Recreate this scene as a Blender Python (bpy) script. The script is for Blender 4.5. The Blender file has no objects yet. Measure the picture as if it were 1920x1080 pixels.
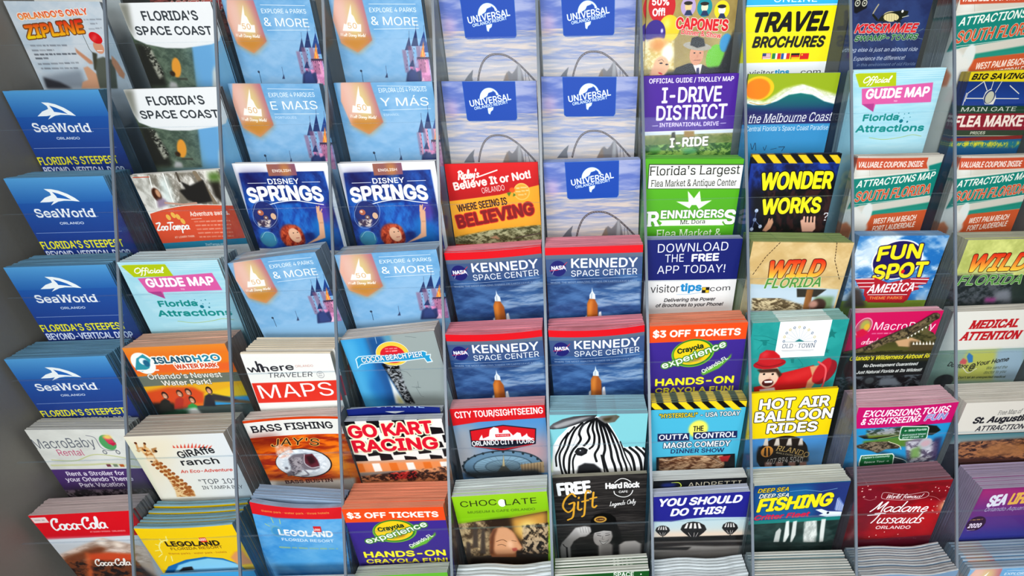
import bpy, math, random, os
import numpy as np
from mathutils import Matrix, Vector

# ------------------------------------------------------------------ camera, world, lights, exposure
MM = 0.001
DIVX = [-451.6,-347.2,-243.0,-137.0,-35.9,66.1,168.2,274.5,378.8,482.0]
EXPO = 0.0
UP = Vector((0, 0, 1.3))                       # the rack's reference point stands 1.3 m above the floor
LEAN = math.radians(10)                        # leaflets lean back 10 degrees
CD = Vector((0, -math.sin(LEAN), -math.cos(LEAN)))   # down along a leaflet
ND = Vector((0, -math.cos(LEAN), math.sin(LEAN)))    # out of a leaflet's face
PD = Vector((0, -0.57358, -0.81915))           # down the stepped front of the rack
SP, OFF = 82.0, 32.0
sc = bpy.context.scene
cam = bpy.data.cameras.new('camera'); co = bpy.data.objects.new('camera', cam); sc.collection.objects.link(co)
cam.sensor_width = 36; cam.lens = 892 / 1920 * 36; cam.shift_x = -(1088 - 960) / 1920; cam.clip_start = .02
fw = Vector((0.01745, 0.80346, -0.5951)); rt = Vector((0.99951, -0.0296, -0.01066)).normalized()
up = rt.cross(fw).normalized(); fw = up.cross(rt).normalized()
mw = Matrix((rt, up, -fw)).transposed().to_4x4(); mw.translation = Vector((-8.636, -397.714, 294.574)) * MM + UP
co.matrix_world = mw; sc.camera = co
w = bpy.data.worlds.new('world'); sc.world = w; w.use_nodes = True
w.node_tree.nodes['Background'].inputs[0].default_value = (.86, .93, 1, 1); w.node_tree.nodes['Background'].inputs[1].default_value = .2
sc.view_settings.view_transform = 'Standard'; sc.view_settings.look = 'None'; sc.view_settings.exposure = EXPO; sc.view_settings.gamma = 1
sc.view_settings.use_curve_mapping = False
def area(name, loc, aim, sx, sy, watts, col=(1, 1, 1)):
    l = bpy.data.lights.new(name, 'AREA'); l.shape = 'RECTANGLE'; l.size = sx; l.size_y = sy; l.energy = watts; l.color = col
    o = bpy.data.objects.new(name, l); sc.collection.objects.link(o); o.location = loc
    o.rotation_euler = (Vector(aim) - Vector(loc)).to_track_quat('-Z', 'Y').to_euler(); return o
area('ceiling_lamp', (-.65, -1.2, 3.0), (.0, 0, 1.2), 1.4, .9, 38, (1, .98, .95))
area('front_fill', (.0, -2.2, 1.9), (0.0, 0, 1.2), 1.7, 1.2, 40, (.90, .96, 1))  # unseen soft fill added in front of the rack; no window stands there
sc.cycles.max_bounces = 8; sc.cycles.transparent_max_bounces = 16
sc.cycles.use_denoising = True

# ------------------------------------------------------------------ helpers
RN = random.Random(7)
def link(o): sc.collection.objects.link(o); return o
def mesh(name, V, F, mats, fm=None, uv=None, smooth=False):
    me = bpy.data.meshes.new(name); me.from_pydata([tuple(v) for v in V], [], F)
    for m_ in mats: me.materials.append(m_)
    if fm is not None: me.polygons.foreach_set('material_index', fm)
    if uv is not None:
        l = me.uv_layers.new(name='UVMap'); l.data.foreach_set('uv', np.array(uv, 'f').ravel())
    if smooth: me.polygons.foreach_set('use_smooth', [True] * len(me.polygons))
    me.update(); return me
def tag(o, label=None, cat=None, group=None, kind=None):
    for k, v in (('label', label), ('category', cat), ('group', group), ('kind', kind)):
        if v: o[k] = v
    return o
def box(name, p0, p1, mat, parent=None, bev=0.0):
    (x0, y0, z0), (x1, y1, z1) = p0, p1
    c = Vector(((x0 + x1) / 2, (y0 + y1) / 2, (z0 + z1) / 2))
    import bmesh
    bm = bmesh.new(); bmesh.ops.create_cube(bm, size=1)
    for v in bm.verts: v.co = Vector((v.co.x * (x1 - x0), v.co.y * (y1 - y0), v.co.z * (z1 - z0)))
    if bev: bmesh.ops.bevel(bm, geom=bm.edges[:], offset=bev, segments=2, affect='EDGES')
    me = bpy.data.meshes.new(name); bm.to_mesh(me); bm.free(); me.materials.append(mat)
    o = link(bpy.data.objects.new(name, me)); o.location = c
    if parent: o.parent = parent
    return o
def s2l(c): return ((c + .055) / 1.055) ** 2.4 if c > .04045 else c / 12.92
def hexl(h): return tuple(s2l(int(h[i:i + 2], 16) / 255) for i in (0, 2, 4))
def nodes(name):
    m_ = bpy.data.materials.new(name); m_.use_nodes = True; nt = m_.node_tree
    return m_, nt, nt.nodes['Principled BSDF']
def plain(name, h, rough=.5, bump=0, scale=200, mottle=.0):
    m_, nt, b = nodes(name); b.inputs['Base Color'].default_value = (*hexl(h), 1); b.inputs['Roughness'].default_value = rough
    t = nt.nodes.new('ShaderNodeTexCoord'); n = nt.nodes.new('ShaderNodeTexNoise'); n.inputs['Scale'].default_value = scale; nt.links.new(t.outputs['Object'], n.inputs[0])
    if bump:
        bp = nt.nodes.new('ShaderNodeBump'); bp.inputs['Strength'].default_value = bump; bp.inputs['Distance'].default_value = .0005
        nt.links.new(n.outputs[0], bp.inputs['Height']); nt.links.new(bp.outputs[0], b.inputs['Normal'])
    if mottle:
        mx = nt.nodes.new('ShaderNodeMix'); mx.data_type = 'RGBA'; mx.inputs[6].default_value = (*[c * (1 - mottle) for c in hexl(h)], 1); mx.inputs[7].default_value = (*[min(1, c * (1 + mottle)) for c in hexl(h)], 1)
        nt.links.new(n.outputs[0], mx.inputs[0]); nt.links.new(mx.outputs[2], b.inputs['Base Color'])
    return m_
def acrylic(name, tint, haze, gloss):
    m_, nt, b = nodes(name); nt.nodes.remove(b); out = nt.nodes['Material Output']
    tr = nt.nodes.new('ShaderNodeBsdfTransparent'); tr.inputs[0].default_value = (*tint, 1)
    gl = nt.nodes.new('ShaderNodeBsdfGlossy'); gl.inputs['Roughness'].default_value = .12; gl.inputs[0].default_value = (.8, .88, .95, 1)
    df = nt.nodes.new('ShaderNodeBsdfDiffuse'); df.inputs[0].default_value = (.55, .63, .68, 1)
    fr = nt.nodes.new('ShaderNodeFresnel'); fr.inputs[0].default_value = 1.49
    mu = nt.nodes.new('ShaderNodeMath'); mu.operation = 'MULTIPLY'; mu.inputs[1].default_value = gloss; ge = nt.nodes.new('ShaderNodeNewGeometry'); iv = nt.nodes.new('ShaderNodeMath'); iv.operation = 'SUBTRACT'; iv.inputs[0].default_value = 1; nt.links.new(ge.outputs['Backfacing'], iv.inputs[1])
    m2 = nt.nodes.new('ShaderNodeMath'); m2.operation = 'MULTIPLY'; nt.links.new(fr.outputs[0], m2.inputs[0]); nt.links.new(iv.outputs[0], m2.inputs[1]); nt.links.new(m2.outputs[0], mu.inputs[0])
    a = nt.nodes.new('ShaderNodeMixShader'); a.inputs[0].default_value = haze; nt.links.new(tr.outputs[0], a.inputs[1]); nt.links.new(df.outputs[0], a.inputs[2])
    c = nt.nodes.new('ShaderNodeMixShader'); nt.links.new(mu.outputs[0], c.inputs[0]); nt.links.new(a.outputs[0], c.inputs[1]); nt.links.new(gl.outputs[0], c.inputs[2])
    nt.links.new(c.outputs[0], out.inputs[0]); return m_

# ------------------------------------------------------------------ room
M_wall = plain('painted_wall', 'b9b8b2', .8, .15, 300); M_floor = plain('floor_vinyl', '8d8880', .5, .1, 60, .08)
M_side = plain('grey_laminate', '88847c', .55, .12, 350, .03); M_back = plain('rack_back_plastic', '4c545a', .45, .05, 100)
fl = box('floor', (-2.2, -2.4, -.05), (2.6, .75, 0), M_floor); tag(fl, kind='structure')
wb = box('wall_back', (-2.2, .62, 0), (2.6, .72, 3.1), M_wall); tag(wb, kind='structure')

# ------------------------------------------------------------------ printing: a small rasteriser for the leaflets' flat print
PPM = 5; PH = 112; CW, CH = 100 * PPM, PH * PPM
def rgb(h): return np.array([int(h[i:i + 2], 16) / 255 for i in (0, 2, 4)], 'f')
def cover_mask(cons, x0, y0, x1, y1, ss=4):
    """anti-aliased winding fill of closed contours on the pixel patch [x0,x1) x [y0,y1)"""
    W, H = x1 - x0, y1 - y0
    A, B = [], []
    for c in cons:
        c = np.asarray(c, 'f8'); A.append(c); B.append(np.roll(c, -1, 0))
    A = np.concatenate(A) - (x0, y0); B = np.concatenate(B) - (x0, y0)
    ya, yb = A[:, 1] * ss - .5, B[:, 1] * ss - .5
    sg = np.where(yb > ya, 1., -1.); lo = np.minimum(ya, yb); hi = np.maximum(ya, yb)
    k0 = np.clip(np.ceil(lo), 0, H * ss).astype(int); k1 = np.clip(np.ceil(hi), 0, H * ss).astype(int); n = np.maximum(k1 - k0, 0)
    if n.sum() == 0: return np.zeros((H, W), 'f')
    e = np.repeat(np.arange(len(n)), n); k = np.arange(n.sum()) - np.repeat(np.cumsum(n) - n, n) + k0[e]
    f = (k - ya[e]) / (yb[e] - ya[e]); x = np.clip(A[e, 0] + f * (B[e, 0] - A[e, 0]), 0, W - .001); ix = x.astype(int); fx = x - ix
    acc = np.zeros(H * ss * (W + 2)); base = k * (W + 2) + ix
    acc += np.bincount(base, sg[e] * (1 - fx), acc.size)[:acc.size]; acc += np.bincount(base + 1, sg[e] * fx, acc.size)[:acc.size]
    m_ = np.clip(np.abs(np.cumsum(acc.reshape(H * ss, W + 2), 1)[:, :W]), 0, 1)
    return m_.reshape(H, ss, W).mean(1).astype('f')
def blur(m_, r):
    r = int(round(r))
    if r < 1: return m_
    for ax in (0, 1):
        for _ in range(2):
            p = np.pad(m_, [(r + 1, r) if a == ax else (0, 0) for a in (0, 1)], mode='edge'); c = np.cumsum(p, ax)
            m_ = (np.take(c, range(2 * r + 1, c.shape[ax]), ax) - np.take(c, range(0, c.shape[ax] - 2 * r - 1), ax)) / (2 * r + 1)
    return m_
def shift(m_, dx, dy):
    o = np.zeros_like(m_); H, W = m_.shape
    if abs(dx) >= W or abs(dy) >= H: return o
    o[max(dy, 0):H + min(dy, 0), max(dx, 0):W + min(dx, 0)] = m_[max(-dy, 0):H + min(-dy, 0), max(-dx, 0):W + min(-dx, 0)]; return o
def dil(m_, r):
    if r <= .05: return m_
    def one(q):
        o = m_.copy()
        for dy in range(-q, q + 1):
            for dx in range(-q, q + 1):
                if 0 < dx * dx + dy * dy <= q * q + .6: np.maximum(o, shift(m_, dx, dy), out=o)
        return o
    a = int(r); f = r - a; A = one(a) if a else m_
    return A if f < .05 else A * (1 - f) + one(a + 1) * f
# glyph outlines out of Blender's own interface font
FP = os.path.join(bpy.utils.system_resource('DATAFILES'), 'fonts', 'Inter.woff2')
try: FONT = bpy.data.fonts.load(FP)
except Exception: FONT = None
_tc = bpy.data.curves.new('print_text', 'FONT'); _to = bpy.data.objects.new('print_text', _tc); link(_to)
if FONT: _tc.font = FONT
_cache = {}
def outlines(s):
    if s in _cache: return _cache[s]
    _tc.body = s; bpy.context.view_layer.update(); dg = bpy.context.evaluated_depsgraph_get()
    cu = _to.evaluated_get(dg).to_curve(dg); R_ = []
    for sp in cu.splines:
        bp = sp.bezier_points
        if len(bp) < 2: continue
        P0 = np.array([p.co[:2] for p in bp]); HR = np.array([p.handle_right[:2] for p in bp]); HL = np.array([p.handle_left[:2] for p in bp])
        P1 = np.roll(P0, -1, 0); HL = np.roll(HL, -1, 0); t = (np.arange(6) / 6)[None, :, None]
        c = (1 - t) ** 3 * P0[:, None] + 3 * (1 - t) ** 2 * t * HR[:, None] + 3 * (1 - t) * t ** 2 * HL[:, None] + t ** 3 * P1[:, None]
        R_.append(c.reshape(-1, 2))
    _to.evaluated_get(dg).to_curve_clear(); _cache[s] = R_; return R_
CAP = max(c[:, 1].max() for c in outlines('H'))
CUR = {'a': (1.1, '.9,.8 .5,1 .1,.7 .05,.3 .4,0 .8,.3 .9,.9 .9,.3 1.1,.05'), 'c': (.95, '.8,.8 .45,1 .1,.6 .15,.15 .5,0 .9,.25'), 'd': (1.15, '.8,.8 .45,1 .08,.6 .15,.1 .5,0 .85,.4 .95,2 .9,.3 1.15,.05'),
 'e': (.9, '.1,.45 .7,.6 .6,.95 .3,.95 .08,.5 .2,.1 .55,0 .9,.25'), 'f': (.7, '0,.9 .6,.95;.75,1.8 .5,2 .3,1.6 .3,.4 .25,-.6 .05,-.8'), 'g': (1.1, '.85,.8 .45,1 .08,.6 .2,.1 .6,.1 .85,.5 .85,.95 .85,-.3 .6,-.9 .2,-.7 .6,-.1 1.1,.15'),
 'i': (.45, '.15,.95 .15,.2 .35,0 .5,.1;.18,1.35 .2,1.45'), 'l': (.5, '.1,.3 .4,1.4 .35,2 .15,1.8 .12,.4 .3,0 .5,.1'), 'm': (1.3, '.05,.95 .1,0;.1,.5 .3,.95 .5,.9 .55,0;.55,.5 .8,.95 1,.85 1.05,.2 1.25,.02'),
 'n': (.9, '.05,.95 .1,0;.1,.5 .35,.95 .6,.9 .65,.2 .85,.02'), 'o': (.9, '.5,1 .1,.75 .08,.25 .45,0 .8,.3 .8,.8 .5,1 .9,.9'), 'p': (.95, '.1,1 .1,-.9;.1,.7 .5,1 .85,.7 .8,.2 .5,0 .12,.2'), 'r': (.65, '.1,.95 .12,0;.12,.6 .35,.95 .6,.9'),
 's': (.75, '.65,.85 .35,1 .15,.75 .55,.4 .5,.05 .1,.05'), 't': (.65, '.3,1.7 .25,.3 .45,0 .65,.15;0,1.05 .6,1.1'), 'u': (1, '.1,.95 .1,.25 .35,0 .7,.3 .75,.95 .75,.2 .95,.02'), 'w': (1.05, '.05,.95 .15,.05 .4,.7 .65,.05 .85,.95 1,.9'),
 'y': (.85, '.1,.95 .2,.3 .5,.2 .75,.95 .6,-.3 .2,-.9 0,-.6'), 'O': (1.5, '1,2 .3,1.6 .15,.6 .7,0 1.4,.5 1.4,1.5 .9,2 .6,1.7'), 'G': (1.35, '1.3,1.6 .9,2 .3,1.5 .1,.7 .6,0 1.1,.3 1.2,.95 .7,.9;1.2,.9 1.1,-.6 .6,-.9'),
 'L': (1.05, '.6,1.8 .4,2 .4,1.2 .3,.2 .1,.1 .4,.15 1.1,0'), 'W': (1.6, '.05,1.9 .3,.05 .8,1.6 1.1,.05 1.6,2'), 'M': (1.6, '0,0 .3,.8 .5,1.9 .75,.5 1.3,1.9 1.35,.6 1.5,0'), 'T': (1.2, '0,1.85 .7,1.95 1.5,1.9;.8,1.9 .7,.8 .5,.05'),
 'C': (1.2, '1.2,1.5 .9,2 .3,1.6 .1,.7 .5,0 1.1,.25;1,1.4 1.3,1.9 1,2'), 'D': (1.35, '.3,2 .3,.1 .9,.1 1.3,1 .9,1.9 .1,1.9'), 'R': (1.2, '.3,2 .2,0;0,1.8 .7,2 1.1,1.6 .8,1.1 .3,1 .8,.6 1.2,0'), 'Z': (1.3, '.1,1.8 1.2,1.9 .2,.1 1.3,.15'),
 "'": (.3, '.1,2 .05,1.6'), '!': (.5, '.3,2 .2,.6;.15,.1 .16,.05'), '-': (.6, '0,.8 .5,.8'), ' ': (.6, '')}
def crom(p, n=7):
    p = np.asarray(p, 'f8')
    if len(p) < 3: return p
    q = np.vstack([2 * p[0] - p[1], p, 2 * p[-1] - p[-2]]); t = (np.arange(n) / n)[:, None]; o = []
    for i in range(len(p) - 1):
        a, b, c, d = q[i:i + 4]; o.append(.5 * (2 * b + (c - a) * t + (2 * a - 5 * b + 4 * c - d) * t ** 2 + (3 * b - a - 3 * c + d) * t ** 3))
    return np.vstack(o + [p[-1:]])
class Page:
    def __init__(s, seed=0): s.a = np.full((CH, CW, 3), .8, 'f'); s.rn = np.random.RandomState(seed)
    def fill(s, m_, x0, y0, f, al=1.):
        H, W = m_.shape
        cx0, cy0, cx1, cy1 = max(x0, 0), max(y0, 0), min(x0 + W, CW), min(y0 + H, CH)
        if cx1 <= cx0 or cy1 <= cy0: return
        if '>' in f:
            a, b = f.split('>'); rw = np.nonzero(m_.max(1) > .3)[0]; r0, r1 = (rw[0], rw[-1]) if len(rw) > 1 else (0, H - 1)
            t = np.clip((np.arange(H) - r0) / max(r1 - r0, 1), 0, 1)[:, None, None]; col = rgb(a) * (1 - t) + rgb(b) * t + np.zeros((1, W, 1))
        elif '|' in f: a, b = f.split('|'); t = (np.linspace(0, 1, W)[None, :, None]); col = rgb(a) * (1 - t) + rgb(b) * t + np.zeros((H, 1, 1))
        else: col = None
        sl = (slice(cy0 - y0, cy1 - y0), slice(cx0 - x0, cx1 - x0)); mm = (m_[sl] * (al or 1))[..., None]
        v = s.a[cy0:cy1, cx0:cx1]; v += mm * ((col[sl] if col is not None else rgb(f)) - v)
    def cons(s, cons, f, bl=0, al=1):
        C = np.concatenate(cons); pad = int(2 * bl * PPM) + 3
        x0, y0 = np.floor(C.min(0)).astype(int) - pad; x1, y1 = np.ceil(C.max(0)).astype(int) + pad
        gx0, gy0, gx1, gy1 = max(x0, -60), max(y0, -60), min(x1, CW + 60), min(y1, CH + 60)
        if gx1 - gx0 < 2 or gy1 - gy0 < 2: return
        s.fill(blur(cover_mask(cons, gx0, gy0, gx1, gy1), bl * PPM * .6), gx0, gy0, f, al)
    def G(s, u0, v0, u1, v1, f, al=1): s.cons([np.array([(u0, v0), (u1, v0), (u1, v1), (u0, v1)]) * PPM], f, 0, al)
    def P(s, p, f, bl=0, al=1): s.cons([np.array(p) * PPM], f, bl, al)
    def E(s, u, v, ru, rv, f, rot=0, bl=0, al=1):
        t = np.linspace(0, math.tau, 40, False); r = math.radians(rot); x, y = ru * np.cos(t), rv * np.sin(t)
        s.cons([np.stack([u + x * math.cos(r) - y * math.sin(r), v + x * math.sin(r) + y * math.cos(r)], 1) * PPM], f, bl, al)
    def stroke(s, lines, w, f, al=1):
        for p in lines:
            if len(p) < 2: continue
            x0, y0 = np.floor(p.min(0) - w - 2).astype(int); x1, y1 = np.ceil(p.max(0) + w + 2).astype(int)
            x0, y0, x1, y1 = max(x0, -40), max(y0, -40), min(x1, CW + 40), min(y1, CH + 40)
            if x1 <= x0 or y1 <= y0: continue
            D_ = np.full((y1 - y0, x1 - x0), 1e3, 'f')
            for a, b in zip(p[:-1], p[1:]):
                lx0, ly0 = np.floor(np.minimum(a, b) - w - 2).astype(int) - (x0, y0); lx1, ly1 = np.ceil(np.maximum(a, b) + w + 2).astype(int) - (x0, y0)
                lx0, ly0, lx1, ly1 = max(lx0, 0), max(ly0, 0), min(lx1, x1 - x0), min(ly1, y1 - y0)
                if lx1 <= lx0 or ly1 <= ly0: continue
                X = np.arange(lx0, lx1)[None] + x0 + .5 - a[0]; Y = np.arange(ly0, ly1)[:, None] + y0 + .5 - a[1]; d = b - a
                t = np.clip((X * d[0] + Y * d[1]) / max(d @ d, 1e-6), 0, 1); q = np.sqrt((X - t * d[0]) ** 2 + (Y - t * d[1]) ** 2)
                v = D_[ly0:ly1, lx0:lx1]; np.minimum(v, q, out=v)
            s.fill(np.clip(w / 2 + .5 - D_, 0, 1), x0, y0, f, al)
    def L(s, p, w, f, sm=0, al=1):
        p = np.array(p, 'f8') * PPM; s.stroke([crom(p) if sm else p], max(w, .25) * PPM, f, al)
    def N(s, p, f1, f2, su=10, sv=4, al=.8, ct=2, seed=1):
        p = np.array(p) * PPM; x0, y0 = np.floor(p.min(0)).astype(int); x1, y1 = np.ceil(p.max(0)).astype(int)
        x0, y0, x1, y1 = max(x0, 0), max(y0, 0), min(x1, CW), min(y1, CH)
        if x1 - x0 < 2 or y1 - y0 < 2: return
        rs = np.random.RandomState(seed); H, W = y1 - y0, x1 - x0; t = np.zeros((H, W), 'f'); yy, xx = np.mgrid[0:H, 0:W].astype('f')
        for o_, am in ((1, .44), (2.1, .28), (4.3, .17), (8.9, .11)):
            gx = xx / (su * PPM / o_); gy = yy / (sv * PPM / o_); wx = gx + .45 * np.sin(gy * 2.3 + o_) + 1; wy = gy + .45 * np.sin(gx * 2.1 + 2 * o_) + 1
            ix, iy = wx.astype(int), wy.astype(int); fx, fy = wx - ix, wy - iy; fx = fx * fx * (3 - 2 * fx); fy = fy * fy * (3 - 2 * fy); g = rs.rand(iy.max() + 2, ix.max() + 2).astype('f')
            t += am * ((g[iy, ix] * (1 - fx) + g[iy, ix + 1] * fx) * (1 - fy) + (g[iy + 1, ix] * (1 - fx) + g[iy + 1, ix + 1] * fx) * fy)
        t = np.clip((t - .5) * ct * .85 + .5, 0, 1); t = (t * t * (3 - 2 * t))[..., None]; col = rgb(f1) * (1 - t) + rgb(f2) * t
        m_ = blur(cover_mask([p], x0, y0, x1, y1), 5)[..., None] * al; v = s.a[y0:y1, x0:x1]; v += m_ * (col - v)
    def Q(s, u0, v0, u1, v1, h, f, al=.8):
        L_ = u1 - u0; x = 0
        while x < L_ - .5:
            q = min(s.rn.uniform(1.2, 5) * max(h, .8) * .8, L_ - x); a = v0 + (v1 - v0) * x / L_
            s.cons([np.array([(u0 + x, a - h * .75), (u0 + x + q, a - h * .75), (u0 + x + q, a), (u0 + x, a)]) * PPM], f, .25, al * s.rn.uniform(.6, 1)); x += q + h * .5
    def frame(s, m_, X0, Y0, BL, BR, h, arc, f, al=1, o=None):
        """lay an upright patch (baseline at y=0, length len, cap h) onto the page"""
        pass
    def T(s, txt, u0, v0, u1, v1, h, f, fl='', o=None, arc=0):
        O = outlines(txt)
        if not O or h <= 0: return
        BL = np.array([u0, v0]) * PPM; BR = np.array([u1, v1]) * PPM; Ln = np.hypot(*(BR - BL)); h *= PPM
        r = h * (.062 if 'B' in fl else .035 if 'b' in fl else 0); ow = (o[1] * PPM if o else 0); sh = .22 if 'i' in fl else 0
        pts_ = [np.stack([c[:, 0] + sh * c[:, 1], c[:, 1]], 1) for c in O]; xs = np.concatenate([c[:, 0] for c in pts_]); a, b = xs.min(), xs.max()
        pad = int(r + ow + h * .12) + 3; Wd = int(Ln) + 2 * pad; up_, dn = int(h * 1.35) + pad, int(h * .42) + pad; k = (h - 2 * r) / CAP
        cs = [np.stack([pad + r + (c[:, 0] - a) / max(b - a, 1e-6) * (Ln - 2 * r), up_ - r - c[:, 1] * k], 1) for c in pts_]
        m_ = cover_mask(cs, 0, 0, Wd, up_ + dn)
        if 's' in fl:
            e = max(1, int(round(h * .07))); t = max(1, int(round(h * .07)))
            for yy in (up_ - t, up_ - int(h)):
                band = m_[yy:yy + t].copy(); q = band.copy()
                for d in range(1, e + 1):
                    q[:, d:] = np.maximum(q[:, d:], band[:, :-d]); q[:, :-d] = np.maximum(q[:, :-d], band[:, d:])
                m_[yy:yy + t] = q
        m_ = dil(m_, r); ex = (BR - BL) / max(Ln, 1e-6); ey = np.array([-ex[1], ex[0]])
        cor = np.array([BL + ex * x + ey * y for x in (-pad, Ln + pad) for y in (-up_ - abs(arc) * PPM, dn + abs(arc) * PPM)])
        X0, Y0 = np.maximum(np.floor(cor.min(0)), 0).astype(int); X1 = min(int(cor[:, 0].max()) + 1, CW); Y1 = min(int(cor[:, 1].max()) + 1, CH)
        if X1 <= X0 or Y1 <= Y0: return
        gx, gy = np.meshgrid(np.arange(X0, X1) + .5 - BL[0], np.arange(Y0, Y1) + .5 - BL[1]); lx = gx * ex[0] + gy * ex[1]; ly = gx * ey[0] + gy * ey[1]
        if arc: ly = ly + arc * PPM * (1 - (2 * lx / Ln - 1) ** 2)
        def samp(mk):
            fx = lx + pad - .5; fy = ly + up_ - .5; ix = np.floor(fx).astype(int); iy = np.floor(fy).astype(int); wx = fx - ix; wy = fy - iy
            ok = (ix >= 0) & (iy >= 0) & (ix < Wd - 1) & (iy < up_ + dn - 1); ix = np.clip(ix, 0, Wd - 2); iy = np.clip(iy, 0, up_ + dn - 2)
            return ((mk[iy, ix] * (1 - wx) + mk[iy, ix + 1] * wx) * (1 - wy) + (mk[iy + 1, ix] * (1 - wx) + mk[iy + 1, ix + 1] * wx) * wy) * ok
        if o: s.fill(samp(dil(m_, ow)), X0, Y0, o[0])
        s.fill(samp(m_), X0, Y0, f)
    def K(s, txt, u0, v0, u1, v1, h, f, w_=.8, o=None):
        x = 0; st = []
        for ch in txt:
            wd, d = CUR.get(ch, CUR['n'])
            for sub in d.split(';'):
                if sub.strip(): st.append(np.array([[float(q) for q in pr.split(',')] for pr in sub.split()]) + (x, 0))
            x += wd + .08
        st = [np.stack([p[:, 0] + .3 * p[:, 1], p[:, 1]], 1) for p in st]; A = np.concatenate(st); a, b = A[:, 0].min(), A[:, 0].max()
        BL = np.array([u0, v0]) * PPM; BR = np.array([u1, v1]) * PPM; Ln = np.hypot(*(BR - BL)); ex = (BR - BL) / Ln; ey = np.array([-ex[1], ex[0]])
        ls = [BL + np.outer((q[:, 0] - a) / (b - a) * Ln, ex) - np.outer(q[:, 1] / 2 * h * PPM, ey) for q in map(crom, st)]
        if o: s.stroke(ls, (w_ + 2 * o[1]) * PPM, o[0])
        s.stroke(ls, w_ * PPM, f)
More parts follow.
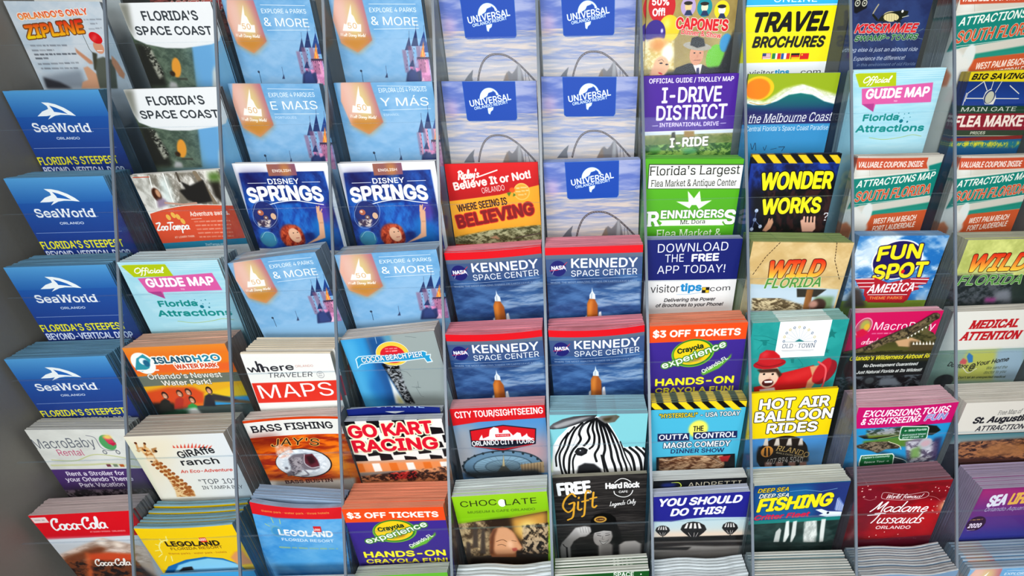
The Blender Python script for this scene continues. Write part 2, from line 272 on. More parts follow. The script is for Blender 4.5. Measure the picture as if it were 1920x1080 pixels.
# page art: coordinates in mm on the page (u across in % of width, v down from the top edge)
DESIGNS={
 'zipline':[('G',0,-1,100,112,'c3cdd6'),('N',[(7.4,-0.9),(133.8,-1.5),(101.6,79.9),(-33.9,80.0)],'b4c4d0','d6dade',30,20,0.7,2,1),('T',"ORLANDO'S ONLY",7.8,16.5,83.5,11.3,5.7,'e2402f>f2a04a','B',('f0e4d8',0.8)),('T','ZIPLINE',7.7,33.7,74.6,27.5,12.2,'d62a28>ffe020','Bi',('7a4a28',1)),('Q',75.9,16.5,95.1,15.8,1.7,'8a8f98',0.8),('Q',81.2,20.0,89.0,19.6,1.7,'8a8f98',0.8),('Q',77.4,24.7,91.9,23.5,1.7,'8a8f98',0.8),('Q',7.1,40.2,48.0,39.7,2.0,'7c8088',0.8),('Q',6.5,44.6,30.6,44.1,2.0,'7c8088',0.8),('Q',6.9,48.5,53.0,47.5,2.1,'50545c',0.8),('Q',6.4,52.1,21.1,51.7,2.1,'50545c',0.8),('Q',6.4,57.4,51.6,55.8,2.1,'7c8088',0.8),('Q',7.5,61.6,48.5,61.0,2.1,'7c8088',0.8),('P',[(5.0,68.4),(50.6,61.6),(48.8,80.0),(2.6,80.0)],'8f98a2',4),('P',[(5.4,69.2),(21.4,73.8),(32.8,80.0),(4.2,80.0)],'3c3c42',2),('P',[(54.4,40.8),(55.8,43.0),(66.8,53.3),(67.0,56.3),(63.1,56.3),(53.7,45.9)],'c88f70',1),('P',[(54.4,60.0),(59.8,58.5),(68.6,69.1),(64.8,80.0),(42.4,80.0),(46.8,73.8),(54.1,71.5)],'d2a080',1),('P',[(71.3,51.8),(80.8,49.5),(91.8,53.2),(83.2,80.0),(63.2,80.0),(65.9,66.1)],'5e6258',1),('P',[(90.8,48.1),(94.6,54.0),(97.6,66.0),(94.2,70.6),(90.6,67.6),(87.7,55.5)],'c99070',1),('P',[(71.1,45.1),(75.9,46.6),(67.3,63.0),(65.5,61.5)],'4a4a3c',1),('E',80.2,40.7,5.4,6.0,'d89a7c'),('P',[(77.0,43.4),(83.1,43.4),(83.1,44.2),(77.0,44.2)],'f4f0ea'),('E',80.9,32.1,6.7,5.2,'d8242a',20),('P',[(75.4,33.5),(82.1,28.5),(82.4,31.4),(77.8,35.0)],'e85a5a',2),('L',[(68.4,28.5),(69.3,42.2),(72.1,48.1)],0.5,'4a4a44'),('Q',100.2,10.9,101.0,10.9,0.6,'888888',0.8)],
 'spacecoast':[('G',0,-1,100,112,'5c6a5c|7fb0d4'),('G',0,22.4,100,112,'4f5e50|8fc0dc'),('P',[(56.3,30.3),(147.2,23.4),(126.6,83.8),(54.6,81.8)],'6fa8d4',10),('P',[(90.7,22.0),(147.2,23.4),(136.6,54.4),(81.6,77.5)],'8cc0e0',6),('N',[(-15.2,31.5),(64.1,36.7),(52.3,78.3),(-4.8,76.7)],'3e4a3c','6e7c66',8,6,0.8,2,3),('P',[(1.1,33.5),(12.7,38.4),(20.2,60.9),(19.1,75.7),(-4.8,76.7),(-3.6,58.6)],'2c2c26',4),('N',[(8.3,36.8),(16.2,38.5),(20.6,64.2),(13.1,68.9)],'30302a','c0c0b0',3,2,0.8,4,5),('E',37.4,58.2,5.0,9.9,'e09a3c',22,1),('E',30.6,63.7,3.0,2.6,'3a2a1c',0,1),('P',[(24.8,70.9),(31.2,72.7),(30.9,77.7),(20.2,77.4)],'b8b8b8',2),('P',[(33.3,67.8),(45.7,68.2),(45.8,70.2),(32.6,69.5)],'44443c',1),('P',[(77.5,62.5),(82.7,56.2),(81.2,69.2),(78.3,79.1),(71.1,78.9)],'c4cccc',2),('P',[(-1.1,-1.0),(122.2,-2.4),(115.1,7.7),(96.3,34.4),(86.5,37.3),(53.8,40.5),(33.0,39.9),(13.7,36.3),(2.2,31.2),(-0.9,19.7),(-2.2,4.8)],'e9eaea',0.6),('P',[(-1.5,-0.3),(10.4,-0.5),(2.2,31.2),(-0.9,19.7)],'8a8a80',4),('T',"FLORIDA'S",19.9,15.4,81.2,15.7,8.4,'3a3f44','b'),('T','SPACE COAST',6.9,27.8,91.5,28.9,7.8,'3a3f44','b')],  # grey wedge at left is painted shade where the leaflet bows inward
 'parksmore':[('G',0,-1,100,112,'5f9ccc>a2c6e2'),('N',[(-0.1,0.4),(104.9,0.5),(96.2,75.0),(-9.5,74.6)],'6aa2ce','b4d0e8',30,16,0.55,1.5,7),('P',[(6.1,0.4),(36.1,0.5),(39.1,36.6),(20.5,47.5),(4.0,39.1),(0.0,18.1)],'e8b49c|b06a80',0.5),('P',[(15.3,0.4),(27.6,0.4),(33.0,27.8),(20.8,46.4),(11.8,25.0)],'dccb8c',10),('P',[(6.1,0.4),(15.3,0.4),(15.6,27.8),(6.3,32.0)],'e6c0b4',8),('P',[(6.6,33.4),(39.2,33.5),(39.1,36.6),(20.5,47.5),(4.0,39.1)],'c88a3c',5),('P',[(22.9,4.5),(21.6,13.3),(23.6,15.3),(24.6,19.5),(26.1,22.2),(30.0,22.2),(28.7,28.9),(8.5,27.8),(11.4,21.5),(14.0,22.2),(17.3,15.3)],'f6efe6',0.3),('T','50',15.0,25.7,24.8,26.1,5.0,'d8a870'),('T','W',5.0,32.3,8.3,32.7,2.8,'f6efe6','i'),('K','alt Disney World',8.5,32.6,32.8,33.5,2.6,'f6efe6',0.45),('L',[(42.5,4.7),(93.1,5.3)],0.35,'f2f6fa'),('L',[(43.1,26.7),(93.0,26.5)],0.35,'f2f6fa'),('T','EXPLORE 4 PARKS',41.9,11.8,92.9,12.1,3.9,'f6f8fa'),('T','& MORE',41.6,22.9,93.0,24.0,7.3,'f6f8fa'),('P',[(87.3,52.7),(98.8,52.7),(98.8,78.0),(87.3,78.0)],'eda0cc'),('P',[(82.8,62.8),(98.8,62.8),(98.8,78.0),(82.8,78.0)],'e793c4'),('N',[(85.3,52.7),(104.9,52.7),(98.8,78.0),(78.9,78.0)],'f4b4d8','b4709c',4,3,0.5,3,9),('P',[(74.8,45.8),(75.0,45.8),(75.0,67.3),(74.8,67.3)],'c890a8'),('P',[(73.9,46.1),(81.0,33.3),(81.4,46.1)],'3a4874',0.15),('P',[(74.8,45.8),(70.6,45.8),(70.6,67.2),(74.8,67.2)],'94607c',1,0.6),('P',[(76.4,47.8),(77.0,47.8),(77.0,49.1),(76.4,49.1)],'4a3450'),('P',[(75.4,51.6),(76.0,51.6),(76.0,52.9),(75.4,52.9)],'4a3450'),('P',[(74.4,55.4),(75.0,55.4),(75.0,56.8),(74.4,56.8)],'4a3450'),('P',[(73.3,59.3),(74.0,59.3),(74.0,60.6),(73.3,60.6)],'4a3450'),('P',[(72.3,63.2),(72.9,63.2),(72.9,64.5),(72.3,64.5)],'4a3450'),('L',[(81.0,33.3),(81.8,28.5)],0.3,'4a5070'),('P',[(82.6,42.2),(82.6,42.2),(82.6,67.3),(82.6,67.3)],'d89cb4'),('P',[(81.7,42.4),(89.8,26.5),(89.7,42.5)],'2c3f70',0.15),('P',[(82.6,42.2),(77.5,42.2),(77.5,67.3),(82.6,67.3)],'94607c',1,0.6),('P',[(84.1,44.2),(84.8,44.2),(84.8,45.5),(84.1,45.5)],'4a3450'),('P',[(83.1,48.0),(83.8,48.0),(83.8,49.3),(83.1,49.3)],'4a3450'),('P',[(82.2,51.8),(82.8,51.8),(82.8,53.1),(82.2,53.1)],'4a3450'),('P',[(81.2,55.6),(81.8,55.6),(81.8,56.9),(81.2,56.9)],'4a3450'),('P',[(80.2,59.5),(80.8,59.5),(80.8,60.8),(80.2,60.8)],'4a3450'),('P',[(79.2,63.4),(79.8,63.4),(79.8,64.7),(79.2,64.7)],'4a3450'),('L',[(89.8,26.5),(90.6,21.7)],0.3,'4a5070'),('P',[(91.6,42.2),(92.1,42.2),(92.1,67.3),(91.6,67.3)],'e0a0b8'),('P',[(90.7,42.5),(98.4,28.6),(99.1,42.5)],'2c4c8c',0.15),('P',[(91.6,42.2),(86.7,42.2),(86.7,67.3),(91.6,67.3)],'94607c',1,0.6),('P',[(93.2,44.2),(93.8,44.2),(93.8,45.5),(93.2,45.5)],'4a3450'),('P',[(92.2,48.0),(92.9,48.0),(92.9,49.3),(92.2,49.3)],'4a3450'),('P',[(91.3,51.8),(91.9,51.8),(91.9,53.1),(91.3,53.1)],'4a3450'),('P',[(90.3,55.6),(90.9,55.6),(90.9,57.0),(90.3,57.0)],'4a3450'),('P',[(89.3,59.5),(90.0,59.5),(90.0,60.8),(89.3,60.8)],'4a3450'),('P',[(88.3,63.4),(89.0,63.4),(89.0,64.7),(88.3,64.7)],'4a3450'),('L',[(98.4,28.6),(99.1,23.8)],0.3,'4a5070'),('P',[(94.6,48.0),(96.4,48.0),(96.4,67.3),(94.6,67.3)],'e8a4c0'),('P',[(93.8,48.3),(100.7,36.7),(101.9,48.3)],'34508c',0.15),('P',[(94.6,48.0),(91.3,48.0),(91.3,67.3),(94.6,67.3)],'94607c',1,0.6),('P',[(96.2,50.0),(96.9,50.0),(96.9,51.4),(96.2,51.4)],'4a3450'),('P',[(95.3,53.9),(95.9,53.9),(95.9,55.2),(95.3,55.2)],'4a3450'),('P',[(94.3,57.7),(95.0,57.7),(95.0,59.1),(94.3,59.1)],'4a3450'),('P',[(93.4,61.6),(94.0,61.6),(94.0,63.0),(93.4,63.0)],'4a3450'),('L',[(100.7,36.7),(101.4,31.9)],0.3,'4a5070'),('P',[(76.6,61.3),(79.9,61.3),(79.9,67.3),(76.6,67.3)],'c884b0'),('P',[(75.7,61.5),(80.8,54.6),(82.2,61.6)],'34406c',0.15),('P',[(76.6,61.3),(76.5,61.3),(76.5,67.3),(76.6,67.3)],'94607c',1,0.6),('P',[(78.2,63.4),(78.8,63.4),(78.8,64.7),(78.2,64.7)],'4a3450'),('L',[(80.8,54.6),(81.6,49.6)],0.3,'4a5070'),('P',[(89.9,52.7),(96.4,37.6),(95.4,52.7)],'f09048',0.8),('P',[(93.1,46.5),(93.8,46.5),(93.8,52.7),(93.1,52.7)],'ffd868'),('P',[(86.3,52.7),(101.2,52.7),(101.2,54.5),(86.3,54.5)],'4a3a54'),('P',[(85.9,54.4),(86.7,54.4),(86.7,55.6),(85.9,55.6)],'6c4464'),('P',[(88.3,54.4),(89.1,54.4),(89.1,55.6),(88.3,55.6)],'6c4464'),('P',[(90.8,54.5),(91.6,54.5),(91.6,55.6),(90.8,55.6)],'6c4464'),('P',[(93.2,54.5),(94.0,54.5),(94.0,55.6),(93.2,55.6)],'6c4464'),('P',[(95.6,54.5),(96.5,54.5),(96.5,55.7),(95.6,55.7)],'6c4464'),('P',[(98.1,54.5),(98.9,54.5),(98.9,55.7),(98.1,55.7)],'6c4464'),('P',[(100.5,54.5),(101.4,54.5),(101.4,55.7),(100.5,55.7)],'6c4464'),('P',[(68.9,77.9),(72.5,67.3),(78.5,63.5),(81.6,67.3),(88.8,65.0),(88.0,78.0)],'34406c',1),('P',[(85.5,78.0),(90.4,71.9),(92.2,78.0)],'f4c4dc',0.4),('L',[(20.4,65.9),(19.9,75.4)],0.6,'3a5470'),('E',20.0,65.0,1.3,1.2,'3a4a60'),('L',[(49.3,60.4),(48.3,71.0)],0.4,'4a5a80'),('P',[(46.1,71.7),(49.4,67.2),(49.4,71.7)],'3c4a6c',0.3),('P',[(75.0,67.3),(82.4,64.3),(85.9,76.5),(72.6,76.4)],'3c4c80',1)],
 'parkspt':[('G',0,-1,100,112,'5f9ccc>a2c6e2'),('N',[(-0.9,0.0),(104.6,0.0),(95.5,81.3),(-11.3,80.9)],'6aa2ce','b4d0e8',30,16,0.55,1.5,7),('P',[(5.3,0.0),(35.5,0.0),(38.1,39.4),(19.2,51.3),(2.7,42.1),(-1.0,19.1)],'e8b49c|b06a80',0.5),('P',[(14.6,0.0),(26.9,0.0),(32.1,29.8),(19.6,50.0),(10.8,26.7)],'dccb8c',10),('P',[(5.3,0.0),(14.6,0.0),(14.6,29.8),(5.2,34.3)],'e6c0b4',8),('P',[(5.5,35.9),(38.3,35.9),(38.1,39.4),(19.2,51.3),(2.7,42.1)],'c88a3c',5),('P',[(22.2,4.4),(20.8,13.9),(22.7,16.2),(23.7,20.7),(25.2,23.7),(29.1,23.7),(27.7,31.0),(7.4,29.7),(10.4,22.9),(13.0,23.7),(16.5,16.2)],'f6efe6',0.3),('T','50',14.0,27.5,23.9,27.9,5.4,'d8a870'),('T','W',3.8,34.6,7.2,35.1,3.1,'f6efe6','i'),('K','alt Disney World',7.4,35.0,31.9,35.9,2.8,'f6efe6',0.45),('L',[(41.8,4.7),(92.7,5.3)],0.35,'f2f6fa'),('L',[(42.3,28.6),(92.5,28.3)],0.35,'f2f6fa'),('T','EXPLORE 4 PARQUES',41.5,12.6,92.3,12.1,4.1,'f6f8fa'),('T','E MAIS',40.8,24.5,92.6,23.8,7.8,'f6f8fa'),('T','PORTUGUÊS',42.3,33.2,66.0,33.2,2.2,'cfe2f2'),('P',[(86.6,56.9),(98.1,56.9),(98.1,84.7),(86.6,84.7)],'eda0cc'),('P',[(81.9,68.0),(98.1,68.0),(98.1,84.7),(81.9,84.7)],'e793c4'),('N',[(84.6,56.9),(104.3,57.0),(98.1,84.7),(77.9,84.6)],'f4b4d8','b4709c',4,3,0.5,3,9),('P',[(74.1,49.4),(74.1,49.4),(74.1,72.9),(74.1,72.9)],'c890a8'),('P',[(73.2,49.7),(80.4,35.7),(80.7,49.7)],'3a4874',0.15),('P',[(74.1,49.4),(69.6,49.4),(69.6,72.9),(74.1,72.9)],'94607c',1,0.6),('P',[(75.6,51.6),(76.2,51.6),(76.2,53.0),(75.6,53.0)],'4a3450'),('P',[(74.6,55.8),(75.2,55.8),(75.2,57.2),(74.6,57.2)],'4a3450'),('P',[(73.5,59.9),(74.1,59.9),(74.1,61.4),(73.5,61.4)],'4a3450'),('P',[(72.5,64.2),(73.1,64.2),(73.1,65.6),(72.5,65.6)],'4a3450'),('P',[(71.4,68.4),(72.0,68.4),(72.0,69.9),(71.4,69.9)],'4a3450'),('L',[(80.4,35.7),(81.2,30.5)],0.3,'4a5070'),('P',[(81.9,45.4),(81.7,45.4),(81.7,72.9),(81.9,72.9)],'d89cb4'),('P',[(81.0,45.7),(89.3,28.3),(89.1,45.8)],'2c3f70',0.15),('P',[(81.9,45.4),(76.6,45.4),(76.6,72.9),(81.9,72.9)],'94607c',1,0.6),('P',[(83.5,47.6),(84.1,47.6),(84.1,49.1),(83.5,49.1)],'4a3450'),('P',[(82.4,51.8),(83.1,51.8),(83.1,53.2),(82.4,53.2)],'4a3450'),('P',[(81.4,55.9),(82.0,55.9),(82.0,57.4),(81.4,57.4)],'4a3450'),('P',[(80.4,60.1),(81.0,60.1),(81.0,61.6),(80.4,61.6)],'4a3450'),('P',[(79.4,64.4),(80.0,64.4),(80.0,65.8),(79.4,65.8)],'4a3450'),('P',[(78.3,68.6),(78.9,68.6),(78.9,70.1),(78.3,70.1)],'4a3450'),('L',[(89.3,28.3),(90.1,23.2)],0.3,'4a5070'),('P',[(91.0,45.4),(91.4,45.4),(91.4,72.9),(91.0,72.9)],'e0a0b8'),('P',[(90.1,45.8),(97.9,30.7),(98.5,45.8)],'2c4c8c',0.15),('P',[(91.0,45.4),(85.9,45.4),(85.9,72.9),(91.0,72.9)],'94607c',1,0.6),('P',[(92.6,47.7),(93.2,47.7),(93.2,49.1),(92.6,49.1)],'4a3450'),('P',[(91.6,51.8),(92.2,51.8),(92.2,53.2),(91.6,53.2)],'4a3450'),('P',[(90.6,56.0),(91.2,56.0),(91.2,57.4),(90.6,57.4)],'4a3450'),('P',[(89.6,60.2),(90.2,60.2),(90.2,61.6),(89.6,61.6)],'4a3450'),('P',[(88.6,64.4),(89.2,64.4),(89.2,65.9),(88.6,65.9)],'4a3450'),('P',[(87.6,68.6),(88.2,68.6),(88.2,70.1),(87.6,70.1)],'4a3450'),('L',[(97.9,30.7),(98.6,25.5)],0.3,'4a5070'),('P',[(94.0,51.8),(95.7,51.8),(95.7,73.0),(94.0,73.0)],'e8a4c0'),('P',[(93.1,52.1),(100.2,39.5),(101.3,52.1)],'34508c',0.15),('P',[(94.0,51.8),(90.6,51.8),(90.6,72.9),(94.0,72.9)],'94607c',1,0.6),('P',[(95.6,54.0),(96.3,54.0),(96.3,55.5),(95.6,55.5)],'4a3450'),('P',[(94.7,58.2),(95.3,58.2),(95.3,59.7),(94.7,59.7)],'4a3450'),('P',[(93.7,62.4),(94.3,62.4),(94.3,63.9),(93.7,63.9)],'4a3450'),('P',[(92.7,66.7),(93.3,66.7),(93.3,68.2),(92.7,68.2)],'4a3450'),('L',[(100.2,39.5),(100.9,34.2)],0.3,'4a5070'),('P',[(75.7,66.3),(79.1,66.3),(79.1,72.9),(75.7,72.9)],'c884b0'),('P',[(74.8,66.6),(80.0,59.0),(81.4,66.6)],'34406c',0.15),('P',[(75.7,66.3),(75.6,66.3),(75.6,72.9),(75.7,72.9)],'94607c',1,0.6),('P',[(77.3,68.6),(77.9,68.6),(77.9,70.1),(77.3,70.1)],'4a3450'),('L',[(80.0,59.0),(80.9,53.5)],0.3,'4a5070'),('P',[(89.2,56.9),(95.9,40.4),(94.8,56.9)],'f09048',0.8),('P',[(92.5,50.2),(93.2,50.2),(93.2,56.9),(92.5,56.9)],'ffd868'),('P',[(85.6,56.9),(100.6,56.9),(100.6,58.9),(85.6,58.9)],'4a3a54'),('P',[(85.1,58.8),(86.0,58.8),(86.0,60.1),(85.1,60.1)],'6c4464'),('P',[(87.6,58.9),(88.4,58.9),(88.4,60.2),(87.6,60.2)],'6c4464'),('P',[(90.1,58.9),(90.9,58.9),(90.9,60.2),(90.1,60.2)],'6c4464'),('P',[(92.5,58.9),(93.4,58.9),(93.4,60.2),(92.5,60.2)],'6c4464'),('P',[(95.0,58.9),(95.9,58.9),(95.9,60.2),(95.0,60.2)],'6c4464'),('P',[(97.5,58.9),(98.3,58.9),(98.3,60.2),(97.5,60.2)],'6c4464'),('P',[(99.9,58.9),(100.8,58.9),(100.8,60.2),(99.9,60.2)],'6c4464'),('P',[(67.8,84.6),(71.6,72.9),(77.6,68.8),(80.8,72.9),(88.0,70.5),(87.2,84.7)],'34406c',1),('P',[(84.6,84.6),(89.6,77.9),(91.4,84.7)],'f4c4dc',0.4),('L',[(19.0,71.3),(18.4,81.8)],0.6,'3a5470'),('E',18.6,70.4,1.3,1.3,'3a4a60'),('L',[(48.2,65.4),(47.1,76.9)],0.4,'4a5a80'),('P',[(44.9,77.8),(48.2,72.8),(48.2,77.8)],'3c4a6c',0.3),('P',[(74.1,72.9),(81.6,69.6),(85.0,83.0),(71.6,82.9)],'3c4c80',1)],
 'parkses':[('G',0,-1,100,112,'5f9ccc>a2c6e2'),('N',[(1.9,-2.1),(103.7,-0.6),(102.0,80.8),(-1.2,78.8)],'6aa2ce','b4d0e8',30,16,0.55,1.5,7),('P',[(7.8,-2.0),(36.9,-1.6),(42.9,37.9),(25.7,49.6),(9.0,40.2),(3.4,17.1)],'e8b49c|b06a80',0.5),('P',[(16.8,-1.9),(28.7,-1.7),(36.3,28.2),(26.0,48.3),(15.4,24.8)],'dccb8c',10),('P',[(7.8,-2.0),(16.8,-1.9),(19.4,28.0),(10.7,32.4)],'e6c0b4',8),('P',[(11.1,34.0),(42.8,34.5),(42.9,37.9),(25.7,49.6),(9.0,40.2)],'c88a3c',5),('P',[(24.5,2.6),(24.0,12.2),(26.1,14.5),(27.4,19.0),(29.1,22.0),(32.9,22.1),(32.2,29.4),(12.5,27.8),(14.7,21.0),(17.3,21.8),(20.0,14.4)],'f6efe6',0.3),('T','50',18.6,25.7,28.2,26.3,5.6,'d8a870'),('T','W',9.4,32.7,12.7,33.2,3.1,'f6efe6','i'),('K','alt Disney World',12.9,33.1,36.6,34.4,2.8,'f6efe6',0.45),('L',[(43.5,3.2),(92.7,4.5)],0.35,'f2f6fa'),('L',[(45.1,26.2),(94.8,25.4)],0.35,'f2f6fa'),('T','EXPLORA LOS 4 PARQUES',44.3,9.4,93.3,8.7,4.1,'f6f8fa'),('T','Y MÁS',43.9,22.3,93.4,22.3,7.8,'f6f8fa'),('T','ESPAÑOL',44.9,31.8,61.1,31.7,2.1,'cfe2f2'),('P',[(91.3,56.2),(104.8,56.2),(104.8,84.2),(91.3,84.2)],'eda0cc'),('P',[(87.8,67.2),(104.8,67.2),(104.8,84.2),(87.8,84.2)],'e793c4'),('N',[(89.4,56.2),(108.4,56.5),(104.8,84.2),(85.3,83.9)],'f4b4d8','b4709c',4,3,0.5,3,9),('P',[(78.5,48.5),(80.6,48.5),(80.6,72.0),(78.5,72.0)],'c890a8'),('P',[(77.7,48.8),(83.5,34.9),(84.9,48.9)],'3a4874',0.15),('P',[(78.5,48.5),(76.3,48.5),(76.3,72.0),(78.5,72.0)],'94607c',1,0.6),('P',[(80.2,50.7),(80.9,50.7),(80.9,52.2),(80.2,52.2)],'4a3450'),('P',[(79.6,54.9),(80.3,54.9),(80.3,56.3),(79.6,56.3)],'4a3450'),('P',[(78.9,59.1),(79.6,59.1),(79.6,60.5),(78.9,60.5)],'4a3450'),('P',[(78.3,63.3),(79.0,63.3),(79.0,64.8),(78.3,64.8)],'4a3450'),('P',[(77.6,67.5),(78.3,67.5),(78.3,69.0),(77.6,69.0)],'4a3450'),('L',[(83.5,34.9),(83.8,29.6)],0.3,'4a5070'),('P',[(85.7,44.6),(88.0,44.6),(88.0,72.2),(85.7,72.2)],'d89cb4'),('P',[(84.9,44.9),(91.4,27.6),(92.7,45.0)],'2c3f70',0.15),('P',[(85.7,44.6),(83.0,44.6),(83.0,72.1),(85.7,72.1)],'94607c',1,0.6),('P',[(87.4,46.9),(88.2,46.9),(88.2,48.3),(87.4,48.3)],'4a3450'),('P',[(86.8,51.0),(87.5,51.0),(87.5,52.4),(86.8,52.4)],'4a3450'),('P',[(86.2,55.1),(86.9,55.1),(86.9,56.6),(86.2,56.6)],'4a3450'),('P',[(85.6,59.3),(86.3,59.3),(86.3,60.8),(85.6,60.8)],'4a3450'),('P',[(84.9,63.6),(85.7,63.6),(85.7,65.0),(84.9,65.0)],'4a3450'),('P',[(84.3,67.8),(85.0,67.8),(85.0,69.3),(84.3,69.3)],'4a3450'),('L',[(91.4,27.6),(91.7,22.4)],0.3,'4a5070'),('P',[(94.5,44.8),(97.3,44.8),(97.3,72.3),(94.5,72.3)],'e0a0b8'),('P',[(93.7,45.1),(99.9,30.0),(101.8,45.2)],'2c4c8c',0.15),('P',[(94.5,44.8),(92.0,44.8),(92.0,72.3),(94.5,72.3)],'94607c',1,0.6),('P',[(96.2,47.0),(97.0,47.0),(97.0,48.5),(96.2,48.5)],'4a3450'),('P',[(95.7,51.1),(96.4,51.1),(96.4,52.6),(95.7,52.6)],'4a3450'),('P',[(95.1,55.3),(95.8,55.3),(95.8,56.8),(95.1,56.8)],'4a3450'),('P',[(94.5,59.5),(95.2,59.5),(95.2,61.0),(94.5,61.0)],'4a3450'),('P',[(93.9,63.7),(94.6,63.7),(94.6,65.2),(93.9,65.2)],'4a3450'),('P',[(93.3,68.0),(94.0,68.0),(94.0,69.5),(93.3,69.5)],'4a3450'),('L',[(99.9,30.0),(100.2,24.8)],0.3,'4a5070'),('P',[(98.0,51.2),(101.5,51.2),(101.5,72.4),(98.0,72.4)],'e8a4c0'),('P',[(97.2,51.5),(102.9,38.9),(105.1,51.6)],'34508c',0.15),('P',[(98.0,51.2),(96.5,51.2),(96.5,72.3),(98.0,72.3)],'94607c',1,0.6),('P',[(99.8,53.5),(100.5,53.5),(100.5,54.9),(99.8,54.9)],'4a3450'),('P',[(99.2,57.6),(99.9,57.6),(99.9,59.1),(99.2,59.1)],'4a3450'),('P',[(98.6,61.8),(99.4,61.8),(99.4,63.3),(98.6,63.3)],'4a3450'),('P',[(98.0,66.1),(98.8,66.1),(98.8,67.6),(98.0,67.6)],'4a3450'),('L',[(102.9,38.9),(103.1,33.6)],0.3,'4a5070'),('P',[(81.6,65.5),(85.4,65.5),(85.4,72.1),(81.6,72.1)],'c884b0'),('P',[(80.8,65.8),(85.1,58.2),(87.1,65.9)],'34406c',0.15),('P',[(81.6,65.5),(82.0,65.5),(82.0,72.1),(81.6,72.1)],'94607c',1,0.6),('P',[(83.3,67.8),(84.1,67.8),(84.1,69.3),(83.3,69.3)],'4a3450'),('L',[(85.1,58.2),(85.4,52.7)],0.3,'4a5070'),('P',[(93.8,56.2),(98.8,39.8),(99.2,56.3)],'f09048',0.8),('P',[(96.3,49.6),(97.6,49.6),(97.6,56.3),(96.3,56.3)],'ffd868'),('P',[(90.3,56.2),(105.0,56.2),(105.0,58.4),(90.3,58.4)],'4a3a54'),('P',[(90.0,58.1),(91.0,58.1),(91.0,59.4),(90.0,59.4)],'6c4464'),('P',[(92.4,58.2),(93.4,58.2),(93.4,59.5),(92.4,59.5)],'6c4464'),('P',[(94.8,58.2),(95.7,58.2),(95.7,59.5),(94.8,59.5)],'6c4464'),('P',[(97.2,58.2),(98.1,58.2),(98.1,59.6),(97.2,59.6)],'6c4464'),('P',[(99.6,58.3),(100.5,58.3),(100.5,59.6),(99.6,59.6)],'6c4464'),('P',[(102.0,58.3),(102.9,58.3),(102.9,59.6),(102.0,59.6)],'6c4464'),('P',[(104.3,58.4),(105.3,58.4),(105.3,59.7),(104.3,59.7)],'6c4464'),('P',[(75.6,83.7),(78.2,72.0),(83.6,68.0),(87.0,72.2),(93.8,69.8),(94.2,84.0)],'34406c',1),('P',[(91.8,84.0),(96.0,77.3),(98.3,84.1)],'f4c4dc',0.4),('L',[(27.2,69.7),(27.6,80.2)],0.6,'3a5470'),('E',26.8,68.7,1.3,1.3,'3a4a60'),('L',[(55.0,64.2),(54.9,75.7)],0.4,'4a5a80'),('P',[(52.8,76.5),(55.6,71.6),(56.0,76.6)],'3c4a6c',0.3),('P',[(80.6,72.0),(87.5,68.9),(92.0,82.3),(79.1,82.0)],'3c4c80',1)],
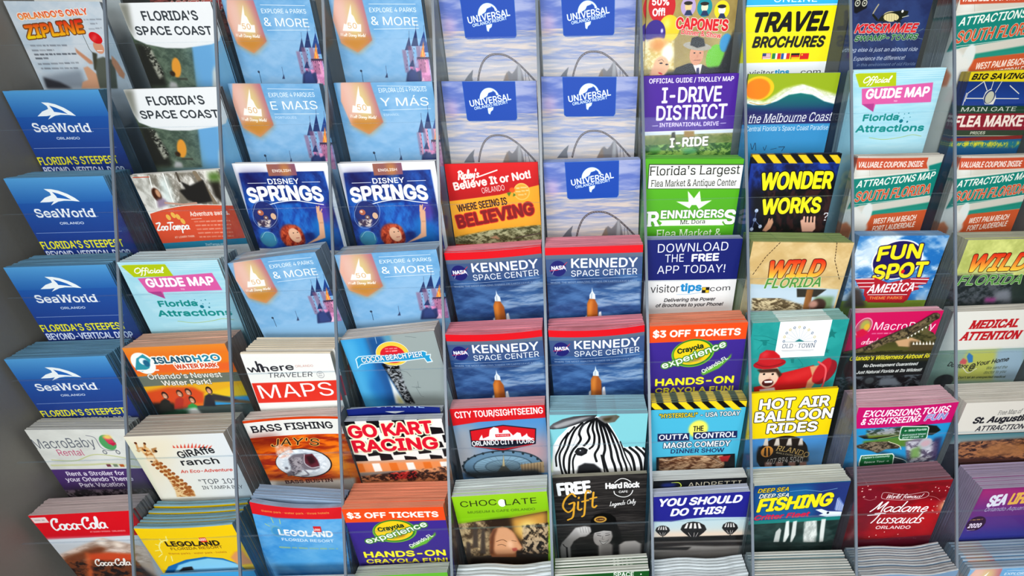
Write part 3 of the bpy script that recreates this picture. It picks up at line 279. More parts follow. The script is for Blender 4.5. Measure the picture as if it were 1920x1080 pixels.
 'universal':[('G',0,-1,100,112,'7388c4>a4adc8'),('N',[(-3.1,0.6),(101.3,-0.9),(105.9,79.8),(0.8,79.3)],'6074bc','b0b4d4',40,9,0.8,2.4,11),('N',[(0,30.8),(100,30.8),(100,112),(0,112)],'8c98bc','dccab8',34,4,0.85,3,12),('N',[(0,59.5),(100,59.5),(100,112),(0,112)],'b4b4bc','e4d6c8',36,3,0.7,2.6,14),('P',[(1.1,20.0),(12.7,17.0),(13.9,32.3),(2.2,35.4)],'d4a6c8',7,0.5),('P',[(21.9,0.3),(77.8,0.3),(77.7,35.6),(75.8,37.9),(25.5,38.3),(23.2,36.7)],'0a4fae',0.3),('E',49.6,17.0,10.8,10.9,'f4f8fc',0,0.2),('E',49.6,18.2,9.8,10.2,'0a4fae',0,0.2),('P',[(39.7,15.5),(41.4,11.0),(45.4,7.2),(51.9,7.3),(53.6,9.5),(48.7,11.0),(47.1,14.0),(43.0,16.3),(40.6,18.5)],'f4f8fc',0.2),('P',[(56.1,9.5),(58.9,12.5),(59.9,15.5),(56.9,13.2)],'f4f8fc',0.2),('P',[(37.3,17.0),(61.8,12.5),(63.8,26.2),(37.2,30.8)],'0a4fae',0.2),('T','UNIVERSAL',28.2,24.3,72.7,17.6,6.3,'ffffff','b'),('T','ORLANDO RESORT',32.3,27.4,69.0,21.0,2.9,'ffffff','b'),('P',[(46.4,25.6),(53.0,24.4),(52.2,27.4),(49.7,29.0),(48.6,31.9),(46.9,30.8)],'f4f8fc',0.2),('L',[(31.6,79.8),(34.6,69.4),(39.7,59.5),(47.4,53.8),(56.7,52.7),(66.1,54.7),(76.5,61.3),(87.3,71.3),(95.5,80.0)],1.8,'2c2830',1),('L',[(31.6,79.8),(34.6,69.4),(39.7,59.5),(47.4,53.8),(56.7,52.7),(66.1,54.7),(76.5,61.3),(87.3,71.3),(95.5,80.0)],0.7,'a89c9c',1),('L',[(30.9,78.9),(32.3,80.6)],0.3,'2a2830'),('L',[(31.8,75.7),(33.2,77.4)],0.3,'2a2830'),('L',[(32.7,72.5),(34.1,74.2)],0.3,'2a2830'),('L',[(33.7,69.4),(35.0,71.0)],0.3,'2a2830'),('L',[(35.1,66.3),(36.5,67.9)],0.3,'2a2830'),('L',[(36.7,63.2),(38.1,64.9)],0.3,'2a2830'),('L',[(38.3,60.2),(39.6,61.8)],0.3,'2a2830'),('L',[(40.2,57.8),(41.6,59.5)],0.3,'2a2830'),('L',[(42.6,56.1),(44.0,57.7)],0.3,'2a2830'),('L',[(44.9,54.3),(46.3,56.0)],0.3,'2a2830'),('L',[(47.4,52.9),(48.8,54.6)],0.3,'2a2830'),('L',[(50.3,52.6),(51.7,54.2)],0.3,'2a2830'),('L',[(53.2,52.3),(54.5,53.9)],0.3,'2a2830'),('L',[(56.0,51.9),(57.4,53.5)],0.3,'2a2830'),('L',[(58.9,52.5),(60.3,54.2)],0.3,'2a2830'),('L',[(61.8,53.1),(63.2,54.8)],0.3,'2a2830'),('L',[(64.7,53.7),(66.1,55.4)],0.3,'2a2830'),('L',[(67.8,55.4),(69.2,57.0)],0.3,'2a2830'),('L',[(71.0,57.4),(72.4,59.1)],0.3,'2a2830'),('L',[(74.2,59.4),(75.6,61.1)],0.3,'2a2830'),('L',[(77.5,62.0),(78.9,63.6)],0.3,'2a2830'),('L',[(80.7,65.0),(82.2,66.7)],0.3,'2a2830'),('L',[(84.0,68.1),(85.5,69.8)],0.3,'2a2830'),('L',[(87.2,71.1),(88.6,72.8)],0.3,'2a2830'),('L',[(89.7,73.8),(91.1,75.5)],0.3,'2a2830'),('L',[(92.2,76.5),(93.7,78.2)],0.3,'2a2830'),('P',[(14.6,81.1),(21.6,72.7),(28.1,66.9),(25.9,74.4),(26.7,81.1)],'6e7078',0.4),('P',[(58.9,81.3),(63.1,72.8),(66.4,68.7),(70.0,72.0),(73.3,68.7),(78.3,61.3),(81.2,71.2),(83.3,81.4)],'7e7c80',0.6),('P',[(58.9,81.3),(64.7,69.5),(66.7,81.3)],'8c7c70',1),('P',[(76.7,64.6),(78.3,61.3),(80.3,71.2),(79.8,81.3),(75.4,81.3)],'a4a4a8',1),('L',[(84.7,71.2),(84.5,81.4)],0.5,'55525a'),('L',[(87.3,72.9),(89.4,81.4)],0.5,'55525a')],
 'capone':[('G',0,-1,100,112,'a48a50>b4a468'),('P',[(64.2,20.6),(7.9,-4.6),(14.0,-4.6)],'c8b070',2,0.6),('P',[(64.2,20.6),(21.7,-4.5),(27.8,-4.4)],'c8b070',2,0.6),('P',[(64.2,20.6),(35.5,-4.3),(41.6,-4.2)],'c8b070',2,0.6),('P',[(64.2,20.6),(49.3,-4.1),(55.5,-4.0)],'c8b070',2,0.6),('P',[(64.2,20.6),(63.2,-3.9),(69.4,-3.8)],'c8b070',2,0.6),('P',[(64.2,20.6),(77.1,-3.7),(83.3,-3.6)],'c8b070',2,0.6),('P',[(64.2,20.6),(91.0,-3.5),(97.2,-3.4)],'c8b070',2,0.6),('P',[(64.2,20.6),(104.9,-3.3),(111.1,-3.3)],'c8b070',2,0.6),('P',[(64.2,20.6),(118.8,-3.2),(125.0,-3.1)],'c8b070',2,0.6),('N',[(-6.8,11.3),(99.4,12.8),(102.4,83.0),(-4.1,81.1)],'8e7c48','c0b070',20,20,0.5,2,1),('E',16.8,17.1,14.8,15.4,'c81e28'),('T','50%',5.5,16.3,24.6,16.6,6.7,'f6eee8','B'),('T','Off!',6.7,26.0,20.8,25.5,7.0,'f6f2ee','B'),('E',26.0,37.0,11.8,12.3,'e8cc30',10,0.3),('E',23.3,32.6,3.0,4.3,'f4e480',10,4),('E',10.8,41.3,11.5,12.3,'402c8c',0,0.3),('E',18.2,39.0,1.3,2.0,'e8e4f8',0,1),('E',45.9,17.8,8.3,8.7,'b8a4cc'),('E',45.9,17.8,3.8,4.2,'e8c890'),('P',[(41.8,25.4),(44.3,20.9),(48.4,20.9),(51.3,25.6)],'2c3c60',0.3),('E',45.6,14.8,4.8,1.7,'2c2620'),('E',64.0,18.5,8.3,8.7,'18909a'),('E',64.0,18.5,3.8,4.2,'f0e0c0'),('P',[(60.0,26.1),(62.4,21.5),(66.5,21.6),(69.6,26.3)],'2c3c60',0.3),('E',63.7,15.5,4.8,1.6,'2c2620'),('E',83.5,21.2,8.5,8.4,'f0d828'),('E',83.5,21.2,3.9,4.0,'ffffff'),('P',[(79.7,28.8),(82.0,24.2),(86.1,24.3),(89.2,29.0)],'2c3c60',0.3),('E',83.1,18.1,4.9,1.7,'2c2620'),('T',"CAPONE'S",33.2,37.4,92.3,40.3,10.7,'d8242c','B',('f4e8dc',0.6),-0.4),('T','Dinner & Show',40.0,42.2,85.5,46.6,4.6,'d8242c','bs',('f4e8dc',0.4)),('E',81.2,65.0,10.5,12.7,'74c43c',10,0.3),('E',91.7,51.1,6.8,8.7,'3a94c8',10,1),('P',[(-4.1,81.1),(87.9,73.5),(99.7,38.1),(102.4,83.0)],'1c1a18',2),('P',[(82.4,82.7),(96.1,60.0),(102.4,83.0)],'151312',2),('E',14.6,60.2,18.1,15.0,'ecdc94',0,1.5),('N',[(-3.8,46.6),(32.4,47.2),(34.4,75.6),(-2.7,75.0)],'d8b860','f8f0c8',5,4,0.8,3,4),('E',14.9,52.0,10.2,6.0,'dc8a3c',0,4,0.8),('E',26.0,60.4,6.8,9.0,'f4f0e4',0,3),('E',19.4,72.3,8.8,9.6,'ecb890',10,1),('P',[(8.8,73.7),(23.6,73.9),(22.5,82.4),(5.9,82.1)],'e8b088',2),('E',19.2,69.3,2.0,0.8,'3a2420'),('E',25.9,70.6,1.8,0.8,'3a2420'),('L',[(15.8,67.0),(19.8,65.5),(22.4,67.8)],0.4,'5a3a28'),('E',19.0,79.2,2.7,0.9,'d8202c',20),('P',[(31.6,82.5),(36.8,74.2),(51.3,69.8),(67.9,71.6),(78.3,76.4),(82.5,83.4)],'1e1c20',0.6),('P',[(56.4,71.4),(67.0,70.9),(65.5,80.8),(61.4,80.7)],'f0ece8',0.4),('P',[(60.8,74.6),(63.6,74.3),(64.8,81.6),(60.6,81.5)],'3c3c68',0.3),('E',59.5,61.7,8.1,10.2,'d89c7c'),('E',56.9,60.1,1.2,0.6,'30201c'),('E',63.5,60.2,1.1,0.6,'30201c'),('L',[(56.8,67.2),(64.1,67.0)],0.5,'8a4a3c'),('E',60.8,63.2,1.0,1.5,'c88468',0,1),('E',59.6,53.8,16.4,3.8,'aaa498',6),('P',[(51.4,52.6),(52.4,46.0),(58.7,44.7),(66.2,47.0),(68.5,53.6),(59.7,55.3)],'221e20',0.5)],
 'travel':[('G',0,-1,100,112,'f4e614'),('G',0,-5.8,100,17.4,'3ab4e8'),('T','ONLINE',29.2,13.6,77.0,14.0,6.4,'f0f8ff'),('G',0,16.0,100,16.8,'e8f4f8'),('T','TRAVEL',10.6,41.1,96.4,40.5,18.6,'141210','Bi'),('T','BROCHURES',11.5,55.3,94.1,55.9,10.8,'141210','Bi'),('P',[(24.8,60.6),(34.6,60.6),(34.6,66.3),(24.8,66.3)],'b8485c'),('P',[(24.9,61.2),(34.0,61.2),(34.0,62.0),(24.9,62.0)],'f0eaea'),('P',[(25.1,62.6),(34.2,62.6),(34.2,63.4),(25.1,63.4)],'f0eaea'),('P',[(25.3,64.0),(34.4,64.0),(34.4,64.8),(25.3,64.8)],'f0eaea'),('P',[(25.5,65.4),(34.6,65.4),(34.6,66.2),(25.5,66.2)],'f0eaea'),('P',[(24.8,60.6),(29.1,60.6),(29.1,63.4),(24.8,63.4)],'3a4a88'),('P',[(36.0,60.9),(45.9,60.9),(45.9,66.6),(36.0,66.6)],'ece8e8'),('P',[(36.0,60.9),(39.8,60.9),(39.8,66.4),(36.0,66.4)],'1e8848'),('P',[(42.1,61.0),(45.9,61.0),(45.9,66.6),(42.1,66.6)],'d02c30'),('P',[(46.4,61.1),(56.4,61.1),(56.4,66.8),(46.4,66.8)],'2858a8'),('P',[(49.5,61.1),(53.5,61.1),(53.5,66.7),(49.5,66.7)],'f4f4f4'),('P',[(52.5,61.2),(56.4,61.2),(56.4,66.8),(52.5,66.8)],'d8302c'),('P',[(57.7,61.3),(67.6,61.3),(67.6,67.0),(57.7,67.0)],'1a1614'),('P',[(58.0,63.2),(67.3,63.2),(67.3,65.2),(58.0,65.2)],'c8201c'),('P',[(58.3,65.0),(67.6,65.0),(67.6,67.0),(58.3,67.0)],'f0c020'),('P',[(68.2,61.5),(78.3,61.5),(78.3,67.3),(68.2,67.3)],'d8201c'),('E',70.4,63.0,0.9,0.8,'f8e020'),('G',0,69.8,100,112,'e8ecee'),('T','visitor',12.6,82.8,40.6,82.8,5.6,'282830'),('T','tips',41.9,82.8,58.9,82.3,5.8,'1c90c8','B'),('T','.com',69.4,82.2,95.5,82.1,4.8,'282830')],
 'kissimmee':[('G',0,-1,100,112,'333c66>2e4a7c'),('N',[(1.6,9.4),(102.9,11.3),(105.0,73.1),(18.8,71.2)],'2c3458','3c5080',20,14,0.6,2,1),('P',[(1.2,8.0),(18.3,9.7),(19.4,16.8),(8.0,21.6),(4.8,20.8)],'12121a',0.5),('E',6.9,12.3,3.4,3.2,'b8b8a8'),('E',6.9,12.3,2.2,2.0,'181818'),('E',6.9,12.3,1.0,0.9,'d0d0c0'),('E',15.6,12.5,3.3,3.1,'b8b8a8'),('E',15.6,12.5,2.1,2.0,'181818'),('E',15.6,12.5,1.0,0.8,'d0d0c0'),('E',52.5,25.3,10.5,4.8,'d8cc98',4),('P',[(35.9,29.4),(40.4,24.4),(47.4,21.6),(58.9,20.4),(64.6,19.8),(72.8,20.7),(72.8,23.6),(68.8,26.4),(64.0,29.9)],'24281c',0.4),('E',52.8,26.1,9.8,3.8,'d8cc98',4),('L',[(35.5,27.9),(29.2,23.4),(30.7,18.5),(33.3,14.2)],1.6,'a8a088',1),('L',[(35.5,27.9),(29.2,23.4)],2.2,'20241a'),('L',[(42.9,23.0),(44.8,29.1)],0.3,'8a7c50'),('L',[(46.1,23.1),(48.0,29.2)],0.3,'8a7c50'),('L',[(49.3,23.1),(51.2,29.2)],0.3,'8a7c50'),('L',[(52.5,23.2),(54.4,29.3)],0.3,'8a7c50'),('L',[(55.6,23.2),(57.6,29.3)],0.3,'8a7c50'),('L',[(58.8,23.3),(60.8,29.4)],0.3,'8a7c50'),('E',65.3,20.8,1.4,1.3,'f4f4e8'),('L',[(66.8,26.3),(74.3,25.0)],0.6,'d8d8c0'),('L',[(39.8,25.8),(45.2,30.3)],1,'2a2c20'),('L',[(57.7,29.1),(66.2,30.7)],1,'2a2c20'),('T','KISSIMMEE',10.1,40.1,90.6,40.7,8.7,'c8202c>e03c3c','Bi',('e8dcd0',0.5)),('T','SWAMP-TOURS',12.2,47.6,93.0,47.5,5.4,'2a7c34>1c5c2c','Bi',('e0e4d0',0.4)),('L',[(91.4,40.0),(97.4,37.2)],0.3,'88a0a0'),('L',[(93.5,46.0),(102.2,47.7)],0.3,'88a0a0'),('T','Everything else is just an airboat ride',-14.6,57.4,96.8,58.5,3.7,'d4dce8','is'),('T','Experience the difference!',16.4,66.5,83.2,66.5,3.8,'d4dce8','is'),('T','in this environment of old Florida',22.1,72.1,98.6,72.5,2.8,'8ea0bc','is')],
 'southfl':[('G',0,-1,100,112,'ccc8bc'),('P',[(-1.8,-0.7),(20.7,-0.2),(16.4,20.8),(3.7,22.1)],'dfe0da',8),('L',[(11.0,-0.4),(18.8,20.8)],0.3,'a8a8a0'),('G',0,-0.1,100,1.8,'b0a8a0',0.4),('P',[(-1.2,1.7),(81.0,2.4),(81.0,8.3),(84.6,13.8),(1.7,13.9)],'c4583c',0.3),('T','VALUABLE COUPONS INSIDE',2.4,11.6,77.2,11.7,6.1,'f0e4dc','b'),('P',[(85.0,10.9),(103.3,7.2),(114.2,39.8),(99.1,44.6)],'1c8478',1),('P',[(0.8,23.7),(95.6,16.0),(105.2,12.9),(114.5,40.7),(15.9,52.2),(5.2,56.3),(1.8,56.2),(5.2,42.4)],'1d8478',0.4),('L',[(1.2,22.1),(95.4,15.3)],0.4,'e8e8e0'),('L',[(7.4,51.4),(98.6,43.3)],0.4,'e8e8e0'),('T','ATTRACTIONS MAP',6.2,32.9,97.3,24.6,7.6,'ecebe2','bi'),('T','SOUTH FLORIDA',8.3,48.3,96.5,40.8,11.2,'cf5a36','bi',('efe6da',0.35)),('P',[(19.5,60.2),(113.7,48.5),(116.1,55.5),(20.9,65.5)],'2a8c78',1),('P',[(34.6,59.7),(103.6,53.4),(105.0,57.9),(35.3,62.3)],'2a9080',0.5),('P',[(27.7,65.7),(37.0,62.4),(116.7,57.3),(128.2,92.1),(26.7,89.4)],'c65c34',0.6),('E',26.8,62.1,6.3,12.6,'d8dcd8',0,1),('P',[(-7.5,59.5),(11.1,52.9),(27.2,63.9),(32.6,78.5),(26.7,89.4),(-1.1,88.6)],'dcdcd6',2),('T','WEST PALM BEACH',38.5,73.5,90.2,70.2,6.5,'f0e0d4','bi'),('T','FORT LAUDERDALE',39.1,82.3,91.5,77.8,6.3,'f0e0d4','bi'),('P',[(-4.3,73.9),(5.1,70.5),(13.7,78.0),(12.8,89.0),(-1.1,88.6)],'c87850',2)],
 'seaworld':[('G',0,-1,100,112,'4f9cd8>22308c'),('G',0,-1.8,100,27.6,'5fa2d2>2f63a8'),('G',0,24.6,100,112,'2f5fa6>20266e'),('P',[(34.4,10.8),(41.6,11.2),(48.2,12.8),(55.5,16.2),(60.9,20.2),(64.4,24.1),(56.9,23.1),(48.7,22.8),(42.5,23.5),(33.1,27.1),(36.6,24.3),(38.2,23.1),(33.2,23.8),(23.5,23.9),(30.9,19.4),(38.5,17.1),(38.6,14.5)],'eef3f8',0.15),('P',[(41.2,13.9),(47.3,16.1),(52.5,18.8),(56.6,22.1),(49.0,20.7),(43.3,19.9),(43.0,17.9)],'2f6cb8',0.15),('P',[(37.2,19.5),(40.3,20.4),(40.9,22.0),(35.7,22.3),(30.5,22.7)],'eef3f8',0.2),('T','SeaWorld',12.3,38.9,73.2,39.9,8.7,'f2f5fa','bs'),('T','ORLANDO',32.4,46.8,57.4,46.9,2.6,'e8eef6','b'),('L',[(2.4,55.1),(92.6,55.4)],0.35,'a8bce0'),('T',"FLORIDA'S STEEPEST",0.1,72.4,88.3,71.9,8.3,'f2e832','b'),('T','BEYOND-VERTICAL DROP',1.0,82.1,91.3,82.6,7.8,'e0e6f4','b'),('L',[(74.7,39.3),(75.6,39.3)],0.3,'e8eef6')],
 'idrive':[('G',0,-1,100,112,'53289a'),('T','OFFICIAL GUIDE / TROLLEY MAP',5.8,7.1,95.1,7.2,4.6,'f0ecf8','b'),('T','I-DRIVE',19.8,26.4,83.6,26.4,15.2,'f0ecf8','b'),('T','DISTRICT',14.7,43.4,91.3,43.2,14.7,'f0ecf8','b'),('T','INTERNATIONAL DRIVE',18.5,49.9,83.6,50.2,4.2,'e6e0f2','b'),('L',[(11.0,48.5),(17.1,48.4)],0.5,'e6e0f2'),('L',[(85.4,48.1),(91.3,47.9)],0.5,'e6e0f2'),('G',0,54.1,100,112,'dfe4e4>c8d0d0'),('G',0,55.2,100,59.8,'d4dee8'),('N',[(0,58.1),(100,58.1),(100,112),(0,112)],'70703c','b8a870',6,4,0.9,3,6),('P',[(1.2,59.8),(100.4,59.8),(103.3,84.9),(1.9,81.4)],'5a7c38',3,0.6),('N',[(0,68.0),(100,68.0),(100,112),(0,112)],'2c5c28','9cc464',5,4,0.9,4,8),('P',[(46.1,54.8),(57.2,55.2),(57.9,63.3),(46.8,63.8)],'9c7c40',1),('P',[(32.6,56.0),(36.0,55.3),(37.5,65.9),(32.3,65.8)],'383428',1),('E',14.6,73.5,6.9,3.3,'5ca048',0,2),('E',53.7,75.6,8.4,3.1,'5ca870',0,3),('T','I-RIDE',30.9,71.7,74.0,70.8,10.2,'f4f2ec','B',('48502c',0.5))],
 'melbourne':[('G',0,-1,100,112,'9ab024'),('E',12.8,13.8,17.0,11.7,'f8c424',0,0.8),('E',12.1,14.5,13.6,10.2,'f0861c',0,1),('P',[(-10.6,27.2),(5.6,25.9),(19.2,28.5),(30.3,26.3),(42.2,18.8),(50.9,12.9),(61.9,10.8),(73.9,14.0),(86.9,21.1),(107.1,22.9),(110.5,37.0),(-9.6,35.0)],'f2f0ea',0.4),('N',[(-3.1,22.7),(22.1,26.2),(41.3,14.2),(60.1,10.0),(77.4,14.8),(103.5,21.3),(104.9,27.5),(54.0,20.5),(22.6,29.3),(-2.2,28.9)],'f4f2ec','d8dcc8',3,2,0.8,4,3),('P',[(-2.4,27.3),(9.5,29.9),(22.7,30.1),(35.3,26.4),(47.4,20.4),(60.2,18.8),(73.7,20.8),(88.3,27.3),(109.4,32.3),(114.3,53.1),(0.9,51.1)],'1c7a74>28286c',0.5),('L',[(5.0,27.1),(16.0,29.5),(28.9,27.8)],0.6,'c8a030',1),('P',[(-1.6,33.6),(23.6,35.6),(110.1,35.4),(113.9,51.5),(0.6,49.5)],'2c2a68',5),('T','the Melbourne Coast',7.1,48.0,101.0,46.8,8.9,'f0f2f6','is'),('E',101.7,38.8,1.2,1.1,'e8ecf2'),('G',0,49.4,100,112,'3f93c6'),('G',0,50.6,100,52.2,'4a9ccc'),('T',"Central Florida's Space Coast Paradise",5.0,56.4,98.9,56.1,5.0,'e2edf5'),('L',[(12.8,69.4),(15.4,75.4),(17.8,68.7),(19.8,76.3)],0.6,'22344c',1),('L',[(27.9,73.1),(30.1,76.5),(31.4,71.5)],0.5,'22344c',1),('L',[(45.9,73.4),(52.8,73.2),(50.1,77.7)],0.6,'22344c'),('L',[(36.9,75.8),(43.6,74.7)],0.4,'22344c')],
 'guidemap':[('G',0,-1,100,112,'a9d6e2'),('N',[(-0.2,-2.3),(100.3,0.7),(101.3,80.5),(17.4,77.7)],'9ccfdf','bfe0e8',40,5,0.6,2,1),('G',0,0.8,100,1.1,'d8ecf2'),('G',0,2.9,100,3.2,'d8ecf2'),('G',0,5.0,100,5.2,'d8ecf2'),('G',0,7.0,100,7.3,'d8ecf2'),('G',0,9.1,100,9.4,'d8ecf2'),('P',[(2.6,3.7),(6.3,3.0),(46.6,3.2),(50.0,16.2),(10.0,16.0)],'b4c41c',0.3),('K','Official',13.3,12.1,43.2,12.0,5.7,'f6f8ec',1.0),('P',[(13.0,17.6),(89.8,13.7),(93.3,32.7),(32.0,33.2),(31.3,40.1),(16.9,32.7)],'d864a4',0.3),('P',[(16.9,32.7),(30.3,32.3),(31.5,40.6)],'b0488c',0.3),('T','GUIDE MAP',18.9,27.8,88.5,27.2,9.9,'f8f0f4','B'),('T','TO',51.4,31.4,55.3,31.3,1.6,'f8f0f4','b'),('T','Florida',21.6,49.8,61.8,49.8,7.0,'0f8c88','B'),('T','Attractions',16.1,60.9,93.9,61.8,7.3,'0f8c88','B'),('E',65.5,50.7,2.1,1.9,'1a7c8c'),('E',67.3,43.6,0.5,0.5,'1a7c8c'),('E',71.9,43.0,0.7,0.6,'1a7c8c'),('E',62.3,45.8,0.5,0.5,'1a7c8c'),('E',72.7,51.7,1.0,1.0,'1a7c8c'),('E',67.6,47.6,0.5,0.5,'1a7c8c'),('E',74.6,47.0,0.5,0.5,'1a7c8c'),('E',60.7,42.6,0.5,0.5,'1a7c8c'),('L',[(33.6,66.7),(50.6,69.2),(69.7,67.5),(82.2,65.3),(93.2,67.0)],0.5,'a4bc60',1)],
 'fleamarket':[('G',0,-1,100,112,'1f3c7c'),('G',0,12.5,100,32.6,'233c78>2a4c94'),('P',[(-2.5,-0.2),(-1.0,-2.8),(80.6,0.1),(85.3,11.8),(0.4,8.8)],'d8c424',0.3),('T','BIG SAVINGS',3.1,7.4,82.5,8.7,5.7,'1c1a18','Bi'),('G',0,28.7,100,32.6,'30488c'),('L',[(4.1,20.2),(21.1,9.5)],0.9,'d8d4c8'),('L',[(3.3,27.8),(4.1,20.2)],0.9,'d8d4c8'),('L',[(2.1,31.6),(2.4,20.1)],0.9,'d8d4c8'),('L',[(21.1,9.5),(28.8,18.0)],0.9,'d8d4c8'),('L',[(33.9,9.9),(34.0,18.2)],0.9,'d8d4c8'),('L',[(45.1,10.3),(40.1,23.0)],0.9,'d8d4c8'),('L',[(57.8,14.5),(73.6,22.7)],0.9,'d8d4c8'),('L',[(4.4,25.1),(30.0,26.0)],0.9,'d8d4c8'),('L',[(41.3,26.4),(75.6,27.6)],0.9,'d8d4c8'),('P',[(26.6,25.6),(27.7,19.5),(33.1,16.7),(40.7,20.0),(44.5,26.2),(43.5,32.3),(32.0,31.9)],'d8d4c8',0.3),('E',35.1,24.6,7.2,6.8,'24386c'),('E',35.3,25.1,5.6,5.9,'b8b8a4'),('P',[(-11.0,33.5),(-3.4,31.9),(111.3,36.0),(114.7,44.3),(-3.9,40.8)],'2c4a38',0.4),('T','MAIN GATE',2.1,38.0,77.0,39.8,4.2,'d0d4c8','s'),('P',[(-9.1,39.8),(114.2,43.1),(121.5,60.7),(-7.2,56.6)],'8c2434',0.3),('T','FLEA MARKET',-2.4,53.6,103.1,56.1,11.5,'ecdcd0','Bs'),('P',[(-7.2,56.6),(121.5,60.7),(124.4,67.6),(-6.0,63.3)],'3c4a38',0.3),('T','PRICES',24.5,61.9,45.2,62.3,3.0,'dcdcc8','bs'),('L',[(-5.4,62.4),(123.9,66.5)],0.5,'d8d4c0'),('L',[(-2.8,33.8),(-6.8,36.7),(-6.8,60.7)],0.5,'d8d4c0'),('G',0,65.1,100,68.8,'84302c'),('G',0,68.8,100,112,'28608c'),('N',[(-7.0,68.1),(126.4,72.4),(129.2,79.2),(-7.0,73.9)],'2c7c88','c8c440',5,10,0.9,5,3),('T','COMFORT AT THE ONLY',-3.0,73.2,80.6,75.3,3.3,'e0d83c','b')],
 'zootampa':[('G',0,-1,100,112,'ece8e0'),('N',[(0.0,-0.1),(101.0,0.9),(91.5,41.3),(-0.2,38.6)],'7a7468','e8e4dc',8,12,0.95,3,5),('P',[(1.7,0.8),(20.1,0.4),(16.6,36.3),(1.9,37.0)],'c8c8c0',6,0.6),('P',[(29.8,7.5),(40.5,1.8),(35.5,32.5),(21.5,34.9)],'dce8e4',5,0.8),('L',[(20.8,2.1),(13.1,34.4)],1.2,'f0f0ea'),('L',[(37.1,-0.1),(34.1,32.4)],1.5,'f0f0ea'),('L',[(52.1,0.9),(51.8,8.9)],2.5,'5a5248'),('L',[(72.6,2.2),(81.1,33.8)],5,'8a7c68'),('P',[(52.5,8.9),(61.0,14.3),(78.5,9.0),(78.9,32.0),(62.5,33.4),(51.4,28.5),(46.7,18.3),(54.3,17.1)],'2e2c2a',1.5),('P',[(84.9,11.0),(96.5,10.2),(91.0,34.5),(83.4,27.3)],'34302a',3),('P',[(86.3,3.1),(99.1,2.3),(97.3,11.8),(84.9,11.0)],'5c7c3c',4),('E',19.6,21.4,4.9,7.3,'4a2c20',0,1),('E',21.6,19.9,2.4,4.2,'c89878',0,1),('P',[(17.2,26.3),(25.5,25.1),(28.5,32.0),(14.2,35.3)],'98889c',2),('L',[(24.9,30.1),(45.3,33.1),(60.0,32.4)],2,'c09a88'),('L',[(2.4,2.5),(20.4,3.0)],0.8,'c85030'),('P',[(1.9,40.4),(17.7,37.2),(40.3,34.8),(62.1,34.6),(101.4,37.7),(99.3,80.6),(90.5,98.6),(-10.4,91.5)],'da5a3c',0.4),('L',[(2.0,40.1),(17.8,36.9),(40.5,34.5),(62.2,34.3),(101.6,37.2)],0.6,'f4ece4',1),('E',20.9,45.5,2.4,3.2,'ecb858',-10),('E',27.5,43.5,2.4,3.2,'ecb858',-10),('E',32.1,45.6,2.4,3.1,'ecb858',-10),('E',35.4,50.6,2.4,3.2,'ecb858',-10),('K','ZooTampa',1.6,58.7,39.4,59.5,8.2,'f8f4ee',1.5),('T','AT LOWRY PARK',17.5,68.8,41.4,68.7,2.4,'f4d8c8','b'),('T','Adventure awaits.',46.9,46.0,92.6,46.9,5.1,'f6e4da','b'),('L',[(46.3,48.9),(58.2,49.0)],0.5,'f4d0c0'),('Q',48.1,52.7,90.1,54.1,1.9,'f0b8a4',0.8),('Q',47.7,56.9,89.3,58.3,1.9,'f0b8a4',0.8),('Q',47.3,61.1,88.5,62.5,1.9,'f0b8a4',0.8),('Q',46.9,65.3,87.7,66.7,1.9,'f0b8a4',0.8),('Q',46.5,69.6,86.9,70.9,1.9,'f0b8a4',0.8),('G',0,73.3,100,112,'2c88a8'),('T','ZooTampa.org',49.5,79.0,72.5,79.7,2.5,'d8e8ee','b'),('G',0,79.9,100,112,'e8ecec')],
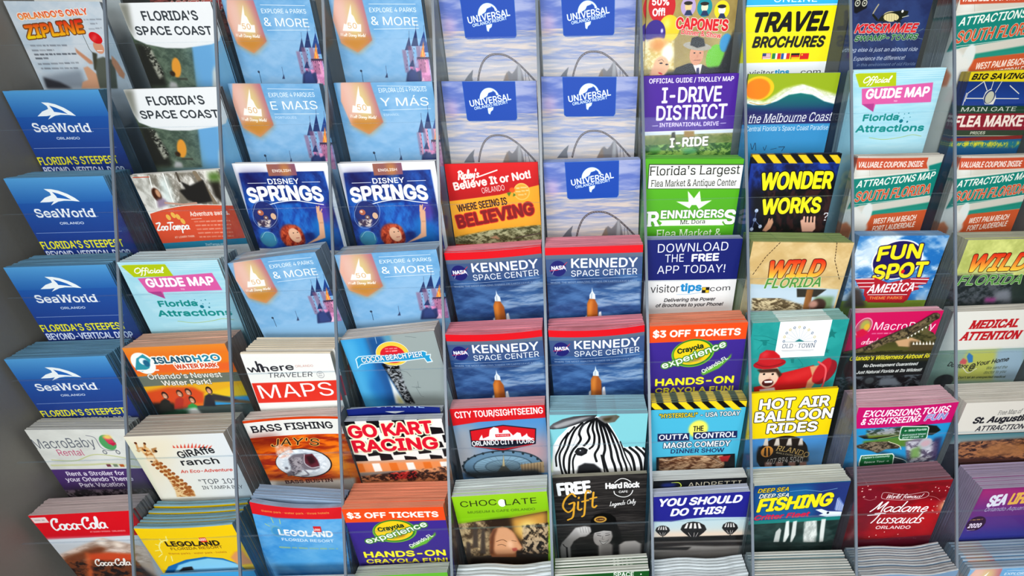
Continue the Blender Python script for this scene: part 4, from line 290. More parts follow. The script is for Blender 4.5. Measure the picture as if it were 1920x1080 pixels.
 'springs':[('G',0,-1,100,112,'f0f0f4'),('P',[(4.3,9.6),(94.0,8.4),(96.4,94.8),(-3.0,90.4)],'2a3c90',0.3),('N',[(4.3,9.6),(94.0,8.4),(96.4,94.8),(-3.0,90.4)],'1c2460','2f6cc4',18,22,0.9,2,21),('N',[(31.4,42.4),(86.1,39.8),(88.9,69.2),(29.1,79.1)],'1a3c98','2f84d8',10,20,0.8,2.4,22),('P',[(4.3,9.6),(33.1,9.6),(33.0,25.8),(7.2,33.7)],'241c54',9,0.8),('P',[(66.7,60.1),(85.7,48.3),(91.3,80.0),(82.7,89.0),(67.8,88.8)],'1f7ac4',6,0.8),('E',83.3,51.7,6.5,11.9,'6a3c9c',0,5,0.8),('P',[(35.6,1.0),(65.5,0.8),(65.2,12.4),(34.9,12.9)],'a06a58|8c5c70',0.3),('P',[(49.4,0.8),(58.6,0.9),(58.5,12.6),(49.2,12.7)],'c88a4c',4,0.8),('T','ENGLISH',40.2,9.1,59.8,8.7,2.8,'f4ece4','b'),('T','DISNEY',32.0,21.2,65.3,21.0,5.6,'f4f4f8','b'),('L',[(10.2,20.0),(30.1,19.9)],0.5,'e8ecf4'),('L',[(68.3,19.4),(87.5,19.3)],0.5,'e8ecf4'),('T','SPRINGS',5.6,41.3,87.5,40.6,16.3,'f6f6fa','B',None,2.4),('L',[(22.4,43.3),(40.1,39.7),(56.2,38.5),(71.5,40.9),(85.3,43.1)],0.9,'f4f4f8',1),('E',18.3,53.4,14.1,15.6,'5a80c0',0,0.4,0.35),('E',18.3,53.4,13.1,14.6,'2c2f68',0,0.4,0.8),('L',[(5.9,50.6),(13.0,40.5),(23.2,38.1),(31.6,41.6),(32.9,51.0),(27.6,61.3),(17.5,68.2),(8.1,67.2),(4.1,59.2),(5.9,50.6)],0.3,'b8d0f0',1),('E',14.1,51.1,3.3,3.1,'b86c54'),('E',13.2,50.4,1.4,1.4,'e8c8b0'),('E',18.3,56.6,2.6,2.4,'7c5c58'),('E',18.3,56.6,1.1,1.0,'d8c8c0'),('E',26.9,55.2,2.9,3.5,'e0b898'),('N',[(8.1,59.3),(23.5,58.6),(19.4,67.3),(6.8,66.3)],'4c3c50','f0e0d0',3,3,0.95,4,3),('E',13.9,80.7,9.3,8.6,'4c98a8',0,1,0.8),('L',[(6.6,78.7),(13.0,72.6),(20.6,74.5),(21.2,82.6)],0.3,'c8e8f0',1),('P',[(76.7,45.6),(79.2,45.1),(79.5,50.7),(81.7,51.6),(80.4,63.8),(78.2,79.8),(67.5,83.3),(53.2,87.6),(68.3,79.7),(72.5,76.1),(74.7,63.7),(74.8,56.7)],'e4b090',0.6),('L',[(76.1,51.6),(77.2,45.1)],1.3,'e4b090'),('L',[(77.7,51.6),(79.8,44.8)],1.2,'e4b090'),('L',[(79.0,52.5),(82.2,47.9)],1.1,'e4b090'),('P',[(75.9,62.0),(80.0,62.0),(80.0,63.8),(75.9,63.8)],'d4a080'),('E',41.1,77.1,12.8,13.0,'a03828',0,2),('N',[(31.6,70.2),(39.3,65.9),(47.7,64.7),(53.1,68.7),(55.2,79.5),(53.4,86.7),(43.0,88.4),(31.4,88.6),(27.8,80.9)],'7c2418','d8643c',4,6,0.9,3,6),('E',44.5,76.6,6.4,8.3,'ecbc9c',-15,0.6),('E',48.2,81.2,2.7,1.8,'ecbc9c',0,1),('L',[(45.3,79.7),(48.7,79.4)],0.6,'a83c3c'),('E',43.6,73.9,0.8,0.5,'3a2420'),('E',48.3,73.3,0.8,0.5,'3a2420')],
 'ripley':[('G',0,-1,100,112,'d81c20'),('G',0,-1.2,100,38.2,'de1c20>b8181c'),('K',"Ripley's",13.2,16.0,35.8,13.8,8.3,'f8e8e0',1.6),('L',[(35.9,13.3),(42.7,11.2),(55.7,7.2)],1.3,'f8e8e0',1),('T','Believe It or Not!',7.1,27.5,92.1,16.2,8.6,'f8e8e0','B'),('T','ORLANDO',37.2,31.2,62.4,28.1,5.8,'f8e4dc'),('P',[(-4.3,39.1),(55.5,33.0),(99.3,23.6),(103.3,23.7),(99.9,89.6),(-11.3,86.7)],'f4ac34',0.3),('E',80.7,30.2,9.0,9.2,'f8c060'),('E',80.7,30.2,7.7,7.8,'f0a83c'),('Q',74.9,27.1,88.1,25.4,1.9,'f8e0b0',0.8),('Q',73.9,30.7,88.2,29.4,1.8,'f8e0b0',0.8),('Q',76.5,34.2,85.6,33.4,1.9,'f8e0b0',0.8),('E',70.3,28.3,3.2,2.7,'e8641c',0,0.5),('P',[(64.1,31.0),(69.3,30.3),(66.3,35.3)],'4c7c2c',0.6),('P',[(71.7,31.2),(74.0,33.8),(70.5,35.4)],'4c7c2c',0.6),('T','WHERE SEEING IS',8.0,50.8,63.9,43.5,8.0,'3c1c14','b'),('T','BELIEVING',6.0,69.2,93.9,55.3,14.7,'8c1c1c','B',('d83028',0.9)),('P',[(0.2,79.6),(43.1,71.6),(99.3,67.6),(99.9,89.6),(-0.8,86.9)],'8c8c5c',1),('N',[(0.3,78.8),(43.1,71.9),(99.3,67.2),(99.9,89.6),(-0.8,86.9)],'4c4c30','c8c8a0',5,3,0.9,3,8),('P',[(40.4,80.6),(47.7,78.1),(52.6,82.8)],'c89878',1),('L',[(70.3,81.4),(98.8,76.6)],1.5,'6c6054')],
 'renningers':[('G',0,-1,100,112,'5cb024'),('P',[(3.7,5.0),(102.7,5.0),(102.7,30.2),(3.7,30.2)],'2a3a20'),('P',[(4.5,5.9),(101.3,5.9),(101.3,29.7),(4.5,29.7)],'eeeeea'),('T',"Florida's Largest",5.6,16.5,97.2,14.7,9.0,'26261e','s'),('T','Flea Market & Antique Center',7.7,27.8,95.6,26.6,6.7,'26261e','s'),('P',[(46.1,32.2),(53.4,40.0),(58.5,32.1),(61.2,43.4),(72.5,42.1),(59.2,51.8),(54.3,47.6),(50.2,50.9),(35.0,43.3),(48.1,43.7)],'f2f4ec',0.2),('P',[(49.3,51.8),(51.8,47.1),(56.7,47.1),(60.2,51.8)],'5cb024'),('T','R',6.6,70.7,19.1,70.4,16.7,'f2f4ec','Bs',('2f6a14',0.4)),('T','ENNINGERS',20.1,62.0,87.5,60.8,9.2,'f2f4ec','Bs',('2f6a14',0.4)),('T','S',87.7,68.3,101.1,67.9,16.1,'f2f4ec','Bs',('2f6a14',0.4)),('P',[(18.2,63.7),(88.6,62.6),(86.6,66.1),(89.5,69.2),(19.9,69.7),(22.1,66.5)],'f2f4ec',0.2),('T','Mt. Dora',42.0,68.0,68.1,67.0,4.5,'26301c','s'),('T','Flea Market &',17.6,83.1,87.1,82.0,9.0,'eef2e4','s')],
 'wonder':[('G',0,-1,100,112,'1c3c94'),('G',0,-1,100,8.9,'14120e'),('N',[(1.0,9.0),(100.4,10.7),(107.9,85.4),(11.8,83.4)],'0c1434','2c4ca4',12,14,0.8,2,4),('P',[(3.0,33.8),(44.1,39.7),(102.7,20.6),(119.8,93.1),(11.1,90.8)],'16141e',8),('N',[(19.6,37.5),(104.7,35.7),(107.9,85.4),(26.9,83.7)],'120e14','4c2c28',6,10,0.8,3,5),('P',[(-1.9,-0.1),(7.4,0.0),(16.9,9.0),(7.5,8.8)],'ecc828',0.2),('P',[(15.5,0.1),(24.9,0.3),(34.6,9.3),(25.1,9.1)],'ecc828',0.2),('P',[(33.0,0.4),(42.4,0.6),(52.2,9.6),(42.8,9.4)],'ecc828',0.2),('P',[(50.5,0.7),(59.9,0.8),(69.9,9.9),(60.4,9.7)],'ecc828',0.2),('P',[(68.1,1.0),(77.5,1.1),(87.7,10.1),(78.2,10.0)],'ecc828',0.2),('P',[(85.7,1.3),(95.1,1.4),(105.4,10.4),(95.9,10.3)],'ecc828',0.2),('P',[(103.3,1.5),(112.7,1.7),(123.2,10.7),(113.7,10.6)],'ecc828',0.2),('T','WONDER',14.0,37.8,97.0,37.2,19.0,'f6ea24','B',('101018',1.2),0.7),('T','WORKS',19.8,65.1,89.7,63.6,18.2,'f6ea24','B',('101018',1.2),0.7),('T','?',95.2,72.3,100.7,72.1,9.0,'e8e8ec','s'),('E',14.5,59.6,2.1,2.2,'c8d8f0',0,0.3),('E',13.9,69.8,2.1,2.2,'c8d8f0',0,0.3),('E',21.8,77.7,2.1,2.2,'c8d8f0',0,0.3),('E',12.2,80.6,2.1,2.2,'c8d8f0',0,0.3),('L',[(14.5,59.6),(13.9,69.8),(21.8,77.7)],0.5,'8ca0d0'),('L',[(13.9,69.8),(12.2,80.6)],0.5,'8ca0d0'),('P',[(25.0,82.7),(30.1,72.8),(34.6,67.9),(36.8,73.0),(34.7,80.2),(30.2,83.8)],'d8a484',0.5),('L',[(30.4,74.6),(31.2,69.2)],1.6,'d8a484'),('P',[(73.2,84.7),(68.5,71.8),(71.1,70.0),(74.4,73.7),(86.9,74.0),(88.8,81.3),(85.9,84.9)],'ecb8a0',0.5),('L',[(73.5,75.5),(72.4,67.9)],2.2,'ecb8a0'),('L',[(77.6,75.6),(76.4,68.0)],2.2,'ecb8a0'),('L',[(81.9,75.7),(80.7,68.1)],2.2,'ecb8a0'),('L',[(86.0,75.8),(84.7,68.1)],2.2,'ecb8a0'),('E',11.3,68.8,5.2,7.2,'20305c',0,5,0.5)],
 'kennedy':[('G',0,-1,100,112,'3c5c88'),('G',0,0.6,100,14.0,'7c8490>5c6c84'),('G',0,12.3,100,112,'4c6088>2c5088'),('N',[(0,31.2),(100,31.2),(100,112),(0,112)],'1f3c6c','5c88bc',26,10,0.7,2,31),('N',[(47.7,49.3),(98.0,36.8),(98.9,65.9),(47.5,67.7)],'3c6498','c0d4e8',22,4,0.6,3,12),('G',0,-4.3,100,7.9,'e0202c'),('E',12.2,22.5,8.5,8.5,'2c2c74'),('L',[(3.6,24.7),(13.5,23.4),(21.7,15.9)],0.6,'d84050',1),('L',[(5.9,28.3),(10.4,20.7),(18.6,20.1),(20.8,25.3)],0.35,'d8dcec',1),('T','NASA',5.3,24.1,20.1,23.6,4.5,'f4f6fa','B'),('T','KENNEDY',25.9,22.4,95.0,23.4,10.2,'f4f6fa','b'),('T','SPACE CENTER',25.6,31.8,94.8,31.4,6.6,'f0f2f8'),('L',[(3.9,34.9),(94.9,34.2)],0.35,'b0c0d8'),('T','WHERE THE MOST AMAZING THINGS ON EARTH LEAVE EARTH',3.6,38.8,94.7,39.5,1.8,'a8b8d0'),('P',[(41.1,86.6),(41.7,62.9),(44.2,57.4),(49.6,57.6),(53.0,65.1),(53.3,87.0)],'c8742c|9c5420',0.5),('P',[(42.3,86.6),(42.7,64.8),(45.9,58.4),(47.6,60.3),(45.5,86.7)],'e09040',2,0.7),('P',[(44.2,57.4),(44.6,52.9),(46.7,49.3),(47.3,44.3),(48.0,49.3),(50.4,53.1),(50.7,58.2)],'e4ecf2',0.4),('P',[(45.9,57.5),(46.3,52.0),(47.4,50.2),(46.9,58.1)],'9cacb8',0.6),('P',[(53.6,79.3),(54.3,73.7),(56.7,72.8),(58.0,87.2),(53.5,87.0)],'e8e8ec',0.6),('P',[(38.5,86.5),(39.0,78.8),(41.1,76.9),(40.9,86.5)],'d8dce0',0.6)],
 'appdl':[('G',0,-1,100,112,'232c74'),('T','DOWNLOAD',12.1,14.1,85.8,12.6,9.4,'eceef6'),('T','THE',20.5,25.2,40.3,24.5,8.8,'eceef6'),('T','FREE',48.5,25.0,77.6,24.1,8.8,'f6f6fa','B'),('T','APP TODAY!',12.9,38.0,85.8,37.3,9.0,'eceef6'),('G',0,45.6,100,112,'e9e9e8'),('T','visitor',7.3,60.3,38.5,59.8,8.9,'343438'),('T','tips',39.6,59.4,63.0,59.1,9.6,'1e8cc8','B'),('L',[(36.2,62.8),(49.6,62.7),(62.8,60.8)],0.4,'70b0d8',1),('P',[(63.5,54.6),(71.6,54.6),(71.6,61.6),(63.5,61.6)],'181818'),('P',[(63.9,55.0),(67.6,55.0),(67.6,58.1),(63.9,58.1)],'e8c42c'),('P',[(67.6,58.1),(71.3,58.1),(71.3,61.2),(67.6,61.2)],'e8c42c'),('T','com',72.4,59.7,94.4,58.7,6.1,'343438'),('T','Delivering the Power',22.7,71.7,80.0,71.0,4.3,'2c2c30','bi'),('T','of Brochures to your Phone!',14.1,78.1,89.3,77.4,4.4,'2c2c30','bi'),('P',[(68.8,54.0),(63.5,54.0),(63.5,48.6),(68.8,48.6)],'e9e9e8')],
 'wildtan':[('G',0,-1,100,112,'d8bc88'),('N',[(0,-2.8),(100,-2.8),(100,51.2),(0,51.2)],'c8a870','e4cc9c',25,20,0.8,2,5),('P',[(5.6,46.1),(98.2,51.7),(98.6,84.9),(12.3,85.4)],'b8ccd8',0.5),('P',[(6.5,51.5),(53.2,53.0),(84.8,54.6),(100.2,84.9),(12.3,85.4)],'c0d0dc',2),('P',[(75.2,60.3),(95.6,60.1),(97.0,84.9),(79.3,85.0)],'78946c',3),('N',[(9.9,62.6),(39.6,62.4),(66.5,70.7),(64.8,77.4),(12.5,77.7)],'5c4a30','d4c098',5,3,0.95,4,8),('L',[(26.6,0.7),(25.6,2.1)],0.7,'3c2c20'),('L',[(24.7,3.2),(23.7,4.6)],0.7,'3c2c20'),('L',[(22.9,5.8),(21.9,7.2)],0.7,'3c2c20'),('L',[(21.0,8.3),(20.0,9.7)],0.7,'3c2c20'),('L',[(19.2,10.9),(18.1,12.3)],0.7,'3c2c20'),('L',[(17.3,13.5),(16.3,14.9)],0.7,'3c2c20'),('L',[(15.4,16.1),(14.5,17.9)],0.7,'3c2c20'),('L',[(13.8,19.5),(12.9,21.4)],0.7,'3c2c20'),('L',[(12.2,23.0),(11.3,24.9)],0.7,'3c2c20'),('L',[(10.5,26.5),(9.6,28.4)],0.7,'3c2c20'),('L',[(8.9,30.0),(8.0,31.9)],0.7,'3c2c20'),('L',[(7.2,33.5),(6.3,35.5)],0.7,'3c2c20'),('L',[(82.8,0.1),(83.0,1.7)],0.7,'3c2c20'),('L',[(83.3,3.2),(83.5,4.8)],0.7,'3c2c20'),('L',[(83.7,6.2),(84.0,7.9)],0.7,'3c2c20'),('L',[(84.2,9.4),(84.4,11.0)],0.7,'3c2c20'),('L',[(84.6,12.5),(84.9,14.2)],0.7,'3c2c20'),('L',[(85.1,15.6),(85.3,17.3)],0.7,'3c2c20'),('L',[(85.5,18.8),(86.5,20.8)],0.7,'3c2c20'),('L',[(87.3,22.5),(88.3,24.6)],0.7,'3c2c20'),('L',[(89.2,26.3),(90.1,28.4)],0.7,'3c2c20'),('L',[(91.0,30.1),(92.0,32.2)],0.7,'3c2c20'),('L',[(92.8,34.0),(93.8,36.0)],0.7,'3c2c20'),('L',[(94.7,37.8),(95.7,39.9)],0.7,'3c2c20'),('P',[(54.4,51.2),(85.7,51.8),(76.8,60.6),(56.9,61.1)],'3c3830',0.5),('P',[(65.2,52.0),(72.0,51.9),(73.1,75.4),(66.0,75.4)],'a87444|7c5028',0.5),('E',80.7,70.6,8.6,8.0,'4c342c',0,1.5),('E',75.8,69.7,4.7,4.6,'c09080',0,2),('T','WILD',22.1,40.2,78.4,37.5,20.2,'d83020>f8d850','Bi',('50281c',0.8)),('T','FLORIDA',20.4,51.4,78.0,48.8,11.5,'5c9448','bi',('dfe8c8',0.4))],
 'wildgreen':[('G',0,-1,100,112,'c4c880'),('N',[(0,-1.9),(100,-1.9),(100,59.4),(0,59.4)],'a8b060','dce08c',20,20,0.8,2,5),('G',0,40.7,100,112,'2c3830>40484c'),('N',[(-13.5,39.4),(68.9,37.9),(83.8,75.9),(-9.3,73.3)],'20282c','5c6068',8,6,0.8,3,7),('P',[(57.9,59.9),(72.9,56.5),(82.2,72.0),(58.9,71.3)],'7c8088',4),('P',[(47.6,67.2),(60.8,67.5),(62.6,72.4),(49.3,72.0)],'a84c90',3),('T','WILD',13.7,36.1,83.7,35.0,20.2,'d83020>f8d850','Bi',('50281c',0.8)),('T','FLORIDA',6.4,51.4,83.8,51.2,11.8,'5c9448','bi',('dfe8c8',0.4))],
 'funspot':[('G',0,-1,100,112,'3c7cb8'),('N',[(0,-1.3),(100,-1.3),(100,112),(0,112)],'2c74b8','dce8f2',22,14,0.95,3,15),('P',[(19.3,1.9),(44.6,2.2),(26.9,30.0),(6.1,36.9),(-0.2,12.0)],'eef2f4',12,0.8),('P',[(50.1,-0.3),(100.1,0.3),(100.6,13.2),(69.0,9.4)],'2a70b4',12,0.8),('P',[(86.4,64.2),(100.3,60.6),(102.9,83.9),(88.5,81.7)],'e8f0f4',8,0.6),('G',0,74.3,100,112,'7c9838'),('P',[(8.8,57.3),(18.4,59.3),(31.2,82.7),(4.1,82.2)],'4c4440',4),('E',50.2,26.7,28.7,22.7,'eef0f6',0,0.3),('E',50.2,26.7,27.0,21.2,'2c2460',0,0.3),('T','FUN',26.6,28.5,75.6,25.3,16.8,'f0e02c','B',('2c1c50',1.1),1.0),('T','SPOT',27.9,50.5,89.0,46.5,18.1,'f0e02c','B',('2c1c50',1.1),0.7),('E',61.0,39.9,2.1,2.4,'d82830'),('P',[(8.1,48.0),(31.5,46.8),(48.1,53.2),(74.5,47.4),(94.6,47.4),(93.4,54.8),(84.0,56.5),(87.1,61.3),(79.4,63.1),(77.6,73.7),(73.7,77.5),(31.2,76.4),(23.7,67.0),(22.8,60.3),(16.7,59.3)],'b42434',0.4),('L',[(9.0,48.3),(30.3,48.3)],1,'f0e8e8'),('L',[(73.3,48.9),(94.1,49.6)],1,'f0e8e8'),('L',[(12.5,52.9),(31.5,52.8)],1,'f0e8e8'),('L',[(74.7,53.4),(92.4,54.0)],1,'f0e8e8'),('L',[(16.0,57.4),(32.8,57.3)],1,'f0e8e8'),('L',[(76.1,57.9),(90.7,58.5)],1,'f0e8e8'),('P',[(28.9,73.9),(72.8,74.6),(75.0,67.8),(74.6,64.0),(26.3,64.2),(29.3,69.0)],'a01c2c',0.3),('T','AMERICA',26.7,65.5,80.8,63.3,10.6,'f4eef0','bi',('b42434',0.5)),('L',[(28.7,67.1),(74.8,67.4)],0.8,'f0e8e8'),('P',[(27.5,68.6),(73.7,68.6),(73.7,74.6),(27.5,74.6)],'c42830'),('T','THEME PARKS',31.6,72.9,70.6,73.0,3.5,'f4a85c','b'),('T','★',60.9,52.8,64.8,52.5,3.7,'f4f0f4')],
 'islandh2o':[('G',0,-1,100,112,'e8802c'),('G',0,-4.1,100,10.3,'e8963c>e87c30'),('P',[(-1.4,19.9),(101.2,21.9),(99.3,31.5),(0.1,30.6)],'e86c34',2),('E',12.4,18.8,11.2,12.9,'f4f4ee',0,0.3),('P',[(1.4,25.8),(8.1,12.8),(16.4,8.0),(21.3,14.5),(16.0,24.7),(7.3,28.5)],'3c98a8',0.4),('E',13.4,16.5,4.0,4.2,'e4f0f0',0,0.4),('E',15.5,18.9,3.0,4.2,'2c6c8c',0,0.6),('L',[(3.3,26.9),(23.5,27.5)],1.6,'f4f0e8'),('T','ISLAND',22.8,20.1,61.4,20.0,7.8,'2c5c70','B',('f4f2ea',1.4)),('T','H2O',62.4,20.1,89.4,19.7,7.8,'2f88a0','B',('f4f2ea',1.4)),('T','WATER PARK',41.7,27.4,83.4,27.5,5.7,'d4502c','B',('f4f2ea',1.2)),('G',0,34.2,100,49.8,'737a6c'),('P',[(-4.3,47.2),(31.4,46.3),(100.7,45.4),(100.3,70.0),(-8.2,63.4)],'e8b02c',0.5),('T',"Orlando's Newest",9.5,38.5,83.3,39.6,6.6,'f4ece0','b',('5c6458',0.4)),('T','Water Park!',19.9,47.1,69.7,47.6,6.6,'f4ece0','b',('5c6458',0.4)),('P',[(-0.6,53.5),(23.9,48.9),(49.0,50.4),(58.5,59.1),(53.8,71.3),(-11.9,71.5)],'d85428',3),('P',[(56.9,59.0),(114.9,46.2),(103.9,78.6),(51.4,77.5)],'ecc428',2),('P',[(56.2,65.2),(108.8,64.2),(96.7,99.8),(40.8,96.3)],'3c9cd4',2),('P',[(63.3,63.6),(106.0,72.4),(104.7,76.1),(61.0,69.7)],'7c6040',2),('G',0,74.5,100,112,'4a5450>9cc4c8'),('P',[(-0.5,68.0),(21.8,69.4),(17.9,94.9),(-11.4,93.0)],'242424',3),('P',[(2.4,79.2),(9.5,66.1),(15.0,63.1),(18.4,66.7),(14.8,80.0)],'30302c',1),('E',16.7,59.1,3.1,4.8,'3c2420'),('E',16.3,60.1,2.2,3.4,'d49c7c',0,0.5),('L',[(14.7,61.4),(16.6,61.6)],0.5,'f4e8e0'),('P',[(18.4,77.6),(25.3,64.6),(30.7,61.6),(34.2,65.1),(30.8,78.4)],'b43c30',1),('E',32.4,57.6,3.2,4.8,'5c3424'),('E',32.0,58.6,2.2,3.4,'d49c7c',0,0.5),('L',[(30.4,59.9),(32.4,60.0)],0.5,'f4e8e0'),('P',[(28.1,76.1),(34.8,63.1),(40.3,60.1),(43.7,63.6),(40.4,76.8)],'c84c30',1),('E',41.9,56.1,3.2,4.8,'48302a'),('E',41.5,57.1,2.2,3.4,'d49c7c',0,0.5),('L',[(40.0,58.4),(41.9,58.5)],0.5,'f4e8e0'),('P',[(50.1,75.3),(56.6,62.3),(62.0,59.3),(65.5,62.9),(62.5,76.1)],'34343c',1),('E',63.5,55.3,3.2,4.8,'30241c'),('E',63.2,56.3,2.2,3.5,'d49c7c',0,0.5),('L',[(61.7,57.7),(63.6,57.8)],0.5,'f4e8e0'),('P',[(27.9,86.8),(34.7,73.5),(40.2,70.5),(43.7,74.1),(40.4,87.6)],'3ca050',1),('E',41.8,66.4,3.2,4.9,'3c2c20'),('E',41.4,67.4,2.2,3.5,'d49c7c',0,0.5),('L',[(39.9,68.8),(41.8,68.9)],0.5,'f4e8e0'),('P',[(64.9,59.5),(79.3,64.5),(87.4,69.2),(77.0,70.6),(61.8,67.6)],'3c3c40',1.5),('P',[(28.0,78.2),(41.7,76.9),(44.9,85.7),(27.9,86.8)],'e8ecec',2),('P',[(1.2,83.0),(33.7,76.4),(26.8,97.6),(-4.2,95.7)],'2c5c44',4),('E',11.3,94.5,9.9,4.3,'182018',0,2)],
 'wheremaps':[('G',0,-1,100,112,'ecebe6'),('T','where',1.9,23.5,54.7,20.4,7.8,'34343a','b'),('T','ORLANDO',56.8,17.3,77.0,16.7,2.5,'c88a80'),('T','TRAVELER',23.6,29.9,73.9,28.8,5.9,'44444a','i'),('E',82.6,26.5,4.2,4.3,'8a8a8e'),('E',82.6,26.5,3.8,3.7,'ecebe6'),('T','MAY',80.7,25.7,85.1,25.5,1.6,'7a7a7e','b'),('T','2020',80.0,28.4,84.3,28.2,1.4,'7a7a7e','b'),('T','h',13.6,23.2,20.8,22.9,13.7,'34343a','b'),('P',[(0.9,36.7),(99.0,33.5),(111.7,33.6),(105.7,59.0),(0.5,62.1)],'e23c2c',0.3),('T','MAPS',6.4,56.3,92.4,52.6,16.8,'f6f2ee')],
 'cocoa':[('G',0,-1,100,112,'9aa4a4'),('P',[(0.1,-0.9),(27.4,-1.5),(29.6,90.8),(-5.5,86.6)],'3c98d0',1.5),('P',[(0.1,-0.9),(15.0,-0.1),(11.2,88.6),(-5.5,86.6)],'58b0dc',8),('P',[(26.7,-1.6),(47.2,-1.2),(44.7,86.0),(24.6,90.2)],'2a5c94',5),('P',[(30.0,30.4),(29.2,79.8),(24.6,90.2),(12.6,60.9)],'2f70b0',8,0.8),('P',[(44.2,-1.5),(55.2,-1.2),(56.8,10.2),(50.1,11.4)],'5c9cb8',4),('P',[(53.4,-0.5),(101.0,-0.1),(89.7,92.5),(52.8,88.1)],'9ea8a6',3),('L',[(37.2,0.5),(36.6,7.9)],0.4,'c8e0e8'),('P',[(34.2,32.9),(52.3,33.0),(50.7,57.0),(56.4,87.4),(46.4,86.2),(38.9,51.5)],'1c1c1e',1),('N',[(36.9,35.1),(51.7,34.9),(51.9,65.5),(54.7,87.2),(46.4,86.2),(38.9,51.5)],'101012','b8bcc0',3,2.5,0.9,5,8),('P',[(36.5,45.1),(37.2,51.3),(40.4,64.1),(44.7,86.0),(34.7,84.8),(36.3,63.7)],'e4e8e8',1.5),('P',[(39.8,72.5),(44.7,86.0),(38.0,85.2)],'d8d088',3),('L',[(52.8,43.0),(58.7,46.1),(61.4,51.7)],0.35,'6a7474'),('L',[(67.0,58.9),(65.8,67.1),(58.7,65.2),(68.3,67.4),(63.9,64.8)],0.35,'6a7474'),('L',[(63.3,66.8),(65.6,78.1),(68.6,79.8)],0.35,'6a7474'),('L',[(68.4,3.1),(74.4,4.3),(79.7,5.7)],0.35,'6a7474'),('E',49.6,21.9,17.8,14.8,'f4f4ea'),('E',49.6,21.9,17.4,14.3,'ecc84c'),('E',49.3,22.8,13.1,10.6,'d82c38'),('Q',43.2,15.9,56.7,16.7,1.7,'f4d8d8',0.8),('Q',43.1,19.0,55.9,19.7,1.7,'f4d8d8',0.8),('P',[(8.2,24.0),(12.5,20.9),(31.1,21.1),(46.7,23.7),(63.3,22.1),(82.9,21.8),(86.5,23.6),(85.2,26.9),(90.2,26.5),(88.5,30.8),(90.0,36.3),(83.3,36.9),(81.4,31.4),(60.6,32.3),(41.1,31.7),(21.8,30.4),(12.5,31.3),(7.0,35.7),(7.9,28.8)],'f0f6f8',0.3),('P',[(9.2,24.5),(12.6,21.9),(30.8,22.1),(46.4,24.6),(63.1,23.0),(82.7,22.8),(85.5,24.4),(84.0,27.8),(89.0,27.6),(87.4,30.7),(88.6,35.2),(83.9,35.6),(82.1,30.5),(60.9,31.4),(41.4,30.7),(22.1,29.5),(12.5,30.3),(8.1,34.2),(9.0,28.4)],'2f9ccc',0.3),('T','COCOA BEACH PIER',14.3,29.4,80.9,28.8,6.7,'f4f8fa','b',('24608c',0.35))],
 'crayola':[('G',0,-1,100,112,'45308c'),('G',0,-2.4,100,112,'4b3596>3d2c80'),('G',0,-7.8,100,19.6,'ea5524'),('T','$3 OFF TICKETS',3.0,13.6,93.7,14.8,8.4,'fbf3ec','B'),('P',[(-0.1,17.2),(98.2,18.0),(98.3,19.1),(39.3,19.6),(-0.1,18.7)],'ea5524',0.6),('E',46.1,34.3,22.6,17.2,'78b83c',-8,0.3),('E',46.1,33.7,21.0,16.4,'2c7c34',-8,0.3),('E',45.6,33.7,19.7,14.8,'f4cc24',-8,0.3),('P',[(29.8,40.3),(44.3,44.1),(57.0,35.9),(57.9,26.2),(60.2,34.1),(54.2,42.6),(42.8,46.0)],'2c9c5c|e0641c',2),('T','Crayola',30.3,34.9,57.2,28.5,6.6,'1c3c28','B'),('T','experience',15.3,52.5,80.8,27.4,8.2,'f6f4ee','b',('4c8c34',1.3),-1.2),('P',[(56.5,59.8),(84.3,41.2),(87.1,36.4),(86.8,41.7),(75.5,54.7),(59.3,63.0)],'6cb43c',1),('T','Orlando,FL',59.1,60.7,84.5,43.2,5.2,'eef4e4','b'),('T','HANDS-ON',7.7,74.7,93.4,74.6,9.7,'f8ec34','B',('3c2a7c',0.5)),('T','CRAYOLA FUN!',8.1,84.3,94.2,85.2,7.1,'e8dc38','B')],
